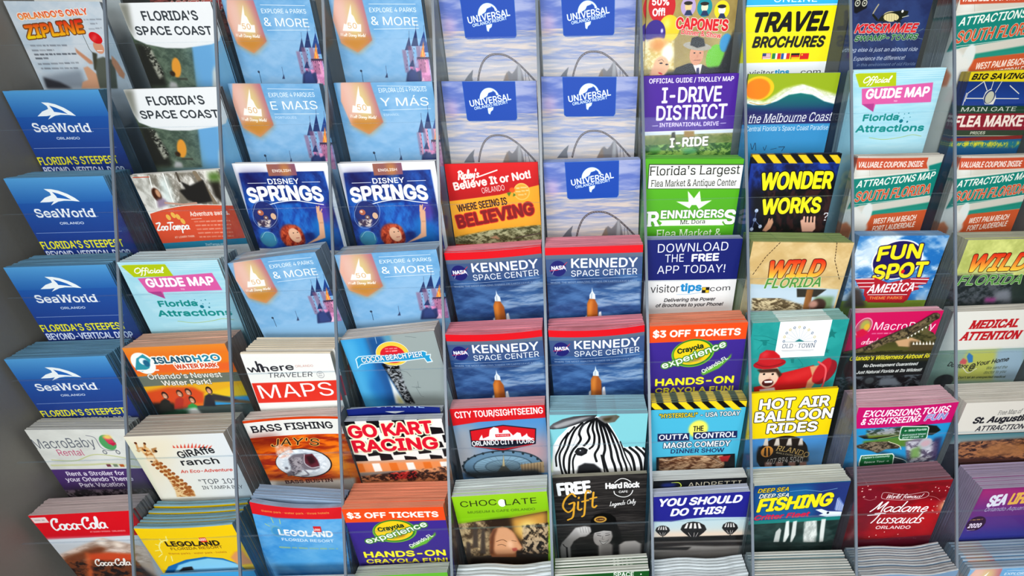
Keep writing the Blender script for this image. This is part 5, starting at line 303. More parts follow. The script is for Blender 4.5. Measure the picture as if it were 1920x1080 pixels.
 'oldtown':[('G',0,-1,100,112,'2f9a96'),('N',[(-0.1,-0.1),(100.7,0.4),(104.0,85.7),(12.0,84.9)],'2a9490','3aa8a2',20,14,0.6,2,1),('L',[(2.7,15.0),(16.2,16.6),(30.5,23.1)],0.35,'1c7470',1),('L',[(3.2,18.8),(31.4,28.9)],0.35,'1c7470',1),('L',[(9.1,31.6),(15.4,22.3)],0.35,'1c7470',1),('L',[(52.3,42.7),(61.2,54.2),(56.7,58.1)],0.35,'1c7470',1),('L',[(39.3,57.1),(63.3,56.4)],0.35,'1c7470',1),('L',[(10.9,21.1),(19.6,21.6)],1.2,'1c7c78'),('P',[(12.7,22.0),(18.0,22.2),(17.9,27.6),(14.4,27.5)],'1f827e',0.4),('L',[(44.9,44.3),(51.8,44.7)],1.2,'1c7c78'),('P',[(46.4,45.2),(50.6,45.4),(50.9,51.1),(48.1,50.9)],'1f827e',0.4),('P',[(83.9,10.3),(86.2,14.4),(90.2,15.0),(87.9,17.7),(89.7,22.2),(85.8,19.7),(82.9,21.8),(83.0,17.5),(79.4,14.4),(83.2,14.3)],'237c78',0.3),('P',[(83.1,33.5),(84.6,36.1),(87.0,36.4),(85.5,38.1),(86.6,40.8),(84.3,39.3),(82.6,40.6),(82.6,38.0),(80.4,36.1),(82.8,36.0)],'237c78',0.3),('P',[(28.4,-6.9),(82.3,-6.9),(82.3,43.7),(28.4,43.7)],'f2f4f6'),('L',[(52.4,24.2),(35.6,23.3)],0.2,'90a0ac'),('E',35.6,23.3,1.3,1.6,'6c7c94'),('E',35.6,23.3,0.6,0.8,'f2f4f6'),('L',[(52.4,24.2),(35.5,18.0)],0.2,'90a0ac'),('E',35.5,18.0,1.3,1.6,'c8b878'),('E',35.5,18.0,0.7,0.8,'f2f4f6'),('L',[(52.4,24.2),(37.1,13.4)],0.2,'90a0ac'),('E',37.1,13.4,1.3,1.5,'6c7c94'),('E',37.1,13.4,0.7,0.8,'f2f4f6'),('L',[(52.4,24.2),(40.2,9.8)],0.2,'90a0ac'),('E',40.2,9.8,1.3,1.5,'c8b878'),('E',40.2,9.8,0.6,0.8,'f2f4f6'),('L',[(52.4,24.2),(44.4,7.6)],0.2,'90a0ac'),('E',44.4,7.6,1.3,1.5,'6c7c94'),('E',44.4,7.6,0.6,0.8,'f2f4f6'),('L',[(52.4,24.2),(49.4,7.0)],0.2,'90a0ac'),('E',49.4,7.0,1.3,1.5,'c8b878'),('E',49.4,7.0,0.6,0.8,'f2f4f6'),('L',[(52.4,24.2),(54.7,8.1)],0.2,'90a0ac'),('E',54.7,8.1,1.3,1.5,'6c7c94'),('E',54.7,8.1,0.6,0.8,'f2f4f6'),('L',[(52.4,24.2),(59.8,10.8)],0.2,'90a0ac'),('E',59.8,10.8,1.3,1.5,'c8b878'),('E',59.8,10.8,0.6,0.8,'f2f4f6'),('L',[(52.4,24.2),(64.2,14.7)],0.2,'90a0ac'),('E',64.2,14.7,1.3,1.6,'6c7c94'),('E',64.2,14.7,0.7,0.8,'f2f4f6'),('L',[(52.4,24.2),(67.5,19.7)],0.2,'90a0ac'),('E',67.5,19.7,1.3,1.5,'c8b878'),('E',67.5,19.7,0.7,0.8,'f2f4f6'),('L',[(52.4,24.2),(69.4,25.1)],0.2,'90a0ac'),('E',69.4,25.1,1.3,1.6,'6c7c94'),('E',69.4,25.1,0.6,0.8,'f2f4f6'),('L',[(35.8,24.5),(67.7,25.0)],0.3,'4c5c68'),('P',[(47.4,24.3),(51.6,21.3),(57.5,24.5)],'2c8080',0.4),('T','OLD · TOWN',34.9,31.8,69.6,32.4,5.1,'4c5464','s'),('L',[(35.1,34.9),(69.3,35.5)],0.35,'4c5464'),('L',[(35.9,36.2),(66.6,37.0)],0.25,'9ca4ac'),('P',[(33.6,65.1),(73.4,54.9),(78.9,65.4),(70.1,83.8),(44.4,88.9),(12.5,89.2),(11.4,80.6),(28.5,77.3)],'cc2428',0.8),('P',[(41.3,69.6),(70.5,57.8),(74.0,67.2),(49.4,76.3)],'dc3c3c',4,0.6),('P',[(69.4,56.7),(80.3,55.3),(83.7,67.7),(75.8,86.3),(69.6,85.9),(70.3,75.4),(74.4,69.3)],'d8a078',0.8),('E',87.4,64.8,10.6,16.8,'98202c',25,0.6),('E',83.5,62.6,7.1,16.8,'c42430',20,1),('L',[(77.8,51.1),(87.3,59.7),(88.9,76.4),(87.9,84.8)],2,'e86468',1),('E',26.1,66.7,11.2,16.0,'e8c8b0',0,0.6),('P',[(11.8,57.7),(34.1,56.9),(40.6,65.4),(37.8,69.4),(33.1,61.9),(15.9,62.0)],'4a3428',1),('E',20.5,63.9,1.3,1.3,'2c2420'),('E',30.1,64.4,1.4,1.3,'2c2420'),('E',27.6,71.0,1.4,2.9,'d8ac94',0,1),('E',26.1,75.5,6.3,4.7,'5c2420',0,0.3),('P',[(21.8,73.2),(31.3,72.8),(30.9,75.8),(23.0,75.7)],'f6f2ee',0.3),('L',[(18.2,60.5),(22.5,59.9)],0.7,'4a3428'),('L',[(28.0,59.8),(32.3,60.9)],0.7,'4a3428'),('E',24.6,50.7,17.5,6.6,'b81c28',-4,0.4),('P',[(11.4,48.6),(12.5,37.7),(18.6,33.1),(27.2,34.5),(34.1,40.8),(37.3,50.0),(25.0,53.3)],'c8242c',0.6),('E',17.7,39.0,4.3,3.2,'e86064',-30,4,0.6),('L',[(9.0,49.5),(18.1,53.6),(30.1,53.6),(39.9,50.1)],1,'8c1820',1),('P',[(18.0,84.2),(34.5,81.9),(37.2,88.5),(19.5,88.6)],'ecdcd4',0.6)],
 'macropink':[('G',0,-1,100,112,'c81c5c'),('G',0,0.3,100,112,'cc1c60>b8184c'),('E',14.4,17.3,9.2,11.7,'e8a8bc',20,0.4),('E',14.4,17.3,8.3,10.5,'b0546c',20,0.4),('E',15.7,15.4,5.7,7.0,'a8a858',0,2),('E',18.0,17.4,3.3,4.3,'d8b040',0,1),('P',[(7.7,22.9),(14.0,19.2),(22.6,24.3),(16.6,29.0),(9.7,30.3)],'cc2048',1),('T','MacroBaby',26.2,21.1,96.6,23.1,9.4,'f4e4ea'),('Q',25.9,26.4,87.0,27.0,2.0,'e8a8bc',0.8),('K','orlando',17.5,38.9,37.5,38.6,7.2,'f0c8d4',0.8)],
 'airboat':[('G',0,-1,100,112,'1c2020'),('N',[(0,-0.7),(100,-0.7),(100,48.4),(0,48.4)],'3c3c24','6c6440',7,3,0.9,3,4),('G',0,36.2,100,46.4,'4a4a28>5c5c30'),('P',[(10.3,46.7),(36.1,33.6),(59.5,20.7),(76.5,11.6),(87.8,2.6),(94.1,2.8),(95.1,8.4),(83.7,11.9),(79.7,21.3),(69.3,28.8),(61.1,31.5),(47.8,36.0),(30.3,45.4)],'4c4438',0.8),('N',[(10.3,46.7),(36.1,33.6),(59.5,20.7),(76.5,11.6),(87.8,2.6),(94.1,2.8),(95.1,8.4),(83.7,11.9),(70.6,26.9),(47.8,36.0),(30.3,45.4)],'2c2820','887858',3,3,0.85,3,6),('P',[(54.7,34.6),(71.8,30.8),(84.3,35.6),(75.7,42.9),(60.4,41.4)],'c8a078',1),('P',[(71.4,35.2),(92.2,37.1),(110.1,35.7),(113.3,50.3),(73.9,48.9)],'584c34',2),('P',[(75.6,39.9),(75.6,35.9),(78.4,40.0)],'ece8dc',0.2),('P',[(79.3,40.0),(79.1,35.2),(82.1,40.1)],'ece8dc',0.2),('P',[(83.1,40.2),(82.5,34.6),(85.9,40.2)],'ece8dc',0.2),('P',[(86.8,40.3),(86.8,36.3),(89.6,40.4)],'ece8dc',0.2),('P',[(90.5,40.4),(90.2,35.6),(93.3,40.5)],'ece8dc',0.2),('P',[(94.2,40.5),(93.7,34.9),(97.0,40.6)],'ece8dc',0.2),('P',[(98.0,40.7),(97.9,36.7),(100.8,40.7)],'ece8dc',0.2),('P',[(101.7,40.8),(101.4,36.0),(104.5,40.9)],'ece8dc',0.2),('P',[(105.4,40.9),(104.8,35.3),(108.2,41.0)],'ece8dc',0.2),('P',[(66.6,30.7),(68.7,32.7),(68.7,29.2)],'ece8dc',0.2),('P',[(69.9,28.2),(72.0,30.3),(72.0,26.7)],'ece8dc',0.2),('P',[(73.1,25.8),(75.2,27.8),(75.2,24.3)],'ece8dc',0.2),('P',[(76.3,23.4),(78.4,25.4),(78.4,21.9)],'ece8dc',0.2),('P',[(79.5,20.9),(81.6,23.0),(81.6,19.5)],'ece8dc',0.2),('P',[(82.7,18.5),(84.8,20.5),(84.8,17.1)],'ece8dc',0.2),('P',[(85.9,16.1),(88.0,18.1),(87.9,14.7)],'ece8dc',0.2),('P',[(89.0,13.8),(91.2,15.7),(91.1,12.3)],'ece8dc',0.2),('P',[(14.9,49.9),(110.6,47.7),(115.4,61.7),(15.4,59.2)],'3c3c20',2),('T',"Orlando's Wilderness Airboat Ride",9.6,58.2,106.5,57.4,5.7,'e8dc34','bi'),('T','No Development Guaranteed',27.4,67.5,89.9,66.8,4.2,'eceeea','bi'),('T','Just Natural Florida at Its Wildest!',21.8,76.2,96.9,75.1,4.3,'eceeea','bi'),('N',[(0,79.6),(100,79.6),(100,112),(0,112)],'14181c','6c747c',6,4,0.9,4,9),('E',39.5,85.5,8.8,7.5,'2c3034',0,1),('E',39.6,85.9,5.3,4.4,'5c6468',0,1),('P',[(50.7,84.8),(69.4,83.3),(78.2,93.4),(53.2,93.6)],'8c98a4',2)],
 'medical':[('G',0,-1,100,112,'dcdad2'),('T','MEDICAL',23.6,21.5,75.8,21.1,10.5,'b8242c','Bis'),('T','ATTENTION',18.1,35.7,84.1,36.0,10.8,'b8242c','Bis'),('G',0,47.6,100,112,'90a898'),('P',[(32.2,49.2),(68.8,48.9),(77.9,89.3),(29.9,88.0)],'b4b860',4),('P',[(64.2,48.7),(95.0,49.2),(111.1,93.2),(74.7,89.2)],'98b0c0',4),('T','Doctors',15.4,68.1,39.3,72.4,6.0,'282828','bi',None,-0.9),('T','@',41.6,74.6,48.4,73.9,8.6,'282828','bi'),('T','Your Home',48.6,69.7,83.5,64.5,5.9,'282828','bi'),('P',[(28.0,63.4),(30.4,58.4),(36.0,61.7),(36.1,67.0),(29.6,66.0)],'c05c60',1),('P',[(33.6,56.5),(34.4,51.4),(40.3,55.8),(43.0,64.2),(38.6,65.0)],'3c78b0',0.8),('L',[(34.2,71.1),(42.8,78.5),(50.4,72.9)],1,'d8d8c0',1),('T','We send the',62.0,74.8,85.3,74.2,3.9,'44503c','i'),('T','doctor to you',61.1,80.7,86.2,80.2,4.0,'44503c','i'),('T',"Don't let an unexpected medical",33.8,86.0,88.3,87.2,3.1,'44503c','b'),('E',18.2,88.5,10.8,8.8,'202420',0,1)],
 'macrorental':[('G',0,-1,100,112,'dcdcd6'),('N',[(-0.0,-0.1),(99.9,0.3),(110.5,55.2),(-3.1,53.2)],'d0d0c8','e8e8e0',30,20,0.6,2,1),('L',[(7.7,40.9),(31.5,42.4),(58.2,34.0),(100.1,43.6)],1.4,'c8cc9c',1),('L',[(4.0,48.7),(42.0,48.3),(65.4,47.5),(93.2,52.6)],2.5,'d4d6a8',1),('T','MacroBaby',-0.5,25.4,62.0,23.5,12.9,'6c7078'),('T','Rental',18.3,35.1,44.7,35.1,8.4,'c4567a'),('L',[(57.6,8.1),(64.9,11.4),(65.7,24.3),(71.9,28.7),(80.2,28.2)],0.9,'8c8c94',1),('E',75.4,17.9,7.8,10.3,'5aa468',0,0.3),('P',[(73.3,10.4),(80.6,8.4),(83.1,21.3),(75.6,20.1)],'d84464',0.5),('P',[(76.0,19.0),(83.7,18.1),(79.2,22.9)],'c42c50',0.5),('E',78.1,10.5,4.4,2.9,'ecd070',0,2),('E',66.8,31.0,2.2,2.9,'70747c'),('E',66.8,31.0,1.4,1.8,'d8d8d2'),('E',80.2,31.3,2.2,2.9,'70747c'),('E',80.2,31.3,1.4,1.8,'d8d8d2'),('P',[(60.6,47.9),(65.0,47.9),(65.0,51.6),(60.6,51.6)],'7c4450',0.4),('P',[(67.7,48.0),(72.1,48.0),(72.1,51.8),(67.7,51.8)],'7c8c74',0.4),('P',[(74.3,48.2),(78.7,48.2),(78.7,51.9),(74.3,51.9)],'b8602c',0.4),('G',0,54.5,100,112,'573a78>3c2850'),('T','Rent a Stroller for',13.2,64.1,74.4,63.8,6.2,'e8e0ec','b'),('T','your Orlando Theme',8.5,72.4,80.1,72.4,6.3,'e8e0ec','b'),('T','Park Vacation',19.6,81.2,67.4,80.7,6.5,'e8e0ec','b'),('G',0,88.7,100,112,'241c20'),('N',[(-1.6,84.9),(97.5,84.4),(90.4,102.7),(-9.0,100.6)],'1c1418','9c8c94',5,6,0.8,5,3)],
 'giraffe':[('G',0,-1,100,112,'eae3d2|dfe2e4'),('P',[(-0.0,0.2),(58.2,0.9),(2.6,74.8),(4.8,43.0)],'e8dcc0',14,0.8),('P',[(-0.0,0.2),(9.1,15.1),(2.1,75.9),(-6.0,79.0)],'dcdcc0',2,0.6),('P',[(7.5,15.1),(15.3,13.8),(17.7,15.6),(18.9,22.0),(19.0,27.3),(20.5,37.2),(26.2,50.8),(33.1,62.5),(40.0,78.0),(38.4,85.0),(18.7,85.1),(20.9,75.8),(20.9,59.6),(17.7,43.6),(13.4,34.6),(10.8,31.2),(11.5,25.9),(9.6,19.4)],'d8a868',0.5),('N',[(7.5,15.1),(15.3,13.8),(17.7,15.6),(18.9,22.0),(19.0,27.3),(20.5,37.2),(26.2,50.8),(33.1,62.5),(40.0,78.0),(38.4,85.0),(18.7,85.1),(20.9,75.8),(20.9,59.6),(17.7,43.6),(13.4,34.6),(10.8,31.2),(11.5,25.9),(9.6,19.4)],'a86430','e8c898',5,4,0.9,6,4),('E',13.2,38.3,1.9,1.9,'a05c28',40),('E',17.6,37.5,1.9,1.9,'a05c28',40),('E',22.1,36.6,1.9,1.9,'a05c28',40),('E',15.4,43.2,1.9,1.9,'a05c28',40),('E',19.8,42.3,1.9,1.9,'a05c28',40),('E',24.3,41.4,1.9,2.0,'a05c28',40),('E',17.6,48.0,1.9,2.0,'a05c28',40),('E',22.1,47.2,1.9,1.9,'a05c28',40),('E',26.5,46.3,1.9,2.0,'a05c28',40),('E',19.8,52.9,1.9,2.0,'a05c28',40),('E',24.3,52.1,1.9,2.0,'a05c28',40),('E',28.8,51.2,1.9,2.0,'a05c28',40),('E',22.1,57.9,1.9,2.0,'a05c28',40),('E',26.5,57.0,1.9,2.0,'a05c28',40),('E',31.0,56.1,1.9,2.0,'a05c28',40),('E',24.3,62.9,1.9,2.0,'a05c28',40),('E',28.8,62.0,1.9,2.0,'a05c28',40),('E',33.3,61.1,1.9,2.0,'a05c28',40),('E',26.6,67.9,1.9,2.1,'a05c28',40),('E',31.1,67.0,1.9,2.1,'a05c28',40),('E',35.6,66.1,1.9,2.1,'a05c28',40),('E',28.9,73.0,1.9,2.1,'a05c28',40),('E',33.4,72.1,2.0,2.1,'a05c28',40),('E',38.0,71.2,1.9,2.1,'a05c28',40),('E',31.2,78.2,2.0,2.1,'a05c28',40),('E',35.8,77.3,1.9,2.1,'a05c28',40),('P',[(7.9,7.8),(9.7,7.2),(8.1,17.2),(5.8,18.1)],'c8945c',0.4),('P',[(15.7,9.2),(18.1,8.5),(16.0,15.9),(13.6,16.4)],'c8945c',0.4),('E',8.2,8.8,1.4,1.6,'6c4028'),('E',17.0,9.7,1.3,1.6,'6c4028'),('P',[(4.2,18.1),(9.3,18.3),(6.5,20.9)],'b88c5c',0.5),('P',[(20.4,16.7),(26.8,15.0),(22.9,22.2),(19.7,22.0)],'b08050',0.5),('E',23.8,20.1,1.5,1.7,'4a3020'),('E',13.2,18.5,1.2,1.3,'2c1c14'),('P',[(12.3,25.9),(18.2,27.3),(18.3,32.7),(11.6,35.0),(10.0,31.2)],'ecd4b0',0.8),('E',13.4,33.8,1.5,1.1,'5c4030'),('P',[(42.9,16.8),(45.4,16.9),(44.0,12.9)],'d8503c',0.3),('P',[(46.4,17.0),(48.9,17.1),(48.2,12.5)],'d8503c',0.3),('P',[(49.8,17.2),(52.4,17.3),(52.4,12.0)],'d8503c',0.3),('P',[(53.3,17.3),(55.8,17.4),(56.6,11.6)],'d8503c',0.3),('P',[(56.8,17.5),(59.3,17.6),(60.8,11.2)],'d8503c',0.3),('P',[(60.3,17.7),(62.8,17.8),(64.9,10.8)],'d8503c',0.3),('P',[(63.7,17.8),(66.3,18.0),(68.6,11.6)],'d8503c',0.3),('P',[(67.2,18.0),(69.8,18.1),(72.3,12.4)],'d8503c',0.3),('P',[(70.7,18.2),(73.2,18.3),(76.0,13.2)],'d8503c',0.3),('P',[(74.2,18.4),(76.7,18.5),(79.7,14.0)],'d8503c',0.3),('P',[(77.7,18.5),(80.2,18.7),(83.5,14.8)],'d8503c',0.3),('T','GiRAffe',44.2,31.4,83.3,25.2,9.2,'28282c','b',None,0.4),('T','ranch',42.7,40.9,82.2,39.9,8.6,'28282c','b'),('T','An Eco-Adventure',36.8,51.3,91.9,51.0,4.4,'cc4436','bi'),('T','"TOP 10"',50.7,68.0,89.1,68.2,6.9,'3c3c40'),('T','IN TAMPA BAY',50.7,75.5,93.8,76.4,5.1,'3c3c40')],
 'bass':[('G',0,-1,100,112,'d4480e'),('G',0,3.0,100,23.0,'e8e6e0'),('T','BASS FISHING',5.4,16.5,90.4,15.6,8.8,'26262c','bs'),('N',[(0,23.8),(100,23.8),(100,86.2),(0,86.2)],'9c2c10','f47c18',26,7,0.95,3,18),('P',[(-1.6,20.8),(29.3,20.7),(27.6,35.9),(-2.8,40.5)],'7c2418',9,0.7),('P',[(71.6,47.7),(89.6,44.4),(90.7,79.2),(69.7,84.9)],'f8a838',12,0.8),('T',"JAY'S",17.9,37.0,69.8,39.1,9.5,'2c1410','i',('e8b060',0.8),1.7),('E',44.9,61.9,30.5,20.7,'1c1414',0,0.3),('E',44.4,61.9,29.5,19.8,'dcdfe2',0,0.3),('N',[(23.3,49.0),(33.8,42.9),(49.1,42.8),(69.6,54.4),(69.1,68.2),(52.0,78.9),(30.7,79.8),(18.2,69.5)],'c8d0d8','f4f6f8',5,4,0.8,3,4),('N',[(21.7,35.9),(28.3,33.7),(31.9,38.4),(37.4,36.9),(38.1,45.5),(30.9,51.8),(21.8,53.5),(19.1,48.7)],'e8a890','f8f4f0',3,3,0.7,3,5),('P',[(30.2,54.0),(37.0,48.8),(50.9,48.1),(59.5,53.7),(61.6,63.1),(59.9,70.0),(54.1,71.9),(40.4,71.0),(31.4,77.5),(22.1,79.2),(21.9,74.5),(34.7,67.1),(29.7,60.9)],'7c747c',1),('P',[(47.6,50.6),(57.5,49.0),(60.7,58.4),(60.6,66.5),(51.7,68.2),(46.6,62.1)],'6c2c38',0.8),('P',[(49.4,53.0),(56.8,51.3),(58.4,60.5),(51.1,64.7)],'38141c',2),('L',[(48.8,49.6),(45.8,62.0),(51.5,68.9),(60.3,67.6)],0.8,'d0c4c8',1),('E',35.7,55.6,1.7,2.0,'1c1818'),('N',[(30.2,54.0),(46.0,52.8),(39.7,73.3),(27.2,79.6)],'4c444c','b8b0b4',3,3,0.8,4,6),('L',[(41.1,68.7),(45.2,78.4),(37.5,80.3)],2,'98949c',1),('E',24.1,67.5,2.0,1.8,'6c6c74',0,1),('P',[(-10.4,86.6),(1.2,83.8),(42.3,87.9),(96.1,85.5),(89.5,110.9),(-16.2,103.5)],'e8e0d4',3),('T','BASS BUSTIN',16.5,90.0,69.0,90.7,4.8,'4c1c14','bs')],
 'gokart':[('G',0,-1,100,112,'eeeae4'),('P',[(-2.1,-4.3),(10.4,-5.5),(10.9,4.5),(-2.0,5.6)],'16161c',0.2),('P',[(22.6,-0.0),(35.1,-1.1),(35.9,8.9),(23.0,10.0)],'16161c',0.2),('P',[(48.6,-0.6),(61.1,-1.7),(62.1,8.3),(49.2,9.5)],'16161c',0.2),('P',[(74.5,-1.1),(87.0,-2.3),(88.3,7.8),(75.4,8.9)],'16161c',0.2),('P',[(99.8,3.2),(112.3,2.1),(113.8,12.2),(100.9,13.3)],'16161c',0.2),('P',[(8.2,6.9),(20.1,8.6),(21.4,15.9),(8.4,17.0)],'16161c',0.2),('P',[(34.2,6.3),(46.3,8.1),(47.7,15.3),(34.7,16.4)],'16161c',0.2),('P',[(59.4,10.7),(71.6,12.5),(73.2,19.8),(60.1,21.0)],'16161c',0.2),('P',[(85.7,10.2),(97.9,11.9),(99.7,19.2),(86.6,20.4)],'16161c',0.2),('P',[(-6.5,13.8),(6.2,12.7),(6.7,22.9),(-6.4,24.1)],'16161c',0.2),('P',[(18.6,18.3),(31.4,17.2),(32.1,27.5),(19.0,28.7)],'16161c',0.2),('P',[(45.0,17.7),(57.7,16.6),(58.7,27.0),(45.6,28.1)],'16161c',0.2),('P',[(71.4,17.2),(84.1,16.0),(85.4,26.4),(72.2,27.5)],'16161c',0.2),('P',[(97.1,21.7),(109.8,20.5),(111.3,31.0),(98.2,32.2)],'16161c',0.2),('P',[(3.9,25.4),(16.1,27.3),(17.3,34.7),(4.1,35.9)],'16161c',0.2),('P',[(30.4,24.8),(42.6,26.7),(44.1,34.2),(30.9,35.3)],'16161c',0.2),('P',[(56.0,29.4),(68.4,31.3),(70.0,38.9),(56.7,40.0)],'16161c',0.2),('P',[(82.7,28.9),(95.1,30.7),(96.9,38.3),(83.7,39.5)],'16161c',0.2),('P',[(-11.0,32.6),(1.9,31.4),(2.4,42.1),(-11.0,43.2)],'16161c',0.2),('P',[(14.5,37.3),(27.5,36.1),(28.2,46.8),(14.8,48.0)],'16161c',0.2),('P',[(41.3,36.7),(54.3,35.5),(55.3,46.2),(41.9,47.4)],'16161c',0.2),('P',[(68.2,36.1),(81.1,34.9),(82.4,45.7),(69.0,46.9)],'16161c',0.2),('P',[(94.3,40.8),(107.3,39.6),(108.8,50.5),(95.4,51.7)],'16161c',0.2),('P',[(-0.5,44.6),(11.9,46.5),(13.1,54.3),(-0.4,55.5)],'16161c',0.2),('P',[(26.5,44.0),(38.9,45.9),(40.4,53.7),(26.9,54.9)],'16161c',0.2),('P',[(52.5,48.8),(65.0,50.7),(66.7,58.6),(53.2,59.8)],'16161c',0.2),('P',[(79.7,48.2),(92.3,50.2),(94.1,58.0),(80.6,59.2)],'16161c',0.2),('P',[(-15.7,52.0),(-2.6,50.8),(-2.1,61.8),(-15.7,63.1)],'16161c',0.2),('P',[(10.3,56.9),(23.4,55.7),(24.1,66.8),(10.5,68.0)],'16161c',0.2),('P',[(37.5,56.3),(50.7,55.1),(51.7,66.2),(38.1,67.4)],'16161c',0.2),('P',[(64.9,55.7),(78.0,54.5),(79.3,65.6),(65.7,66.9)],'16161c',0.2),('P',[(91.4,60.6),(104.6,59.4),(106.1,70.6),(92.5,71.9)],'16161c',0.2),('G',0,54.5,100,112,'c8a48c'),('P',[(-5.5,57.5),(101.0,56.7),(96.6,88.3),(-1.8,85.9)],'e8945c',3),('P',[(-2.3,58.1),(6.0,58.1),(6.8,69.7),(-1.7,70.5)],'e07830',0.6),('P',[(15.9,58.3),(24.2,58.2),(25.2,69.9),(16.6,70.6)],'f4efe8',0.6),('P',[(34.1,58.4),(42.5,58.4),(43.6,70.0),(35.1,70.8)],'e07830',0.6),('P',[(52.4,58.6),(60.7,58.5),(62.1,70.2),(53.5,71.0)],'f4efe8',0.6),('P',[(70.7,58.8),(79.0,58.7),(80.5,70.4),(72.0,71.1)],'e07830',0.6),('P',[(89.0,58.9),(97.3,58.8),(99.1,70.5),(90.5,71.3)],'f4efe8',0.6),('P',[(-5.3,71.5),(99.4,68.2),(98.2,76.4),(-3.3,77.5)],'989088',1),('N',[(0.3,76.5),(96.4,65.7),(93.2,88.1),(-1.3,83.5)],'3c2c2c','e8a070',5,4,0.95,4,6),('N',[(31.2,73.2),(61.9,71.1),(61.8,81.8),(31.1,82.7)],'14141c','e83c3c',3,3,0.9,5,3),('T','GO KART',1.3,22.7,89.3,18.8,17.2,'dc1c38','B',('f4eecc',1.8)),('T','RACING',1.3,42.5,91.3,40.7,17.2,'dc1c38','B',('f4eecc',1.8))],
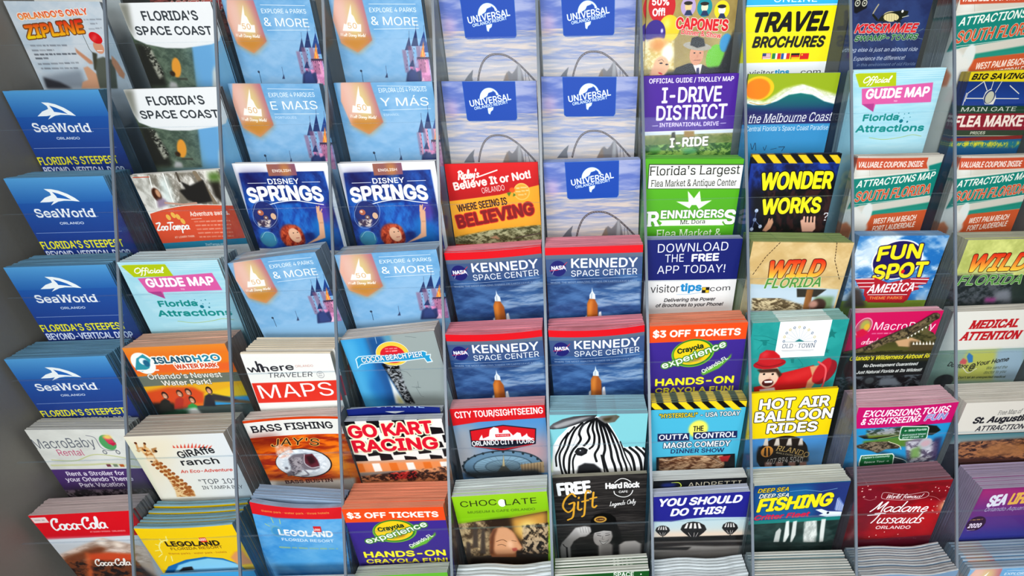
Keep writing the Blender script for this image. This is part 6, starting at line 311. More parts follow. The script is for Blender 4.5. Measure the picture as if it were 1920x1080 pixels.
 'citytour':[('G',0,-1,100,112,'5c94c8'),('P',[(-1.5,21.1),(100.0,5.8),(97.8,94.9),(-12.2,88.1)],'4a90d0>a8a4a8',2),('P',[(-1.5,21.1),(24.1,18.3),(17.8,90.0),(-12.2,88.1)],'a8a4a4',14,0.8),('P',[(57.3,52.9),(99.7,39.8),(98.6,83.0),(62.6,69.1)],'d49c98',16,0.8),('P',[(-4.7,0.0),(102.5,-2.2),(101.2,16.7),(29.0,18.5),(-3.4,22.7)],'d4222a',0.4),('T','CITY TOUR/SIGHTSEEING',4.1,12.5,97.9,11.1,8.6,'f8ecea','b'),('P',[(16.7,28.9),(53.6,23.8),(88.8,30.5),(86.8,51.9),(49.6,60.3),(16.0,51.6)],'1c2030',0.2),('P',[(17.7,30.3),(53.4,25.0),(87.6,31.7),(86.1,47.0),(17.2,43.4)],'d4202c',0.2),('P',[(19.4,52.4),(49.7,59.2),(81.5,53.2),(85.1,51.1),(49.9,56.9),(17.9,51.0)],'c41e2c',0.2),('P',[(25.6,41.7),(29.3,35.7),(29.8,41.2),(36.6,38.4),(38.5,29.8),(43.2,26.2),(48.0,28.2),(48.1,34.6),(51.5,34.8),(52.8,31.0),(57.9,30.9),(60.8,35.4),(63.0,38.8),(67.7,34.7),(71.3,36.0),(72.2,41.5),(76.7,38.5),(78.1,36.4),(79.1,40.8),(83.6,44.4),(83.4,45.9),(25.4,43.4)],'f4eeee',0.2),('P',[(43.7,36.1),(60.0,36.1),(60.0,40.1),(43.7,40.1)],'d4202c'),('T','GUIDED',44.8,38.8,58.7,39.2,2.0,'f4f0f0','b'),('T','ORLANDO CITY TOURS',16.9,51.4,85.5,50.5,7.0,'f6f4f4','b'),('E',47.2,82.2,45.8,23.5,'3c4a54',0,0.4),('E',47.2,82.2,43.8,21.6,'6c8ca4',0,0.4),('E',47.2,82.2,33.9,16.3,'4c6474',0,0.4),('E',47.2,82.2,32.2,14.9,'88a8bc',0,0.4),('E',47.2,82.2,20.4,9.6,'5c7484',0,0.5),('E',47.2,82.2,19.0,8.6,'7c98a8',0,0.5),('E',92.2,85.0,1.5,1.9,'2c3840'),('L',[(47.2,82.2),(81.6,84.3)],0.25,'40525e'),('E',90.2,90.5,1.6,1.9,'2c3840'),('L',[(47.2,82.2),(80.1,88.2)],0.25,'40525e'),('E',85.3,95.6,1.6,1.9,'2c3840'),('L',[(47.2,82.2),(76.3,91.6)],0.25,'40525e'),('E',77.7,99.7,1.6,2.0,'2c3840'),('L',[(47.2,82.2),(70.5,94.5)],0.25,'40525e'),('E',67.9,102.7,1.6,2.0,'2c3840'),('L',[(47.2,82.2),(63.1,96.5)],0.25,'40525e'),('E',56.7,104.2,1.6,2.0,'2c3840'),('L',[(47.2,82.2),(54.6,97.5)],0.25,'40525e'),('E',44.7,104.3,1.6,2.0,'2c3840'),('L',[(47.2,82.2),(45.5,97.5)],0.25,'40525e'),('E',33.0,102.8,1.6,2.0,'2c3840'),('L',[(47.2,82.2),(36.6,96.4)],0.25,'40525e'),('E',22.3,99.9,1.6,1.9,'2c3840'),('L',[(47.2,82.2),(28.4,94.3)],0.25,'40525e'),('E',13.4,95.7,1.5,2.0,'2c3840'),('L',[(47.2,82.2),(21.5,91.5)],0.25,'40525e'),('E',6.8,90.7,1.6,1.9,'2c3840'),('L',[(47.2,82.2),(16.5,88.0)],0.25,'40525e'),('E',3.1,85.2,1.5,1.9,'2c3840'),('L',[(47.2,82.2),(13.5,84.1)],0.25,'40525e'),('E',2.4,79.5,1.5,1.9,'2c3840'),('L',[(47.2,82.2),(12.9,80.1)],0.25,'40525e'),('E',4.8,74.1,1.5,1.8,'2c3840'),('L',[(47.2,82.2),(14.6,76.4)],0.25,'40525e'),('E',9.9,69.2,1.5,1.8,'2c3840'),('L',[(47.2,82.2),(18.5,73.0)],0.25,'40525e'),('E',17.6,65.3,1.5,1.8,'2c3840'),('L',[(47.2,82.2),(24.3,70.3)],0.25,'40525e'),('E',27.1,62.5,1.5,1.8,'2c3840'),('L',[(47.2,82.2),(31.6,68.3)],0.25,'40525e'),('E',38.0,61.0,1.5,1.8,'2c3840'),('L',[(47.2,82.2),(40.0,67.4)],0.25,'40525e'),('E',49.5,61.0,1.5,1.8,'2c3840'),('L',[(47.2,82.2),(48.8,67.4)],0.25,'40525e'),('E',60.8,62.4,1.5,1.8,'2c3840'),('L',[(47.2,82.2),(57.5,68.4)],0.25,'40525e'),('E',71.3,65.1,1.5,1.8,'2c3840'),('L',[(47.2,82.2),(65.6,70.4)],0.25,'40525e'),('E',80.2,69.0,1.5,1.8,'2c3840'),('L',[(47.2,82.2),(72.4,73.1)],0.25,'40525e'),('E',87.0,73.8,1.5,1.9,'2c3840'),('L',[(47.2,82.2),(77.6,76.6)],0.25,'40525e'),('E',91.1,79.3,1.5,1.9,'2c3840'),('L',[(47.2,82.2),(80.7,80.4)],0.25,'40525e'),('P',[(39.0,91.3),(47.1,79.9),(49.8,64.9),(49.2,80.0),(56.8,92.4)],'5c5c54',0.5),('P',[(46.5,82.2),(49.6,64.9),(49.3,82.4)],'c8b890',0.4),('P',[(66.8,81.1),(93.6,78.0),(93.3,94.6),(67.5,93.0)],'c8ac84',0.5),('L',[(68.7,78.8),(67.8,93.0)],0.5,'6c543c'),('L',[(72.3,79.0),(71.4,93.3)],0.5,'6c543c'),('L',[(75.8,79.3),(74.9,93.5)],0.5,'6c543c'),('L',[(79.3,79.5),(78.5,93.7)],0.5,'6c543c'),('L',[(82.8,79.7),(82.1,93.9)],0.5,'6c543c'),('L',[(86.4,79.9),(85.6,94.1)],0.5,'6c543c'),('L',[(89.9,80.1),(89.2,94.4)],0.5,'6c543c'),('P',[(3.7,89.1),(85.6,89.3),(93.7,101.9),(2.6,96.3)],'2c3034',4)],
 'zebra':[('G',0,-1,100,112,'86cad2'),('P',[(0.2,83.3),(2.9,40.6),(8.0,30.0),(19.6,15.6),(35.7,4.6),(42.1,1.7),(56.7,5.1),(65.3,20.7),(72.4,35.7),(77.8,44.5),(92.8,43.8),(106.7,49.6),(112.8,86.3)],'f0f1f1',0.4),('L',[(41.4,7.8),(34.2,13.8),(30.2,24.1),(31.8,32.7),(27.7,41.2),(23.5,47.6),(20.1,58.7),(19.1,81.5)],2.6,'17171b',1),('L',[(33.4,10.7),(26.1,19.9),(22.0,30.3),(18.6,43.1),(14.3,56.3),(13.8,69.8),(16.5,81.4)],2.4,'17171b',1),('L',[(25.3,16.1),(17.9,28.1),(14.4,40.9),(9.6,52.8),(9.9,67.4),(12.2,81.3)],2.2,'17171b',1),('L',[(18.7,23.9),(12.0,35.4),(9.1,45.1),(5.5,56.1),(5.9,69.6)],2,'17171b',1),('L',[(43.8,6.8),(39.1,20.1),(40.9,30.7),(38.5,37.1),(35.2,41.4)],2.6,'17171b',1),('L',[(45.7,5.8),(44.0,18.2),(46.1,28.7),(45.2,40.5),(41.1,45.9)],2.4,'17171b',1),('L',[(47.8,5.5),(48.5,18.3),(51.1,31.0),(50.7,43.9),(47.0,53.7),(48.9,63.9)],2.6,'17171b',1),('L',[(49.9,5.9),(53.0,20.4),(55.8,33.2),(57.5,46.3),(56.1,57.3),(58.4,68.7),(62.2,82.6)],2.8,'17171b',1),('L',[(51.6,7.0),(57.1,21.6),(60.8,35.5),(63.7,48.6),(65.3,59.8),(68.7,71.2),(70.9,82.9)],2.8,'17171b',1),('L',[(53.8,8.1),(60.4,20.6),(65.5,35.6),(69.6,48.7),(72.7,62.2),(75.6,71.4),(77.5,83.0)],2.6,'17171b',1),('L',[(56.5,9.7),(62.8,20.7),(69.0,33.5),(73.7,46.6),(76.7,57.8),(81.1,71.5),(83.0,83.2)],2.2,'17171b',1),('L',[(53.8,55.0),(56.3,68.6),(58.8,82.5)],1.8,'17171b',1),('L',[(26.0,53.2),(23.5,63.2),(24.3,81.6)],2,'17171b',1),('L',[(77.9,46.7),(85.0,54.7),(89.1,67.2),(91.7,83.4)],3,'17171b',1),('L',[(83.7,45.1),(92.6,54.8),(96.8,67.4),(99.0,83.6)],3,'17171b',1),('L',[(90.4,44.4),(99.4,55.0),(104.7,69.8),(106.5,83.8)],2.8,'17171b',1),('L',[(98.0,46.1),(105.4,55.2),(111.2,65.4)],2.4,'17171b',1),('L',[(73.3,36.8),(80.4,57.9),(85.9,71.7),(88.2,83.3)],1.6,'17171b',1),('L',[(35.8,11.8),(29.4,24.1),(26.1,34.7),(20.2,49.8)],0.6,'8a8a90',1,0.6),('P',[(25.2,49.4),(28.5,44.5),(34.4,43.5),(39.4,46.9),(38.1,52.4),(32.8,55.8),(27.7,54.4)],'17171b',0.4),('E',32.4,49.2,3.5,2.9,'2e2e34'),('E',31.4,48.0,0.8,0.9,'d8dce0'),('L',[(24.4,50.3),(28.5,43.8),(35.2,42.7),(40.2,46.9)],1.1,'f0f1f1',1),('P',[(27.7,81.7),(29.4,70.2),(36.2,65.8),(46.4,67.2),(53.4,74.3),(56.2,84.8)],'2a2a2e',1.2),('P',[(-2.3,17.6),(3.5,11.1),(13.3,5.6),(24.5,2.4),(37.3,1.2),(48.5,0.8),(45.4,5.4),(35.8,8.7),(24.5,13.6),(13.1,17.5),(3.4,18.9)],'68686c|3a3a3e',0.4),('P',[(3.5,14.4),(16.5,8.3),(32.5,3.9),(43.8,2.6),(32.5,7.6),(16.4,14.5),(6.6,17.4)],'b8b8ba',1.5,0.8),('L',[(-2.3,17.6),(13.1,17.5),(29.3,11.6),(47.0,4.9)],0.7,'1c1c20',1),('P',[(48.6,5.5),(52.6,2.3),(67.8,1.2),(71.4,3.3),(66.5,10.4),(56.9,12.2)],'8c8c90|5c5848',0.5),('P',[(53.5,5.6),(64.7,3.4),(61.6,9.0),(56.0,9.3)],'48402c',2),('P',[(0.8,55.9),(2.0,78.7),(-3.1,78.6)],'d8dcb0',2)],
 'outta':[('G',0,-1,100,112,'52b6d4'),('G',0,-1,100,9.0,'16140f'),('P',[(-7.4,-3.7),(1.6,-3.3),(12.9,8.9),(3.8,8.5)],'f0d028',0.2),('P',[(8.9,-3.0),(17.9,-2.6),(29.4,9.5),(20.3,9.2)],'f0d028',0.2),('P',[(25.3,-2.3),(34.3,-1.9),(46.0,10.2),(36.9,9.9)],'f0d028',0.2),('P',[(41.6,-1.6),(50.7,-1.3),(62.6,10.9),(53.5,10.6)],'f0d028',0.2),('P',[(58.1,-1.0),(67.1,-0.6),(79.2,11.6),(70.1,11.2)],'f0d028',0.2),('P',[(74.5,-0.3),(83.6,0.1),(95.9,12.3),(86.7,11.9)],'f0d028',0.2),('P',[(91.0,0.4),(100.1,0.8),(112.6,13.0),(103.4,12.6)],'f0d028',0.2),('P',[(107.5,1.1),(116.6,1.4),(129.4,13.7),(120.2,13.4)],'f0d028',0.2),('T','"HYSTERICAL!"',8.9,20.4,49.4,20.0,6.0,'f0d840','b',('1c2430',0.5)),('T','- USA TODAY',52.8,20.6,94.9,19.8,6.0,'e8f0f0','b',('1c2430',0.5)),('E',52.1,36.6,10.4,11.9,'f4e85c',0,2),('E',52.1,36.6,8.0,9.2,'f8f070',0,1),('T','THE',46.6,39.7,58.0,39.3,7.3,'1c1c24','b'),('P',[(8.4,41.3),(42.9,41.7),(43.8,52.4),(9.0,52.4)],'28305c',0.2),('P',[(47.1,40.8),(95.0,40.7),(96.0,50.7),(48.0,51.2)],'28305c',0.2),('T','OUTTA',10.3,50.4,42.4,50.1,7.5,'eef0f4','b'),('T','CONTROL',49.3,49.9,94.4,49.3,7.7,'eef0f4','b'),('T','MAGIC COMEDY',16.1,62.4,89.7,62.1,8.1,'eef4f6','b',('28405c',0.8)),('T','DINNER SHOW',24.4,70.1,83.8,70.5,6.1,'28305c','b'),('P',[(8.9,75.0),(96.5,73.5),(100.3,102.2),(10.1,97.8)],'1a1614',0.3),('E',49.6,88.9,37.0,14.9,'c89060',0,1),('N',[(11.7,76.5),(83.4,75.2),(88.3,101.6),(12.9,97.9)],'6c3c20','f0c8a0',6,3,0.95,3,8),('P',[(79.3,77.3),(92.3,75.6),(89.9,84.9),(82.8,84.5)],'c42c30',0.6),('L',[(17.3,81.4),(43.2,75.6),(67.8,76.8),(85.1,89.4)],0.4,'e8dcd0',1)],
 'balloon':[('G',0,-1,100,112,'4488c4'),('G',0,61.8,100,112,'4a8cc8>6ca8dc'),('G',0,-4.4,100,64.1,'f2d416'),('T','HOT AIR',11.1,23.0,92.9,23.6,14.6,'f6f4ee','B',('2c281c',0.9)),('T','BALLOON',7.5,40.3,100.5,41.0,15.0,'f6f4ee','B',('2c281c',0.9)),('T','RIDES',23.8,57.5,84.8,58.5,14.7,'f6f4ee','B',('2c281c',0.9)),('E',47.8,90.1,31.2,28.0,'2c221c',0,0.4),('P',[(22.5,74.9),(23.8,64.4),(27.0,63.5),(29.3,76.6)],'d8ccc0',0.8),('P',[(35.7,76.0),(37.3,65.5),(40.8,64.7),(43.3,77.8)],'d8ccc0',0.8),('P',[(50.8,77.2),(52.2,66.7),(55.7,65.9),(58.4,79.0)],'d8ccc0',0.8),('P',[(65.5,78.4),(66.4,67.9),(69.5,67.0),(72.3,80.2)],'d8ccc0',0.8),('P',[(27.4,99.5),(36.1,99.7),(39.7,118.0),(29.6,117.1)],'b88c7c',1.5),('P',[(41.3,100.6),(50.1,100.8),(53.8,119.2),(43.7,118.3)],'b88c7c',1.5),('P',[(57.3,101.9),(66.0,102.2),(70.0,120.6),(59.9,119.7)],'b88c7c',1.5),('P',[(71.3,103.1),(80.0,103.3),(84.3,121.8),(74.1,120.9)],'b88c7c',1.5),('P',[(17.2,75.6),(75.1,78.0),(80.2,90.4),(82.5,104.0),(18.0,99.9),(15.9,85.1)],'2a201b',2,0.9),('E',28.5,84.4,7.5,8.3,'e8a048'),('P',[(24.9,78.6),(26.7,77.6),(28.4,91.7),(25.2,89.5)],'2c1c14',0.4),('P',[(29.0,77.8),(31.1,79.2),(33.1,90.1),(30.8,91.9)],'2c1c14',0.4),('T','RLANDO',39.4,83.4,80.3,97.7,7.3,'e0bc74','s',None,1.5),('T','BALLOON RIDES',40.0,87.8,76.4,98.1,2.5,'d8c8a0','b'),('T','407 894 5040',29.7,105.1,75.1,104.7,8.0,'e8e4dc','s',None,2.0)],
 'excursions':[('G',0,-1,100,112,'2f94c8'),('G',0,-1,100,2.9,'c2156c'),('P',[(-5.5,-2.1),(101.7,-0.2),(102.0,26.8),(2.0,28.0)],'c2156c',0.3),('T','EXCURSIONS,TOURS',6.6,12.7,93.5,12.3,8.8,'f4ecf2','bi'),('T','& SIGHTSEEING',6.4,23.2,66.0,21.9,8.4,'f4ecf2','bi'),('T','FUN',69.8,21.8,93.1,21.4,8.6,'8c94c4','Bi',('e8d8ec',0.5)),('P',[(7.2,38.3),(26.7,34.8),(55.9,27.5),(71.1,26.5),(85.8,29.8),(92.1,36.7),(84.7,42.6),(59.2,40.6),(28.6,43.7),(14.3,42.6)],'20241c',0.6),('P',[(14.3,35.0),(51.2,33.5),(53.8,38.0),(18.8,41.8)],'8c9c2c',1.5,0.8),('N',[(13.3,30.6),(51.2,27.1),(55.4,38.2),(17.9,37.4)],'3c4438','a8a8b0',5,3,0.9,4,5),('L',[(28.6,43.7),(52.5,39.0)],0.6,'e8e8a0'),('P',[(13.4,45.8),(56.0,40.4),(70.1,47.0),(67.9,56.8),(18.5,55.1)],'5c8438',2),('P',[(7.6,52.0),(20.0,47.4),(38.9,47.8),(55.0,55.8),(53.4,59.0),(39.9,59.1),(33.1,64.2),(25.9,60.2),(10.7,55.6)],'4c4034',0.8),('N',[(7.6,52.0),(20.0,47.4),(38.9,47.8),(55.0,55.8),(39.9,59.1),(33.1,64.2),(25.9,60.2)],'2c2820','9c8c74',4,3,0.8,4,7),('L',[(40.5,48.0),(53.1,54.5),(56.9,60.4)],0.8,'d8d0b8',1),('P',[(48.6,29.5),(49.6,27.0),(76.4,29.0),(78.6,31.8),(80.5,45.6),(79.6,48.4),(52.1,47.1),(50.0,44.3)],'e8eee4',0.2),('P',[(49.6,30.4),(50.7,28.3),(76.1,30.3),(77.6,32.1),(79.3,44.8),(78.6,46.8),(52.5,45.6),(50.9,43.5)],'1c6840',0.2),('T','← Wild Florida',53.5,35.4,76.4,35.0,3.1,'eaf2ea','b'),('T','Astronaut Meet',52.8,41.4,77.3,41.2,2.6,'eaf2ea','b'),('T','and Greet →',53.7,45.0,75.8,44.6,2.7,'eaf2ea','b'),('P',[(58.2,49.3),(69.9,45.9),(76.3,46.4),(93.2,56.6),(94.7,79.5),(68.3,77.4)],'7c7484',2),('N',[(59.8,49.5),(93.6,52.1),(101.0,84.7),(67.8,82.0)],'5c5468','d0d0d8',6,5,0.9,4,11),('E',80.8,54.5,7.6,8.1,'b4b8c0',0,1),('E',81.1,53.8,5.1,4.6,'c8a8b0',0,2),('P',[(67.5,61.3),(76.0,57.4),(80.2,73.7),(71.0,75.3)],'7ca060',3),('P',[(87.5,47.2),(96.5,45.7),(102.3,77.8),(94.0,77.2)],'3c2c50',3,0.8),('P',[(32.4,60.7),(63.8,72.4),(70.7,87.0),(50.8,85.3)],'303c40',4),('P',[(16.0,77.8),(16.0,66.2),(49.4,65.5),(52.1,69.2),(54.1,85.6),(16.9,82.6)],'e8eee4',0.2),('P',[(17.1,77.9),(17.3,67.7),(49.1,67.1),(51.1,69.5),(53.3,85.5),(18.1,82.7)],'1c6438',0.2),('T',"Captain's Community",18.7,71.5,47.4,70.6,2.8,'eaf2ea','b'),('T','Space Tour →',21.7,78.3,48.3,78.1,2.8,'eaf2ea','b'),('L',[(52.7,71.5),(65.0,77.1),(69.8,83.4)],0.5,'e8eee4',1)],
 'augustine':[('G',0,-1,100,112,'d4cfc6'),('T','Free Map of',38.4,17.1,63.1,15.8,5.5,'5c5c5c','is'),('T','St. Augustine',15.2,27.7,79.4,26.3,8.6,'24242c','Bis'),('T','ATTRACTIONS',21.4,38.3,79.0,37.3,7.0,'34343c','bi'),('G',0,41.7,100,112,'2c2c34'),('G',0,42.6,100,54.7,'4c7c84>98a0a0'),('P',[(10.7,53.0),(85.6,50.7),(101.6,92.8),(18.3,87.7)],'4c3028',4),('N',[(10.7,53.0),(85.6,50.7),(97.1,80.8),(14.7,75.8)],'2c1c1c','b07850',6,3,0.9,3,4),('P',[(35.4,65.6),(52.6,55.5),(89.1,59.8),(94.4,73.7),(36.9,74.9)],'a87448',4,0.8),('E',35.2,54.4,1.0,1.8,'20201c')],
 'cocacola':[('G',0,-1,100,112,'c8ccd0'),('G',0,-9.3,100,36.4,'e01828>d4182a'),('P',[(0.5,3.2),(14.8,3.2),(14.8,11.3),(0.5,11.3)],'ecd8d4',0.3),('Q',2.5,8.0,12.3,8.3,2.3,'b0a0a0',0.8),('K','Coca-Cola',14.8,22.8,66.1,23.3,16.6,'f8f0ee',2.0),('T','AT DISNEY SPRINGS',46.2,29.0,66.0,29.4,2.1,'f0c0bc','b'),('T','ORLANDO',67.6,29.5,80.7,29.8,2.1,'f0c0bc','b'),('P',[(-2.4,34.9),(89.1,37.4),(85.4,45.8),(-3.8,43.5)],'d4dae0',4),('P',[(0.3,60.4),(52.5,38.1),(90.4,56.3),(79.4,108.9),(-13.7,100.8)],'d0b8a8',3),('N',[(0.3,60.4),(52.5,38.1),(90.4,56.3),(84.2,82.0),(-0.6,74.8)],'9c8474','ecd8cc',12,6,0.8,2,5),('P',[(1.4,64.4),(43.8,49.9),(51.8,53.1),(42.5,62.6),(-8.9,84.8)],'7c4428',4),('E',49.7,44.1,4.6,4.9,'fff4e8',0,5),('E',64.1,49.1,4.6,4.8,'fff0e0',0,5),('P',[(28.6,61.5),(48.4,60.5),(73.6,65.2),(64.5,85.7),(18.8,81.7)],'d05028',3),('P',[(-5.2,74.4),(28.8,74.6),(68.4,80.6),(79.4,108.9),(-16.9,100.5)],'241814',6),('N',[(-2.7,69.3),(70.7,75.5),(72.9,108.4),(-16.9,100.5)],'241410','8c4c28',7,6,0.8,4,6),('K','Coca-Cola',28.1,81.2,62.5,82.8,10.7,'f4ece4',1.4),('P',[(26.7,58.7),(29.8,59.0),(15.0,103.3),(8.6,102.8)],'e8703c',3,0.7)],
 'legoyellow':[('G',0,-1,100,112,'fbcb08'),('T','LEGOLAND',23.0,28.8,78.1,30.5,8.2,'2c2418','B'),('P',[(60.7,16.7),(67.3,16.7),(67.3,23.9),(60.7,23.9)],'e0402c',0.2),('T','LEGO',59.9,21.9,66.9,21.9,3.8,'f8e8e0','B'),('T','FLORIDA RESORT',24.9,34.9,78.9,35.0,4.3,'8a6c10','b'),('T','theme parks · water park · hotels',19.5,41.6,80.1,42.6,3.0,'a4600c'),('L',[(26.4,20.6),(28.6,13.1)],1.1,'fae890'),('L',[(20.9,22.9),(20.1,16.9)],1.1,'fae890'),('L',[(16.0,27.9),(12.4,25.0)],1.1,'fae890'),('L',[(13.0,34.2),(7.5,35.4)],1.1,'fae890'),('L',[(12.8,40.2),(6.9,45.1)],1.1,'fae890'),('L',[(15.5,44.0),(10.9,51.5)],1.1,'fae890'),('L',[(20.4,44.6),(18.4,52.5)],1.1,'fae890'),('L',[(28.1,18.2),(19.9,21.3),(14.3,29.5),(13.1,38.1)],1.4,'fae890',1),('P',[(-6.0,81.2),(10.2,61.0),(33.1,50.9),(54.9,47.3),(72.5,51.0),(85.0,60.9),(96.3,85.7),(86.8,115.8),(-17.0,108.3)],'1c70b0',0.4),('P',[(3.4,81.9),(22.0,59.2),(36.8,53.7),(57.1,50.0),(71.6,53.5),(87.3,63.7),(92.3,88.2)],'8ccdea',1),('P',[(25.2,63.4),(35.2,62.2),(34.6,68.0),(18.0,69.5)],'241c1c',1),('P',[(88.2,41.9),(96.7,39.9),(97.7,51.4),(103.8,62.2),(84.2,63.5),(80.7,50.3)],'e09c64',2)],
 'legoblue':[('G',0,-1,100,112,'3c8ed0'),('N',[(0,17.3),(100,17.3),(100,112),(0,112)],'3a90d4','8cc4ea',30,22,0.8,1.5,6),('G',0,-3.8,100,17.3,'d8242c'),('P',[(-1.0,-0.1),(100.2,-1.5),(99.9,1.3),(79.1,14.6),(26.2,18.7),(-0.4,13.7)],'dc2830',2),('T','theme park · water park · three hotels',12.0,11.6,86.4,8.9,3.1,'f0c860'),('L',[(15.7,29.0),(22.4,35.8),(21.6,45.7)],1.2,'78b0cc',1),('E',23.3,40.6,6.4,9.0,'88b49c',0,1,0.4),('E',23.2,41.1,5.1,7.0,'4494ce',0,1,0.8),('L',[(21.0,19.1),(22.1,27.3)],1,'a8c88c'),('L',[(30.2,20.7),(29.9,28.0)],1,'a8c88c'),('L',[(12.0,30.5),(16.6,33.8)],1,'a8c88c'),('T','LEGOLAND',24.9,46.9,86.2,46.4,10.2,'f4f6fa','B'),('P',[(65.8,28.9),(74.3,28.9),(74.3,38.0),(65.8,38.0)],'d83438',0.2),('T','LEGO',66.0,36.2,73.1,36.2,3.5,'f8e8e0','B'),('T','FLORIDA RESORT',26.6,55.8,85.8,55.0,4.7,'d8e8f6','b'),('Q',21.2,68.5,89.0,66.7,3.4,'bcc870',0.7),('P',[(15.7,79.3),(93.9,55.5),(90.5,103.7),(10.5,109.3)],'64b0dc',12,0.5)],
 'chocolate':[('G',0,-1,100,112,'8cc41c'),('G',0,-3.8,100,32.0,'9ccc28>88c018'),('P',[(-6.8,39.5),(97.7,28.1),(97.0,36.4),(-6.4,47.0)],'6c9c14',3,0.8),('T','CHOC',7.3,15.6,45.7,15.3,8.3,'2c3418'),('E',51.4,13.0,4.1,5.5,'ffffff'),('T','LATE',54.5,16.6,88.1,16.2,8.3,'2c3418'),('T','MUSEUM & CAFE ORLANDO',13.1,25.8,85.3,26.3,3.5,'5a7c1c','b'),('P',[(-3.9,42.2),(27.0,37.1),(57.1,35.9),(98.0,28.8),(89.8,141.9),(-17.8,131.6)],'2c2018',0.4),('P',[(-2.3,42.4),(26.9,37.6),(25.5,93.9),(-7.7,93.5)],'a89068',5),('N',[(-1.9,40.0),(36.8,38.5),(29.0,94.2),(-7.7,93.5)],'3c2c20','c8b088',6,9,0.8,3,5),('P',[(57.0,36.6),(97.9,29.3),(96.0,68.7),(66.3,73.8),(57.8,57.7)],'c89448',6),('E',75.2,54.2,9.8,12.5,'f4d880',0,8),('P',[(33.5,38.2),(57.0,36.6),(54.5,57.4),(31.6,63.0)],'38281c',5),('N',[(69.0,48.7),(97.8,46.3),(93.6,97.5),(64.0,94.7)],'201814','c8b090',4,7,0.9,4,6),('P',[(15.9,44.0),(18.9,39.3),(20.2,44.4),(15.5,79.7),(9.7,79.1)],'4c4038',1.5),('P',[(22.7,54.6),(25.7,49.8),(27.0,55.0),(22.5,90.9),(16.6,90.4)],'4c4038',1.5),('P',[(3.5,73.3),(6.7,68.4),(7.9,73.7),(2.7,110.9),(-3.3,110.4)],'4c4038',1.5),('P',[(27.6,91.4),(31.0,65.5),(36.6,52.0),(47.2,48.0),(56.5,55.1),(60.3,65.5),(64.0,78.8),(65.0,85.5),(58.3,83.6),(57.4,91.4),(56.4,99.4),(28.6,96.9)],'a86c44',1),('P',[(32.3,60.5),(40.2,49.9),(52.0,50.2),(58.4,60.3),(61.7,76.0),(65.1,84.2),(62.0,89.2),(57.8,87.5),(54.4,93.9),(34.4,93.4),(30.8,81.1)],'d8a078',2),('P',[(27.3,91.4),(30.6,65.4),(35.6,53.2),(42.1,48.8),(36.7,63.4),(31.1,91.7)],'6c4028',2),('L',[(37.9,77.8),(42.6,76.9),(46.9,79.9)],0.7,'3c2418',1),('L',[(37.3,71.7),(44.5,69.3),(48.8,72.8)],0.9,'6c4428',1),('L',[(54.5,71.5),(59.5,73.2)],0.6,'3c2418'),('P',[(53.0,84.4),(58.3,83.6),(59.4,88.4),(54.0,89.8)],'b8584c',1),('E',52.0,77.7,3.4,6.2,'ecbc98',0,3)],
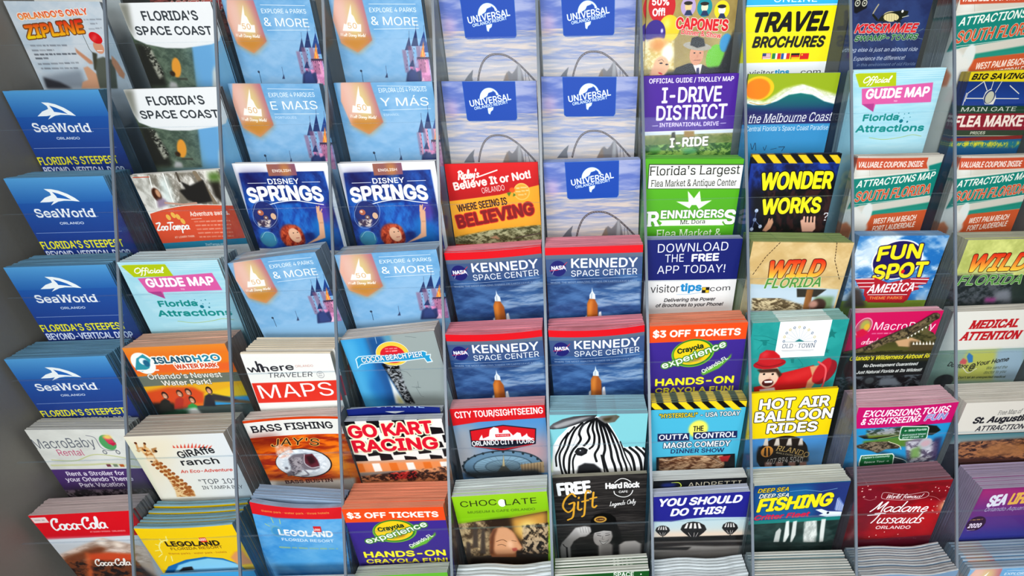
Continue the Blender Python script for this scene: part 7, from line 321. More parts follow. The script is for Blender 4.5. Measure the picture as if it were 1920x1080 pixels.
 'hardrock':[('G',0,-1,100,112,'2e2c2c'),('N',[(0,-0.8),(100,-0.8),(100,112),(0,112)],'262424','4a4644',22,2.2,0.9,2,14),('G',0,17.8,100,18.5,'201e1e',0.7),('G',0,28.7,100,29.5,'201e1e',0.7),('G',0,39.9,100,40.6,'201e1e',0.7),('G',0,51.3,100,52.1,'201e1e',0.7),('G',0,62.9,100,63.7,'201e1e',0.7),('G',0,74.8,100,75.6,'201e1e',0.7),('G',0,86.9,100,87.7,'201e1e',0.7),('G',0,99.3,100,100.1,'201e1e',0.7),('G',0,111.9,100,112.7,'201e1e',0.7),('T','FREE',4.5,27.6,40.9,25.4,19.3,'f6f4f2','B'),('K','Gift',10.8,53.9,48.6,46.7,26.9,'e0a83c',2.2),('T','Hard',55.8,20.5,73.9,20.4,9.1,'f0eeec','B'),('T','Rock',75.5,20.5,92.7,20.3,8.9,'f0eeec','B'),('L',[(64.8,21.1),(65.9,11.8),(73.1,6.0),(81.0,9.4),(85.1,17.8),(84.5,27.3),(79.7,33.0),(72.4,33.2),(65.9,28.4),(64.8,21.1)],1,'f0eeec',1),('T','CAFE',70.2,27.5,79.9,27.2,3.6,'f0eeec','b'),('P',[(64.3,12.2),(86.0,12.2),(86.0,23.8),(64.3,23.8)],'2e2c2c'),('T','Hard',55.8,20.5,73.9,20.4,9.1,'f0eeec','B'),('T','Rock',75.5,20.5,92.7,20.3,8.9,'f0eeec','B'),('K','Legends Only',60.1,47.0,88.8,44.2,6.5,'e8e6e4',0.7),('P',[(37.6,87.1),(37.6,76.5),(66.6,74.8),(71.3,87.0),(73.8,103.3),(70.8,113.6),(65.6,111.0),(63.1,97.1)],'1a1818',1.5),('E',52.5,95.2,11.4,17.8,'cfcbc9',12,0.5),('E',50.2,101.5,7.1,10.5,'dedad8',10,2),('P',[(61.5,86.2),(66.6,84.0),(65.8,105.5),(60.4,110.5),(63.1,97.1)],'1c1a1a',1.5),('P',[(37.6,87.1),(39.0,67.5),(44.2,59.4),(51.7,57.0),(60.0,58.6),(66.6,66.2),(68.6,81.5),(67.4,86.7),(53.0,82.4),(42.8,84.8)],'141212',0.5),('P',[(36.2,88.6),(42.8,82.7),(53.0,80.8),(62.3,83.6),(63.1,87.9),(53.0,86.1),(42.7,89.0),(37.5,91.9)],'0c0b0b',0.4),('L',[(45.7,93.6),(49.8,95.0)],0.9,'2c2828',1),('L',[(54.9,94.8),(59.7,93.6)],0.9,'2c2828',1),('L',[(44.7,90.8),(49.1,91.1)],0.6,'3c3838'),('L',[(54.9,91.1),(59.7,90.4)],0.6,'3c3838'),('L',[(51.8,95.1),(51.0,100.5),(52.8,101.2)],0.5,'8c8886',1),('P',[(47.9,103.0),(52.7,105.5),(58.2,102.7),(55.8,108.0),(52.0,109.3),(49.2,106.9)],'f6f4f2',0.3),('L',[(47.6,102.7),(52.7,105.5),(58.6,102.2)],0.5,'4c4846',1),('L',[(47.9,103.5),(51.9,109.9),(57.9,103.7)],0.5,'4c4846',1),('P',[(49.2,110.2),(60.4,108.3),(66.5,118.0),(47.3,118.4)],'b4b0ae',1.2),('E',49.5,67.5,7.1,5.2,'c89c4c',0,0.3),('E',49.5,67.5,5.0,3.1,'5c3c28',0,0.3),('Q',45.7,68.3,53.2,67.8,1.6,'e8c878',0.8),('P',[(-0.8,121.1),(4.5,103.4),(11.9,93.1),(21.0,79.2),(31.2,77.3),(37.9,79.1),(39.0,87.2),(32.3,94.7),(25.4,95.5),(18.3,101.8),(12.6,115.1),(6.9,123.1)],'c4c0be',1),('P',[(22.6,80.6),(32.8,78.2),(37.8,83.1),(35.8,90.9),(25.5,94.2)],'d8d4d2',2),('L',[(26.1,78.8),(27.1,87.6)],0.4,'7c7876'),('L',[(29.1,79.0),(30.1,87.8)],0.4,'7c7876'),('L',[(32.1,79.2),(33.2,88.1)],0.4,'7c7876'),('L',[(35.1,79.5),(36.3,88.3)],0.4,'7c7876'),('L',[(5.7,106.3),(7.9,110.6),(12.6,113.7)],1.2,'3c3838',1),('P',[(21.0,122.8),(33.4,115.4),(49.1,112.4),(66.5,115.2),(76.9,106.3),(89.0,105.9),(97.8,113.5),(102.5,127.9),(103.1,148.1),(20.2,141.4)],'ece9e7',1.2),('P',[(52.6,115.5),(63.0,113.5),(66.5,127.9),(54.2,126.9)],'d8d4d2',3)],
 'youshould':[('G',0,-1,100,112,'2c2c8c'),('T','YOU SHOULD',6.0,14.9,93.0,15.8,11.7,'f4f4f8','Bi'),('T','DO THIS!',17.9,30.3,76.9,31.1,11.5,'f4f4f8','Bi'),('P',[(0.7,36.8),(19.8,38.5),(36.3,35.8),(56.1,35.1),(102.7,38.5),(114.3,145.5),(2.3,134.7)],'bcd4dc>e8c8a8',0.5),('P',[(1.0,53.1),(105.0,59.9),(106.4,72.9),(1.1,63.3)],'e8ccb4',6,0.8),('P',[(1.1,62.0),(95.6,66.7),(105.7,66.3),(107.3,80.8),(1.3,73.8)],'1c1816',1),('P',[(1.3,69.8),(106.7,75.5),(114.3,145.5),(2.3,134.7)],'8c8884',2),('P',[(1.3,71.1),(55.2,74.0),(107.0,78.2),(107.7,84.8),(69.6,82.7),(38.3,78.5),(1.4,80.4)],'2c2624',2),('P',[(1.4,79.0),(43.6,81.6),(38.7,86.5),(1.5,83.0)],'2c2826',1.5),('P',[(30.0,51.9),(31.8,45.2),(37.2,41.3),(43.5,40.6),(49.9,42.4),(55.8,47.3),(58.4,54.4),(55.8,58.7),(48.5,67.0),(41.3,66.3),(33.0,56.6)],'201c1c',0.2),('P',[(33.9,50.7),(36.4,42.5),(38.3,42.4),(37.0,50.8)],'e8e4e0',0.2),('P',[(39.1,51.2),(40.3,42.8),(42.2,42.7),(42.2,51.2)],'e8e4e0',0.2),('P',[(44.4,51.7),(44.2,43.2),(46.1,43.1),(47.5,51.7)],'e8e4e0',0.2),('P',[(49.7,52.2),(48.2,43.5),(50.1,43.4),(52.9,52.2)],'e8e4e0',0.2),('L',[(38.7,57.8),(41.9,64.4)],0.5,'c8c0bc'),('L',[(45.2,58.3),(45.1,64.7)],0.5,'c8c0bc'),('L',[(49.4,58.7),(47.3,64.9)],0.5,'c8c0bc'),('P',[(44.4,67.3),(45.8,67.3),(45.8,70.0),(44.4,70.0)],'1c1816'),('P',[(2.8,51.2),(3.9,46.9),(7.0,44.4),(10.5,43.9),(14.0,45.0),(17.3,48.1),(18.6,52.6),(17.1,55.4),(12.9,60.7),(8.9,60.3),(4.4,54.2)],'201c1c',0.2),('P',[(5.0,50.5),(6.6,45.1),(7.5,45.1),(6.7,50.5)],'e8e4e0',0.2),('P',[(7.9,50.7),(8.8,45.3),(9.7,45.3),(9.6,50.7)],'e8e4e0',0.2),('P',[(10.8,51.0),(11.0,45.5),(11.9,45.5),(12.6,51.0)],'e8e4e0',0.2),('P',[(13.8,51.3),(13.2,45.7),(14.1,45.7),(15.6,51.2)],'e8e4e0',0.2),('L',[(7.6,54.9),(9.3,59.1)],0.5,'c8c0bc'),('L',[(11.2,55.2),(11.1,59.3)],0.5,'c8c0bc'),('L',[(13.6,55.4),(12.3,59.4)],0.5,'c8c0bc'),('P',[(10.4,60.9),(11.6,60.9),(11.6,62.6),(10.4,62.6)],'1c1816'),('P',[(75.1,53.4),(76.0,48.2),(79.2,45.2),(83.1,44.6),(87.1,45.9),(90.9,49.6),(92.7,55.0),(91.3,58.2),(87.1,64.6),(82.6,64.2),(77.1,57.0)],'201c1c',0.2),('P',[(77.5,52.5),(78.8,46.1),(79.9,46.0),(79.4,52.5)],'e8e4e0',0.2),('P',[(80.7,52.8),(81.3,46.3),(82.3,46.3),(82.6,52.7)],'e8e4e0',0.2),('P',[(84.0,53.1),(83.7,46.6),(84.7,46.5),(85.9,53.0)],'e8e4e0',0.2),('P',[(87.3,53.4),(86.2,46.8),(87.2,46.7),(89.3,53.3)],'e8e4e0',0.2),('L',[(80.7,57.8),(82.9,62.8)],0.5,'c8c0bc'),('L',[(84.7,58.1),(84.9,63.0)],0.5,'c8c0bc'),('L',[(87.4,58.4),(86.3,63.1)],0.5,'c8c0bc'),('P',[(84.4,64.9),(85.7,64.9),(85.7,67.0),(84.4,67.0)],'1c1816')],
 'andretti':[('G',0,-1,100,112,'16181c'),('L',[(19.6,3.5),(27.3,3.9),(30.1,8.7),(26.1,11.3)],1,'b8c850',1),('E',16.5,6.8,8.3,3.2,'24306c',0,3),('T','ANDRETTI',37.1,11.4,94.6,11.1,7.1,'b4ac98')],
 'fishing':[('G',0,-1,100,112,'28607c'),('G',0,1.3,100,54.1,'1c2c6c|30407c'),('P',[(-0.6,2.3),(61.7,2.5),(71.1,55.5),(5.4,52.7)],'2078a8',10,0.7),('T','DEEP SEA',4.5,10.9,37.0,10.2,6.0,'e0c020','bi',('20304c',0.5)),('L',[(38.4,11.0),(54.8,10.0),(72.0,13.6),(87.9,10.2)],0.5,'80b0d0'),('T','DEEP SEA',6.7,19.0,38.3,19.1,6.1,'f0f0e0','bi',('20304c',0.5)),('T','FISHING',6.5,40.5,87.6,36.0,20.6,'f2e024','Bi',('1c2c54',0.5)),('T','Critter Fleet',5.7,52.7,65.9,50.6,8.0,'d8244c','Bi'),('P',[(70.2,40.7),(76.8,40.0),(84.4,44.2),(101.9,46.1),(101.6,53.0),(84.4,52.8),(75.2,49.6),(79.9,47.5)],'e4eaf2',0.4),('P',[(90.9,25.6),(92.5,23.3),(102.0,38.3),(102.0,46.8),(90.9,42.3)],'6c84c0',0.6),('L',[(92.9,43.7),(91.3,25.6)],0.4,'e8eef6'),('L',[(94.2,43.8),(92.9,27.6)],0.4,'e8eef6'),('L',[(95.6,43.9),(94.4,29.6)],0.4,'e8eef6'),('L',[(97.0,44.0),(96.0,31.6)],0.4,'e8eef6'),('L',[(98.4,44.1),(97.6,33.7)],0.4,'e8eef6'),('L',[(99.8,44.2),(99.2,35.7)],0.4,'e8eef6'),('L',[(101.2,44.3),(100.8,37.8)],0.4,'e8eef6'),('E',84.9,46.7,1.4,1.8,'20304c'),('G',0,57.9,100,112,'28403c'),('N',[(0,57.9),(100,57.9),(100,112),(0,112)],'1c302e','3c5450',16,12,0.8,2,5),('G',0,52.8,100,58.6,'1c8c80',0.8),('P',[(31.9,89.5),(32.2,72.6),(35.7,66.5),(38.0,70.5),(38.2,90.0)],'c8ccc8',0.8),('P',[(41.2,56.8),(44.5,55.8),(48.0,79.0),(45.4,90.6),(42.7,90.4)],'e4e8e4',0.8),('P',[(49.0,57.4),(53.2,56.5),(55.2,79.6),(52.9,91.2),(50.8,91.1)],'dce0dc',0.8),('P',[(63.9,58.6),(74.6,57.8),(79.2,81.6),(77.8,93.3),(66.1,92.3),(64.1,80.3)],'d4d8d4',1),('N',[(61.3,58.4),(74.7,58.3),(80.5,93.5),(66.1,92.3)],'a8b0ac','f0f4f0',3,8,0.8,2,5),('P',[(79.8,56.2),(84.6,56.1),(88.5,93.4),(84.1,93.8),(81.4,74.0)],'e0e4e0',0.8)],
 'madame':[('G',0,-1,100,112,'8c1424'),('N',[(0,2.9),(100,2.9),(100,112),(0,112)],'6c0c1c','a41c2c',30,14,0.8,2,5),('P',[(-0.2,-1.1),(33.8,5.7),(33.2,48.4),(17.7,82.5)],'74142c',10,0.8),('P',[(30.0,33.5),(76.2,50.4),(98.3,50.2),(106.0,91.8),(23.6,85.7)],'b01420',8,0.6),('P',[(65.4,27.5),(99.0,40.5),(101.3,80.8),(69.3,57.1)],'c8141c',14,0.7),('E',105.3,38.7,10.0,9.5,'f0c890',-30,8,0.9),('E',106.6,37.7,5.2,5.4,'fff4dc',-30,4),('P',[(28.3,14.4),(31.9,12.0),(76.6,16.0),(77.6,24.5),(53.2,25.3),(32.2,20.6)],'7c1424',0.2),('L',[(28.6,15.6),(32.0,12.5),(54.8,18.2),(76.3,16.0),(77.5,24.0),(55.0,26.0),(31.6,21.7),(28.6,15.6)],0.45,'e8d4d4',1),('K','World famous!',34.9,21.6,73.8,24.6,6.2,'f0e4e4',0.7),('K','Madame',21.3,40.3,83.7,46.7,15.5,'f6ecec',1.6),('K','Tussauds',26.0,58.9,83.1,64.1,16.1,'f6ecec',1.6),('L',[(19.9,45.8),(32.6,45.9)],1.3,'f6ecec'),('T','ORLANDO',32.7,69.0,72.2,72.6,5.2,'f0e0e0','b'),('E',6.5,8.2,0.6,0.8,'f4d8c8',0,0.2),('E',5.9,8.3,0.6,0.8,'f4d8c8',0,0.2),('E',80.6,88.7,0.6,0.9,'f4d8c8',0,0.2),('E',13.2,6.3,0.6,0.8,'f4d8c8',0,0.2),('E',5.8,4.2,0.6,0.7,'f4d8c8',0,0.2),('E',82.8,89.4,0.6,0.9,'f4d8c8',0,0.2),('E',89.9,44.9,0.6,0.8,'f4d8c8',0,0.2),('E',107.0,73.9,0.6,0.8,'f4d8c8',0,0.2),('E',28.7,81.1,0.6,0.9,'f4d8c8',0,0.2),('E',93.6,38.9,0.6,0.8,'f4d8c8',0,0.2),('E',84.3,28.0,0.6,0.8,'f4d8c8',0,0.2),('E',60.9,80.5,0.6,0.8,'f4d8c8',0,0.2),('E',64.5,88.5,0.6,0.9,'f4d8c8',0,0.2),('E',96.8,50.7,0.6,0.8,'f4d8c8',0,0.2),('E',87.9,11.8,0.6,0.8,'f4d8c8',0,0.2),('E',96.2,10.1,0.6,0.8,'f4d8c8',0,0.2),('E',14.8,6.5,0.6,0.8,'f4d8c8',0,0.2),('E',89.9,15.8,0.6,0.8,'f4d8c8',0,0.2),('E',36.0,79.3,0.6,0.9,'f4d8c8',0,0.2),('E',14.9,6.4,0.6,0.8,'f4d8c8',0,0.2),('E',96.3,16.0,0.6,0.8,'f4d8c8',0,0.2),('E',98.7,11.6,0.6,0.8,'f4d8c8',0,0.2),('E',10.3,16.7,0.6,0.8,'f4d8c8',0,0.2),('E',91.0,46.1,0.6,0.8,'f4d8c8',0,0.2),('E',10.9,1.0,0.6,0.7,'f4d8c8',0,0.2),('E',111.4,79.5,0.6,0.9,'f4d8c8',0,0.2),('E',99.3,31.8,0.6,0.8,'f4d8c8',0,0.2),('E',22.8,18.2,0.6,0.8,'f4d8c8',0,0.2),('E',102.9,23.1,0.6,0.8,'f4d8c8',0,0.2),('E',90.1,39.2,0.6,0.8,'f4d8c8',0,0.2),('E',82.2,15.9,0.6,0.8,'f4d8c8',0,0.2),('E',44.5,75.0,0.6,0.8,'f4d8c8',0,0.2),('E',9.4,17.0,0.6,0.8,'f4d8c8',0,0.2),('E',84.2,10.0,0.6,0.8,'f4d8c8',0,0.2),('L',[(10.4,19.6),(17.7,22.7),(23.8,20.5)],0.3,'d8a0a0',1),('L',[(78.1,21.7),(88.1,25.1),(94.6,30.5)],0.3,'d8a0a0',1),('G',0,85.5,100,112,'702040',0.7)],
 'seaaq':[('G',0,-1,100,112,'7c2c6c'),('P',[(-0.0,0.0),(82.5,3.4),(100.1,47.1),(2.1,54.9)],'a43474>5c3c84',4),('G',0,42.5,100,112,'443c90>2c3c88'),('P',[(-16.7,24.3),(90.2,22.4),(106.3,62.5),(-7.7,64.2)],'6c3880',14,0.7),('T','SEA',15.5,27.8,39.0,25.4,17.3,'d8d8e4','Bi'),('T','LIFE',42.2,25.6,66.3,24.3,17.3,'e0b058','Bi'),('T','Orlando Aquarium',16.1,34.3,79.3,34.0,5.9,'c0b8d4','i'),('E',13.2,52.7,12.4,11.5,'3c1c3c',0,0.4),('Q',2.9,47.5,19.9,46.7,2.0,'c0a060',0.8),('T','2020',3.8,59.5,21.7,59.3,7.3,'e8dcec','Bi'),('L',[(5.4,63.2),(15.5,62.4)],0.4,'d8c8e0')],
 'bluebottom':[('G',0,-1,100,112,'4ca4d8>2c78bc')],
 'whitebottom':[('G',0,-1,100,112,'e8e8e4')],
 'greenbottom':[('G',0,-1,100,112,'6cb83c')],
 'darkgreen':[('G',0,-1,100,112,'1c5a28'),('T','SPACE',61.8,7.6,83.7,8.2,6.8,'e8ece4','b'),('E',91.3,5.7,0.8,1.1,'e8ece4')],
 'whitefold':[('G',0,-1,100,112,'dfe6e8')],
 'greyfold':[('G',0,-1,100,112,'8ca8b0')],
 'bluefold':[('G',0,-1,100,112,'7c98b4')],
 'online':[('G',0,-1,100,112,'20307c'),('T','ONLINE',28.8,0.4,83.0,1.7,7.0,'a8c4e8')],
 'redtext':[('G',0,-1,100,112,'6a4034'),('N',[(0,40),(100,40),(100,112),(0,112)],'3c2c28','a8605c',8,4,0.9,3,3),('T','ADVENTURES',18,79,96,79,9,'a83028','Bi',('e8d8cc',0.5))],
 'swatch':[('G',0,-1,100,112,'c41c24'),('T','5',-1.7,21.7,1.4,21.8,5.0,'f4ece8','B')],
}
# r, c, design, centre x, top offset, width, tilt, depth in pocket, copies behind, sheet thickness, bow, folded, label (mm, degrees)
CELLS=[
 (0,1,'whitebottom',-520.0,-5.7,89.0,2.06,4,0,0.9,0,0,'white leaflet above the zipline leaflet'),
 (0,2,'redtext',-400.7,-2.3,94.6,-0.71,4,0,0.9,0,0,'brown leaflet with red lettering above the top row'),
 (1,1,'zipline',-518.0,-4.8,92.9,1.14,4,1,0.9,0,0,'pale grey zipline leaflet with red and yellow lettering beside the grey side panel'),
 (1,2,'spacecoast',-402.5,-1.6,88.9,-0.14,12,2,0.9,0,0,'coast leaflet with white curved heading, in the top row, second column'),
 (1,3,'parksmore',-302.8,-2.7,85.6,0.89,14,2,1.5,0,0,'golden pennant leaflet reading & MORE, in the top row, third column'),
 (1,4,'parksmore',-196.1,-2.1,90.7,0.24,14,2,1.5,0,0,'golden pennant leaflet reading & MORE, in the top row, fourth column'),
 (1,5,'universal',-86.5,-3.4,97.7,-0.01,6,1,1,0,0,'lilac leaflet with coaster arch, in the top row, fifth column'),
 (1,6,'universal',15.4,-4.3,97.5,-0.06,6,1,1,0,0,'lilac leaflet with coaster arch, in the top row, sixth column'),
 (1,7,'capone',120.5,-8.7,92.2,-0.02,12,1,1,1,0,'dinner show leaflet with balloons, blonde woman and man in pale hat'),
 (1,8,'travel',225.7,-7.8,94.3,-0.28,5,1,1,0,0,'yellow travel brochures leaflet with five small flags'),
 (1,9,'kissimmee',331.4,-4.9,84.5,-0.52,3,1,1,0,0,'dark blue swamp tours leaflet with alligator'),
 (1,10,'southfl',429.1,-2.1,97.4,-0.79,32.0,4,1.1,2,0,'South Florida map leaflet, in the top row, rightmost column'),
 (2,1,'seaworld',-518.1,-0.1,92.8,0.11,12,3,1.2,0,0,'blue leaflet with fish tail emblem, in the second row, leftmost column'),
 (2,2,'spacecoast',-403.0,0.1,92.4,-0.52,10,2,1.2,0,0,'coast leaflet with white curved heading, in the second row, second column'),
 (2,3,'parkspt',-300.8,-2.4,89.7,1.1,10,2,1.5,0,0,'sky blue leaflet with golden pennant reading E MAIS'),
 (2,4,'parkses',-192.5,-1.7,97.9,0.19,10,2,1.5,0,0,'sky blue leaflet with golden pennant reading Y MÁS'),
 (2,5,'universal',-87.5,-0.7,95.8,0.74,6,1,1,0,0,'lilac leaflet with coaster arch, in the second row, fifth column'),
 (2,6,'universal',14.9,-3.1,98.5,0.97,5,1,1,0,0,'lilac leaflet with coaster arch, in the second row, sixth column'),
 (2,7,'idrive',118.1,-3.5,97.1,-0.77,9,2,1,0,0,'purple district guide and trolley map leaflet'),
 (2,8,'melbourne',225.4,-2.7,95.0,0.12,5,1,1,0,0,'coast leaflet with orange sun over a blue wave on olive sky'),
 (2,9,'guidemap',329.7,-5.4,95.0,-0.73,12,3,1.2,0,0,'pale aqua guide map leaflet, in the second row, ninth column'),
 (2,10,'fleamarket',441.4,-2.3,78.0,-1.28,14,3,1.3,0,0,'blue flea market leaflet with yellow savings band and arched gate'),
 (3,1,'seaworld',-500.3,-1.1,93.6,-0.29,32.0,3,1,0,0,'blue leaflet with fish tail emblem, in the third row, leftmost column'),
 (3,2,'zootampa',-405.3,1.4,89.4,-2.52,8,1,1.4,0,0,'orange and white zoo leaflet with yellow paw print'),
 (3,3,'springs',-298.5,-5.2,94.3,0.68,8,1,2.5,0,0,'leaflet of red haired woman, in the third row, third column'),
 (3,4,'springs',-192.6,-3.7,97.6,-0.31,8,1,2.5,0,0,'leaflet of red haired woman, in the third row, fourth column'),
 (3,5,'ripley',-87.9,-0.0,95.0,-0.03,5,1,1,0,0,'red and orange leaflet reading WHERE SEEING IS BELIEVING'),
 (3,6,'universal',14.8,-2.1,97.4,-0.64,15.8,3,1,0,0,'lilac leaflet with coaster arch, in the third row, sixth column'),
 (3,7,'renningers',117.1,-3.2,98.9,1.23,21.2,3,1.1,0,0,'bright green flea market and antique center leaflet'),
 (3,8,'wonder',226.5,-2.8,92.9,0.36,6,1,1,0,0,'dark blue leaflet with hazard stripes and fat yellow lettering above two hands'),
 (3,9,'southfl',332.5,-0.1,89.5,-0.0,10.5,2,1,3,0,'South Florida map leaflet, in the third row, ninth column'),
 (3,10,'southfl',438.4,2.0,84.0,-0.35,10,2,1,3,0,'South Florida map leaflet, in the third row, rightmost column'),
 (4,1,'seaworld',-504.9,1.6,96.9,-0.4,32.0,3,1,0,0,'blue leaflet with fish tail emblem, in the fourth row, leftmost column'),
 (4,2,'guidemap',-399.5,0.2,95.7,-0.11,29.8,3,1.1,0,0,'pale aqua guide map leaflet, in the fourth row, second column'),
 (4,3,'parksmore',-301.8,-0.6,88.2,-6.35,26.5,4,2.4,-3,0,'golden pennant leaflet reading & MORE, in the fourth row, third column'),
 (4,4,'parksmore',-191.1,-1.5,100.3,-2.02,24.5,3,2,0,0,'golden pennant leaflet reading & MORE, in the fourth row, fourth column'),
 (4,5,'kennedy',-87.0,0.1,97.0,-2.83,20.2,3,1.1,4,0,'rocket leaflet with red top band, in the fourth row, fifth column'),
 (4,6,'kennedy',14.1,-4.7,95.8,-0.49,31.2,4,1.1,0,0,'rocket leaflet with red top band, in the fourth row, sixth column'),
 (4,7,'appdl',117.6,-2.5,98.1,0.53,13.0,3,1,0,0,'navy and white leaflet reading DOWNLOAD THE FREE APP TODAY'),
 (4,8,'wildtan',222.0,-2.5,101.9,2.21,28.5,4,1.1,0,0,'tan wildlife leaflet with orange letters and dashed trails'),
 (4,9,'funspot',330.7,-2.2,93.0,0.93,17.0,3,1,0,0,'cloudy blue leaflet with fat yellow letters over red winged badge'),
 (4,10,'wildgreen',436.3,1.5,88.2,0.29,24.0,4,1.1,0,0,'lime and dark green wildlife leaflet with orange letters'),
 (5,1,'seaworld',-513.0,8.9,97.2,-0.59,32.0,3,1,0,0,'blue leaflet with fish tail emblem, in the fifth row, leftmost column'),
 (5,2,'islandh2o',-400.1,2.2,99.9,-1.27,27.2,2,1,0,0,'orange water park leaflet with cheering group'),
 (5,3,'wheremaps',-291.8,11.0,87.0,1.55,31.8,7,3.6,0,1,'white booklet with red MAPS band'),
 (5,4,'cocoa',-194.3,0.3,94.6,-4.83,21.0,2,0.8,0,0,'blue and grey pier leaflet with half sun badge'),
 (5,5,'kennedy',-87.5,-1.9,95.9,-1.46,24.8,4,1.2,4,0,'rocket leaflet with red top band, in the fifth row, fifth column'),
 (5,6,'kennedy',14.7,-3.7,96.0,-1.84,24.5,4,1.2,5,0,'rocket leaflet with red top band, in the fifth row, sixth column'),
 (5,7,'crayola',116.9,-4.7,97.9,-1.05,25.5,5,1.4,0,0,'purple leaflet with $3 off band, in the fifth row, seventh column'),
 (5,8,'oldtown',220.4,-4.0,97.3,-1.1,23.5,5,1.5,0,0,'teal leaflet with man in red bowler hat and white wheel badge'),
 (5,9,'macropink',327.4,-4.6,92.6,-0.17,11.5,2,1,0,0,'magenta baby store leaflet behind the alligator leaflet'),
 (5,10,'medical',431.4,-4.3,98.0,-0.54,13.8,2,1,0,0,'pale leaflet with red MEDICAL ATTENTION heading'),
 (6,1,'macrorental',-510.0,7.1,97.4,1.53,17.8,2,1,0,0,'off white and purple stroller rental leaflet'),
 (6,2,'giraffe',-401.8,5.4,96.3,-0.48,32.0,6,1.8,0,0,'cream leaflet with giraffe head and neck'),
 (6,3,'bass',-297.1,4.4,97.1,-1.41,15.2,2,1.2,-3,0,'orange bass fishing leaflet with open mouthed fish in white oval'),
 (6,4,'gokart',-192.5,5.8,97.9,-0.08,20.2,2,1.2,0,0,'checkered GO KART RACING leaflet with red letters'),
 (6,5,'citytour',-87.4,-3.4,95.9,-1.03,15.8,3,1.8,0,0,'red banded city tour leaflet with big observation wheel'),
 (6,6,'zebra',14.6,-2.3,97.8,1.08,29.8,4,1.4,0,0,'turquoise leaflet with zebra head in a hat'),
 (6,7,'outta',117.8,-3.7,97.5,-0.19,17.5,4,1.4,0,0,'light blue comedy dinner show leaflet with hazard stripes'),
 (6,8,'balloon',221.6,-3.0,91.5,-2.66,4,1,1,0,0,'yellow and blue HOT AIR BALLOON RIDES leaflet'),
 (6,9,'excursions',326.6,-1.1,101.2,-1.93,28.5,4,1.6,2,0,'magenta and blue excursions leaflet with alligator and green road signs'),
 (6,10,'augustine',431.6,-3.7,97.6,-0.78,31.2,4,1.5,0,0,'cream attractions leaflet with harbour photograph strip'),
 (7,1,'cocacola',-505.6,6.5,103.3,-1.44,21.8,3,1.3,0,0,'red banded leaflet with white script over a lit rooftop'),
 (7,2,'legoyellow',-401.5,17.2,96.9,-0.56,32.0,8,3.4,2,1,'yellow resort leaflet with pale sun and blue arc'),
 (7,3,'legoblue',-292.0,3.7,89.3,7.78,20.8,3,1.2,4,0,'blue resort leaflet with red top band'),
 (7,4,'crayola',-191.3,2.0,99.6,0.65,32.0,6,1.4,0,0,'purple leaflet with $3 off band, in the seventh row, fourth column'),
 (7,5,'chocolate',-87.4,-0.7,96.0,-2.19,22.0,4,1.8,0,0,'lime green chocolate museum leaflet with dozing woman'),
 (7,6,'hardrock',15.1,-3.1,98.8,-1.24,5,1,1,0,0,'black leaflet reading FREE Gift with woman in black cap'),
 (7,7,'youshould',117.5,6.0,98.3,-2.14,24.8,3,1.2,0,0,'dark blue leaflet reading YOU SHOULD DO THIS! over balloons'),
 (7,8,'fishing',220.0,-3.1,98.1,-1.75,23.2,2,1.4,0,0,'blue deep sea fishing leaflet with yellow letters and white sailfish'),
 (7,9,'madame',324.4,-1.9,96.7,-3.13,25.5,3,1,0,0,'dark red leaflet with white script under a ribbon'),
 (7,10,'seaaq',440.6,2.8,79.7,-1.28,32.0,7,2.2,0,0,'purple and blue aquarium leaflet with 2020 badge'),
 (8,2,'bluebottom',-397.3,8.9,97.1,-0.58,3,0,1,0,0,'light blue leaflet just rising at the bottom edge below the yellow leaflet'),
 (8,3,'whitebottom',-293.4,22.0,97.5,1.25,3,0,1,0,0,'white leaflet, in the bottom row, third column'),
 (8,4,'greenbottom',-193.5,8.6,95.8,-1.16,12.5,2,1.2,0,0,'green leaflet under grey page edges below the purple tickets leaflet'),
 (8,5,'whitefold',-86.5,9.9,97.9,1.28,32.0,7,3.6,1.5,1,'white folded brochure at the front of the stack below the chocolate museum leaflet'),
 (8,6,'darkgreen',14.3,5.0,96.7,-1.81,20.8,6,2.6,0,1,'dark green booklet at the bottom edge below the black FREE Gift leaflet'),
 (8,7,'whitefold',117.1,15.1,98.9,-0.28,32.0,9,3,1,1,'white folded brochure at the front of the stack below the YOU SHOULD DO THIS leaflet'),
 (8,8,'greyfold',221.3,8.9,103.1,0.75,32.0,12,2.3,0,1,'off white folded brochure at the front of the stack below the fishing leaflet'),
 (8,9,'bluefold',326.6,5.7,101.1,-0.38,32.0,12,2.4,2,1,'blue grey folded brochure with wavy edges below the dark red script leaflet'),
 (8,10,'parksmore',434.5,4.2,91.8,-0.73,31.5,9,3,0,1,'sky blue leaflet at the bottom right corner below the purple aquarium leaflet'),
]
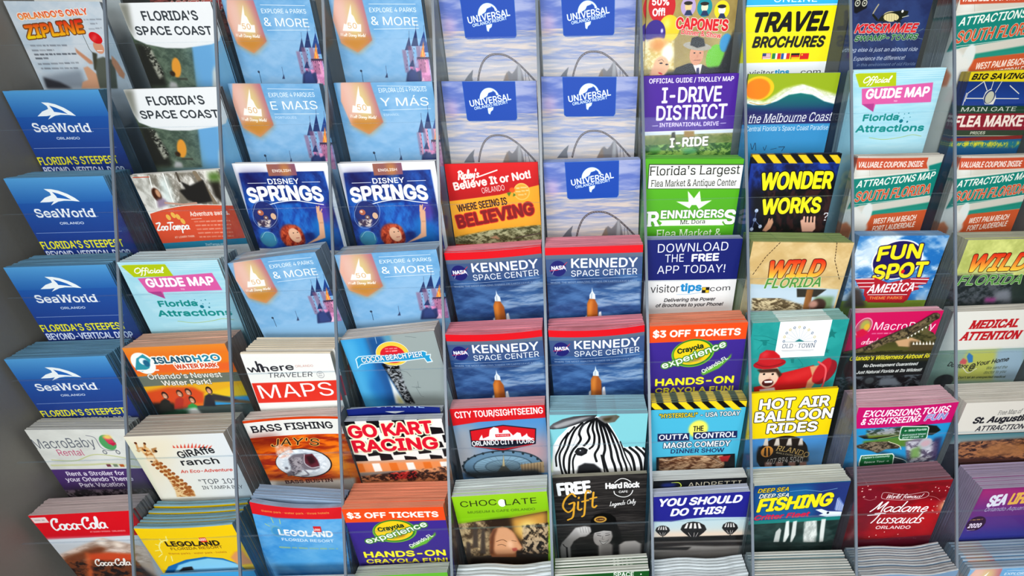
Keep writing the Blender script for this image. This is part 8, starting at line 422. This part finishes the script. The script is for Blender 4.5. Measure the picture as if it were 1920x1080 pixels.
LOOK={
 'zipline':('c4ccd4',0.5,'zipline leaflet'),
 'spacecoast':('5c6460',0.6,'coast leaflet'),
 'parksmore':('a8b4bc',0.75,'& MORE leaflet'),
 'parkspt':('a8b4bc',0.7,'E MAIS leaflet'),
 'parkses':('a8b4bc',0.7,'Y MÁS leaflet'),
 'universal':('b4c4e0',0.6,'coaster leaflet'),
 'capone':('8c5848',0.4,'dinner show leaflet'),
 'travel':('d8d83c',0.3,'travel brochures leaflet'),
 'kissimmee':('3c4c74',0.4,'swamp tours leaflet'),
 'southfl':('dcd8cc',0.12,'South Florida map leaflet'),
 'seaworld':('7ea8b4',0.6,'fish tail leaflet'),
 'idrive':('302048',0.5,'purple trolley map leaflet'),
 'melbourne':('9cacb4',0.5,'wave leaflet'),
 'guidemap':('e4ecec',0.7,'guide map leaflet'),
 'fleamarket':('24386c',0.4,'flea market leaflet'),
 'zootampa':('eeeae4',0.9,'zoo leaflet'),
 'springs':('e8e8e8',0.9,'red haired woman leaflet'),
 'ripley':('c8282c',0.5,'BELIEVING leaflet'),
 'renningers':('84c064',0.4,'green antique center leaflet'),
 'wonder':('283c6c',0.4,'yellow lettered hazard stripe leaflet'),
 'kennedy':('f0a4b4',0.8,'rocket leaflet'),
 'appdl':('b8c0dc',0.8,'app download leaflet'),
 'wildtan':('74985c',0.85,'tan wildlife leaflet'),
 'wildgreen':('b4b4a8',0.85,'green wildlife leaflet'),
 'funspot':('84a4c4',0.7,'winged badge leaflet'),
 'islandh2o':('e8bca4',0.9,'water park leaflet'),
 'wheremaps':('ecdcc0',0.95,'MAPS booklet'),
 'cocoa':('dcd4cc',0.95,'pier leaflet'),
 'crayola':('f4a884',0.75,'$3 off tickets leaflet'),
 'oldtown':('b8dcd8',0.6,'red bowler hat leaflet'),
 'macropink':('ecc0cc',0.85,'magenta leaflet'),
 'airboat':('3c4040',0.5,'alligator airboat leaflet'),
 'medical':('dcd8d0',0.9,'medical attention leaflet'),
 'macrorental':('d8d6cc',0.95,'stroller rental leaflet'),
 'giraffe':('c8c4b8',0.95,'giraffe leaflet'),
 'bass':('dcd8d0',0.95,'bass fishing leaflet'),
 'gokart':('c4ccd4',0.9,'go kart leaflet'),
 'online':('c4ccd4',0.9,'dark blue arched leaflet'),
 'citytour':('f0c4c8',0.75,'city tour leaflet'),
 'zebra':('a4c4d4',0.7,'zebra leaflet'),
 'outta':('90ac94',0.35,'comedy dinner show leaflet'),
 'balloon':('d0b020',0.3,'hot air balloon leaflet'),
 'excursions':('ecd0d8',0.8,'excursions leaflet'),
 'augustine':('dcd8ce',0.95,'harbour attractions leaflet'),
 'cocacola':('d8ccca',0.9,'red script leaflet'),
 'legoyellow':('58a8cc',0.85,'yellow resort leaflet'),
 'legoblue':('a0c0dc',0.96,'blue resort leaflet'),
 'chocolate':('dce6e6',0.95,'chocolate museum leaflet'),
 'hardrock':('a8a490',0.8,'black FREE Gift leaflet'),
 'youshould':('ccd4e4',0.9,'YOU SHOULD DO THIS leaflet'),
 'andretti':('e8e6e2',0.97,'black headed leaflet'),
 'fishing':('d4d8d0',0.97,'deep sea fishing leaflet'),
 'madame':('8c6874',0.95,'dark red script leaflet'),
 'seaaq':('b4acc8',0.85,'purple aquarium leaflet'),
 'bluebottom':('a8c8dc',0.6,'bottom blue leaflet'),
 'whitebottom':('e4e4e0',0.9,'bottom white leaflet'),
 'greenbottom':('c8ccc8',0.9,'bottom green leaflet'),
 'darkgreen':('dfe2d8',0.97,'dark green booklet'),
 'redtext':('8c5048',0.5,'red lettered leaflet'),
 'whitefold':('e2ecf0',0.97,'white folded brochure'),
 'greyfold':('d0d0c8',0.97,'off white folded brochure'),
 'bluefold':('b8bcbc',0.93,'wavy folded brochure'),
}
LAB={'andretti':'black leaflet heading showing behind the YOU SHOULD DO THIS leaflet','online':'dark blue leaflet showing its arched top behind the go kart leaflet','airboat':'black airboat ride leaflet with open mouthed alligator cut out along its top'}

def render_page(name):
    pg = Page(sum(map(ord, name)))
    for op in DESIGNS[name]: getattr(pg, op[0])(*op[1:])
    pg.a = np.clip((pg.a - .5) * 1.1 + .475, .02, .97); pg.a += (pg.rn.rand(CH, CW, 1).astype('f') - .5) * .012
    im = bpy.data.images.new('print_%02d' % len(MATS), CW, CH); buf = np.ones((CH, CW, 4), 'f'); buf[..., :3] = np.clip(pg.a[::-1], 0, 1)
    im.pixels.foreach_set(buf.ravel()); im.update(); im.pack(); return im
MATS = {}
def mats(name):
    if name in MATS: return MATS[name]
    ec, mix, _ = LOOK[name]; im = render_page(name)
    m_, nt, b = nodes('printed_cover_%02d' % len(MATS)); t = nt.nodes.new('ShaderNodeTexImage'); t.image = im; t.extension = 'EXTEND'
    nt.links.new(t.outputs[0], b.inputs['Base Color']); b.inputs['Roughness'].default_value = .42; b.inputs['Specular IOR Level'].default_value = .18
    e, nt, b = nodes('page_edges_%02d' % len(MATS)); t = nt.nodes.new('ShaderNodeTexImage'); t.image = im; t.extension = 'EXTEND'
    mx = nt.nodes.new('ShaderNodeMix'); mx.data_type = 'RGBA'; mx.inputs[0].default_value = mix; mx.inputs[7].default_value = (*hexl(ec), 1); nt.links.new(t.outputs[0], mx.inputs[6])
    tc = nt.nodes.new('ShaderNodeTexCoord'); mp = nt.nodes.new('ShaderNodeMapping'); mp.inputs['Scale'].default_value = (18, 2600, 30); nt.links.new(tc.outputs['Object'], mp.inputs[0])
    no = nt.nodes.new('ShaderNodeTexNoise'); no.inputs['Scale'].default_value = 1; no.inputs['Detail'].default_value = 3; nt.links.new(mp.outputs[0], no.inputs[0])
    mr = nt.nodes.new('ShaderNodeMapRange'); mr.inputs[1].default_value = .3; mr.inputs[2].default_value = .7; mr.inputs[3].default_value = .5; mr.inputs[4].default_value = 1.12; nt.links.new(no.outputs[0], mr.inputs[0])
    ml = nt.nodes.new('ShaderNodeMix'); ml.data_type = 'RGBA'; ml.blend_type = 'MULTIPLY'; ml.inputs[0].default_value = 1; nt.links.new(mx.outputs[2], ml.inputs[6]); nt.links.new(mr.outputs[0], ml.inputs[7])
    nt.links.new(ml.outputs[2], b.inputs['Base Color']); b.inputs['Roughness'].default_value = .7
    MATS[name] = (m_, e); return MATS[name]

# ------------------------------------------------------------------ leaflets
def base(r): return PD * ((r - 5) * SP + OFF)
def leaf_mesh(name, design, w_, H, th, bow=0, fold=0, wave=0, nx=10):
    """standing leaflet, origin at its foot: x across, z up, y into the stack; front face printed"""
    zs = [0, H * .35, H * .55] + [H - q for q in (90, 70, 50, 30, 15, 5)] + ([H - th * .3] if fold else []) + [H]
    V, F, fm, uv = [], [], [], []; nz = len(zs); X = [-.5 + i / nx for i in range(nx + 1)]
    def yb(x, z):
        q = max(0, (z - H * .45) / (H * .55)); return -bow * (1 - (2 * x) ** 2) * q * q - wave * math.sin(x * 9.4) * q
    for side in (0, 1):
        for j, z in enumerate(zs):
            for x in X:
                y = yb(x, z) + (th if side else 0)
                if fold and j == nz - 1: y = yb(x, z) + th * (.32 if not side else .68)
                if fold and j == nz - 2: y = yb(x, z) + th * (.04 if not side else .96)
                V.append((x * w_ * MM, y * MM, z * MM))
    def I(s_, j, i): return s_ * nz * (nx + 1) + j * (nx + 1) + i
    def U(i, j, ov=None): return (i / nx, 1 - ((H - zs[j]) if ov is None else ov) / PH)
    for j in range(nz - 1):
        for i in range(nx):
            F.append((I(0, j, i), I(0, j, i + 1), I(0, j + 1, i + 1), I(0, j + 1, i))); fm.append(1 if fold and j == nz - 2 else 0); uv += [U(i, j), U(i + 1, j), U(i + 1, j + 1), U(i, j + 1)]
            F.append((I(1, j, i + 1), I(1, j, i), I(1, j + 1, i), I(1, j + 1, i + 1))); fm.append(1); uv += [U(i + 1, j), U(i, j), U(i, j + 1), U(i + 1, j + 1)]
    for i in range(nx):
        F.append((I(0, nz - 1, i), I(0, nz - 1, i + 1), I(1, nz - 1, i + 1), I(1, nz - 1, i))); fm.append(1); uv += [U(i, 0, 1), U(i + 1, 0, 1), U(i + 1, 0, 1), U(i, 0, 1)]
        F.append((I(1, 0, i), I(1, 0, i + 1), I(0, 0, i + 1), I(0, 0, i))); fm.append(1); uv += [U(i, 0, 96)] * 4
    for j in range(nz - 1):
        F.append((I(1, j, 0), I(0, j, 0), I(0, j + 1, 0), I(1, j + 1, 0))); fm.append(1); a, b = (.012, U(0, j)[1]), (.012, U(0, j + 1)[1]); uv += [a, a, b, b]
        F.append((I(0, j, nx), I(1, j, nx), I(1, j + 1, nx), I(0, j + 1, nx))); fm.append(1); a, b = (.988, U(0, j)[1]), (.988, U(0, j + 1)[1]); uv += [a, a, b, b]
    return mesh(name, V, F, mats(design), fm, uv, smooth=False)
def place(o, r, xc, n, rot, dx=0, dz=0):
    """stand o in pocket row r with its foot on the pocket floor, its face n mm in front of the pocket's back"""
    a = math.radians(rot); ex = Vector((1, 0, 0)) * math.cos(a) + CD * math.sin(a); ez = -CD * math.cos(a) + Vector((1, 0, 0)) * math.sin(a)
    m4 = Matrix((ex, -ND, ez)).transposed().to_4x4()
    foot = base(r) + Vector((xc, 0, 0)) + ND * n + CD * 229
    top_shift = Vector((1, 0, 0)) * (-math.sin(a) * 229)
    m4.translation = (foot + top_shift + ex * dx + ez * dz) * MM + UP; o.matrix_world = m4; return o
RV, RF, RM, RU, RMATS = [], [], [], [], []
def rest_slab(design, r, xc, w_, H, n, th, rot):
    """one sheet of the masses past the individually built ones, joined into the single stuff mesh"""
    e = mats(design)[1]
    if e not in RMATS: RMATS.append(e)
    mi = RMATS.index(e); a = math.radians(rot); b = len(RV)
    # rack frame of the stuff object: x across, y = -n, z = -c
    off = PD * ((r - 5) * SP + OFF); oz = -(off.dot(CD)); on = off.dot(ND)
    pts_ = []
    for y in (0, th):
        for x, z in ((-.5, 0), (.5, 0), (.5, 1), (-.5, 1)):
            X = x * w_; Z = z * H; xx = X * math.cos(a) + (Z - 229) * math.sin(a); zz = -X * math.sin(a) + (Z - 229)
            pts_.append(((xc + xx) * MM, (-(on + n) + y) * MM, (oz + zz) * MM))
    RV.extend(pts_); vt = .99
    for f, u in (((0, 1, 2, 3), 0), ((5, 4, 7, 6), 0), ((3, 2, 6, 7), 1), ((4, 0, 3, 7), 2), ((1, 5, 6, 2), 3)):
        RF.append(tuple(b + q for q in f)); RM.append(mi); hb = 1 - H / PH
        RU.extend([(0, hb), (1, hb), (1, 1), (0, 1)] if u == 0 else [(0, vt), (1, vt), (1, vt), (0, vt)] if u == 1 else [(.012, hb), (.012, hb), (.012, 1), (.012, 1)] if u == 2 else [(.988, hb), (.988, hb), (.988, 1), (.988, 1)])
NAME = {'wheremaps': 'map_booklet', 'darkgreen': 'booklet', 'whitefold': 'folded_brochure', 'greyfold': 'folded_brochure', 'bluefold': 'folded_brochure'}
WORD = lambda d: {'map_booklet': 'booklet', 'booklet': 'booklet', 'folded_brochure': 'folded brochure'}.get(NAME.get(d), 'leaflet')
n_ind = 0
ORD = ['', 'second', 'third', 'fourth', 'fifth', 'sixth', 'seventh', 'eighth', 'ninth', 'tenth', 'eleventh', 'twelfth', 'thirteenth', 'fourteenth']
for (r, c, d, xc, cm, wd, rot, t, nb, th, bow, fold, label) in CELLS:
    H = 229 - cm; nm = NAME.get(d, 'leaflet'); wave = 1.2 if d in ('bluefold', 'whitefold') else 0
    me = leaf_mesh(nm, d, wd, H, th, bow, fold, wave)
    o = link(bpy.data.objects.new(nm, me)); place(o, r, xc, t, rot); tag(o, label, WORD(d)); n_ind += 1
    lo = (-564.5 if c == 1 else DIVX[c - 2] + 1.5); hi = DIVX[c - 1] - 1.5; slack = max(0, min(xc - wd / 2 - lo, hi - xc - wd / 2, 1.0 if fold or r >= 7 else .45))
    gap = .12 if not fold else .25; n = t
    short = LOOK[d][2]; ptx = (' in ' + label.split(', in ')[1].replace(', ', ', ')) if ', in ' in label else ''
    if d == 'whitefold': short = 'stack ' + label[label.index('below'):]
    elif d == 'parksmore' and r == 8: short = 'bottom right corner'
    if nb: o['group'] = short + ' stack' + ptx
    for i in range(nb):
        n -= th + gap
        if n < th * .6 + .3: break
        q = o.copy(); link(q)
        place(q, r, xc, n, rot + RN.uniform(-.25, .25) * (1 if slack > .2 else 0), RN.uniform(-slack, slack), RN.uniform(-.6, .3) * (1.6 if fold else .8) - (1.5 if fold and RN.random() < .2 else 0))
        q['label'] = '%s %s from the front, %s stack%s' % (ORD[i + 1], WORD(d), short, ptx) if d != 'whitefold' else '%s white brochure from the front, %s' % (ORD[i + 1], short); q['group'] = o['group']; n_ind += 1
    n -= th + gap; k = 0
    while n > {(7, 7): 15.4, (6, 4): 12.4}.get((r, c), 1.2):
        tt = min(1.0, n - .2); rest_slab(d, r, xc + RN.uniform(-slack, slack), wd, H + RN.uniform(-.7, .2), n - 0, tt * .9, rot + RN.uniform(-.15, .15)); n -= tt; k += 1
n = 12.4
while n > 1.2: rest_slab('andretti', 7, 118.2 + RN.uniform(-.3, .3), 96.8, 231.4, n, .9, -.52); n -= 1
n = 8.4
while n > 1.2: rest_slab('gokart', 6, -194 + RN.uniform(-.3, .3), 96, 224.5, n, .9, .4); n -= 1
rm = mesh('leaflet_masses', RV, RF, RMATS, RM, RU); ro = link(bpy.data.objects.new('stacked_leaflets', rm))
ro.matrix_world = Matrix((Vector((1, 0, 0)), -ND, -CD)).transposed().to_4x4(); ro.location = UP
tag(ro, 'tightly packed leaflets deep in the stacks, only their page edges showing', 'leaflets', kind='stuff')

def single(design, name, r, xc, cm, wd, rot, n, label, th=1.0, bow=0):
    o = link(bpy.data.objects.new(name, leaf_mesh(name, design, wd, 229 - cm, th, bow))); place(o, r, xc, n, rot); return tag(o, label, 'leaflet')
single('andretti', 'leaflet', 7, 118.2, -2.6, 96.8, -.52, 13.6, LAB['andretti'])
single('online', 'leaflet', 6, -193.8, -1.5, 94, .3, 11.0, LAB['online'], bow=-3)
single('capone', 'leaflet', 1, 118.5, -7.2, 98, .3, 8.5, 'second dinner show leaflet peeking out left behind the front one')
single('bluebottom', 'leaflet', 7, 219, -3, 97, 0, 1.6, 'plain blue leaflet strip at the back of the deep sea fishing stack')
# die-cut airboat leaflet standing in front of the magenta one
out = [(0, 229)] + [(0, 47), (2.9, 46.5), (13.4, 44.4), (26.7, 39.2), (36, 33.2), (47, 27.1), (59.4, 20.3), (68.9, 16.2), (76.3, 11.2), (81.9, 6.5), (87.6, 2.2), (91.5, 1.9), (94.9, 3.7), (95.4, 8.1), (90.7, 11.1), (86.9, 15.8), (88, 22.6), (95, 26), (100, 32)] + [(100, 229)]
W_ = 96.0; V, F, fm, uv = [], [], [], []; K_ = len(out)
for y in (0, .9):
    for u, v in out: V.append(((u / 100 - .5) * W_ * MM, y * MM, (229 + 4.6 - v - 4.6) * MM))
F.append(tuple(range(K_))); F.append(tuple(range(2 * K_ - 1, K_ - 1, -1))); fm += [0, 1]
tu = lambda q: (out[q % K_][0] / 100, 1 - out[q % K_][1] / PH)
uv += [tu(q) for q in range(K_)] + [tu(q) for q in range(2 * K_ - 1, K_ - 1, -1)]
for q in range(K_): F.append((q, q + K_, (q + 1) % K_ + K_, (q + 1) % K_)); fm.append(1); uv += [tu(q), tu(q), tu(q + 1), tu(q + 1)]
ab = link(bpy.data.objects.new('leaflet', mesh('airboat_leaflet', V, F, mats('airboat'), fm, uv))); place(ab, 5, 327, 13.2, -.2, 0, 4.4); tag(ab, LAB['airboat'], 'leaflet')

# ------------------------------------------------------------------ the rack
rack = link(bpy.data.objects.new('brochure_rack', None)); rack.location = (0, -.1, 0)
tag(rack, 'tiered clear acrylic brochure rack with grey side panel, holding ten columns of leaflets', 'rack'); bpy.context.view_layer.update()
def part(o):
    o.parent = rack; o.matrix_parent_inverse = Matrix.Translation(-rack.location); return o
M_ac = acrylic('clear_acrylic', (1, 1, 1), .002, .4); M_div = acrylic('divider_acrylic', (.74, .79, .82), .02, .45); M_lip = acrylic('lip_edge', (.9, .93, .95), .06, .15)
M_edge = plain('acrylic_cut_edge', '6f7984', .22); M_hi = plain('acrylic_polished_edge', 'c4ced6', .2)
AX = Vector((0, .80358, -.59514)).normalized()     # square to the rack's stepped front, into the rack
PU = -PD
def slab(name, p0, ex, ey, ez, dims, mat, mats_extra=None):
    V = []; a, b, c_ = dims
    for k in (0, 1):
        for (i, j) in ((0, 0), (1, 0), (1, 1), (0, 1)): V.append(((i - .5) * a * MM, (j - .5) * b * MM, (k - .5) * c_ * MM))
    me = mesh(name, V, [(0, 3, 2, 1), (4, 5, 6, 7), (0, 1, 5, 4), (1, 2, 6, 5), (2, 3, 7, 6), (3, 0, 4, 7)], [mat])
    o = link(bpy.data.objects.new(name, me)); m4 = Matrix((ex, ey, ez)).transposed().to_4x4(); m4.translation = p0 * MM + UP; o.matrix_world = m4; return o
XA = Vector((1, 0, 0)); top, bot = -420, 480
AXN = (AX - PD * AX.dot(PD)).normalized()
for x in DIVX:
    dv = part(slab('divider', Vector((x, 0, 0)) + PD * ((top + bot) / 2) + AXN * 60, XA, AXN, PU if XA.cross(AXN).dot(PU) > 0 else PU, (2.0, 160, bot - top), M_div))
    fe = slab('front_edge', Vector((x, 0, 0)) + PD * ((top + bot) / 2) - AXN * 21, XA, AXN, PU, (2.6, 1.6, bot - top), M_edge)
    fe.parent = dv; fe.matrix_parent_inverse = dv.matrix_basis.inverted()
ids = list(range(0, 10)); edges_x = [-566.0] + DIVX
pm = None
for r in ids:
    for c in range(10):
        x0, x1 = edges_x[c] + 1.4, edges_x[c + 1] - 1.4
        b = base(r) - ND * 1.4; cc = Vector(((x0 + x1) / 2, 0, 0)) + b + CD * 95
        part(slab('pocket_panel', cc, XA, -ND, -CD, (x1 - x0, 1.6, 270), M_ac))
    b = base(r); part(slab('pocket_floor', Vector((-42, 0, 0)) + b + CD * 230.6 + ND * 16.5, XA, -ND, -CD, (1048, 33.5, 2.4), M_back))
    part(slab('panel_lip', Vector((-42, 0, 0)) + b - ND * 1.4 - CD * 40.4, XA, -ND, -CD, (1046, 1.7, .35), M_lip))
sp_ = part(box('side_panel', (-.582, -.62, .02), (-.5664, .6, 2.25), M_side, bev=.002)); sp2 = part(box('side_panel', (.4845, -.62, .02), (.502, .6, 2.25), M_side, bev=.002))
part(box('back_board', (-.566, .585, .02), (.484, .6, 2.25), M_side)); part(box('plinth', (-.566, -.55, .0), (.484, .55, .12), M_side, bev=.003))
bpy.data.objects.remove(_to)
print('individual leaflets', n_ind, 'rest slabs', len(RV) // 8)
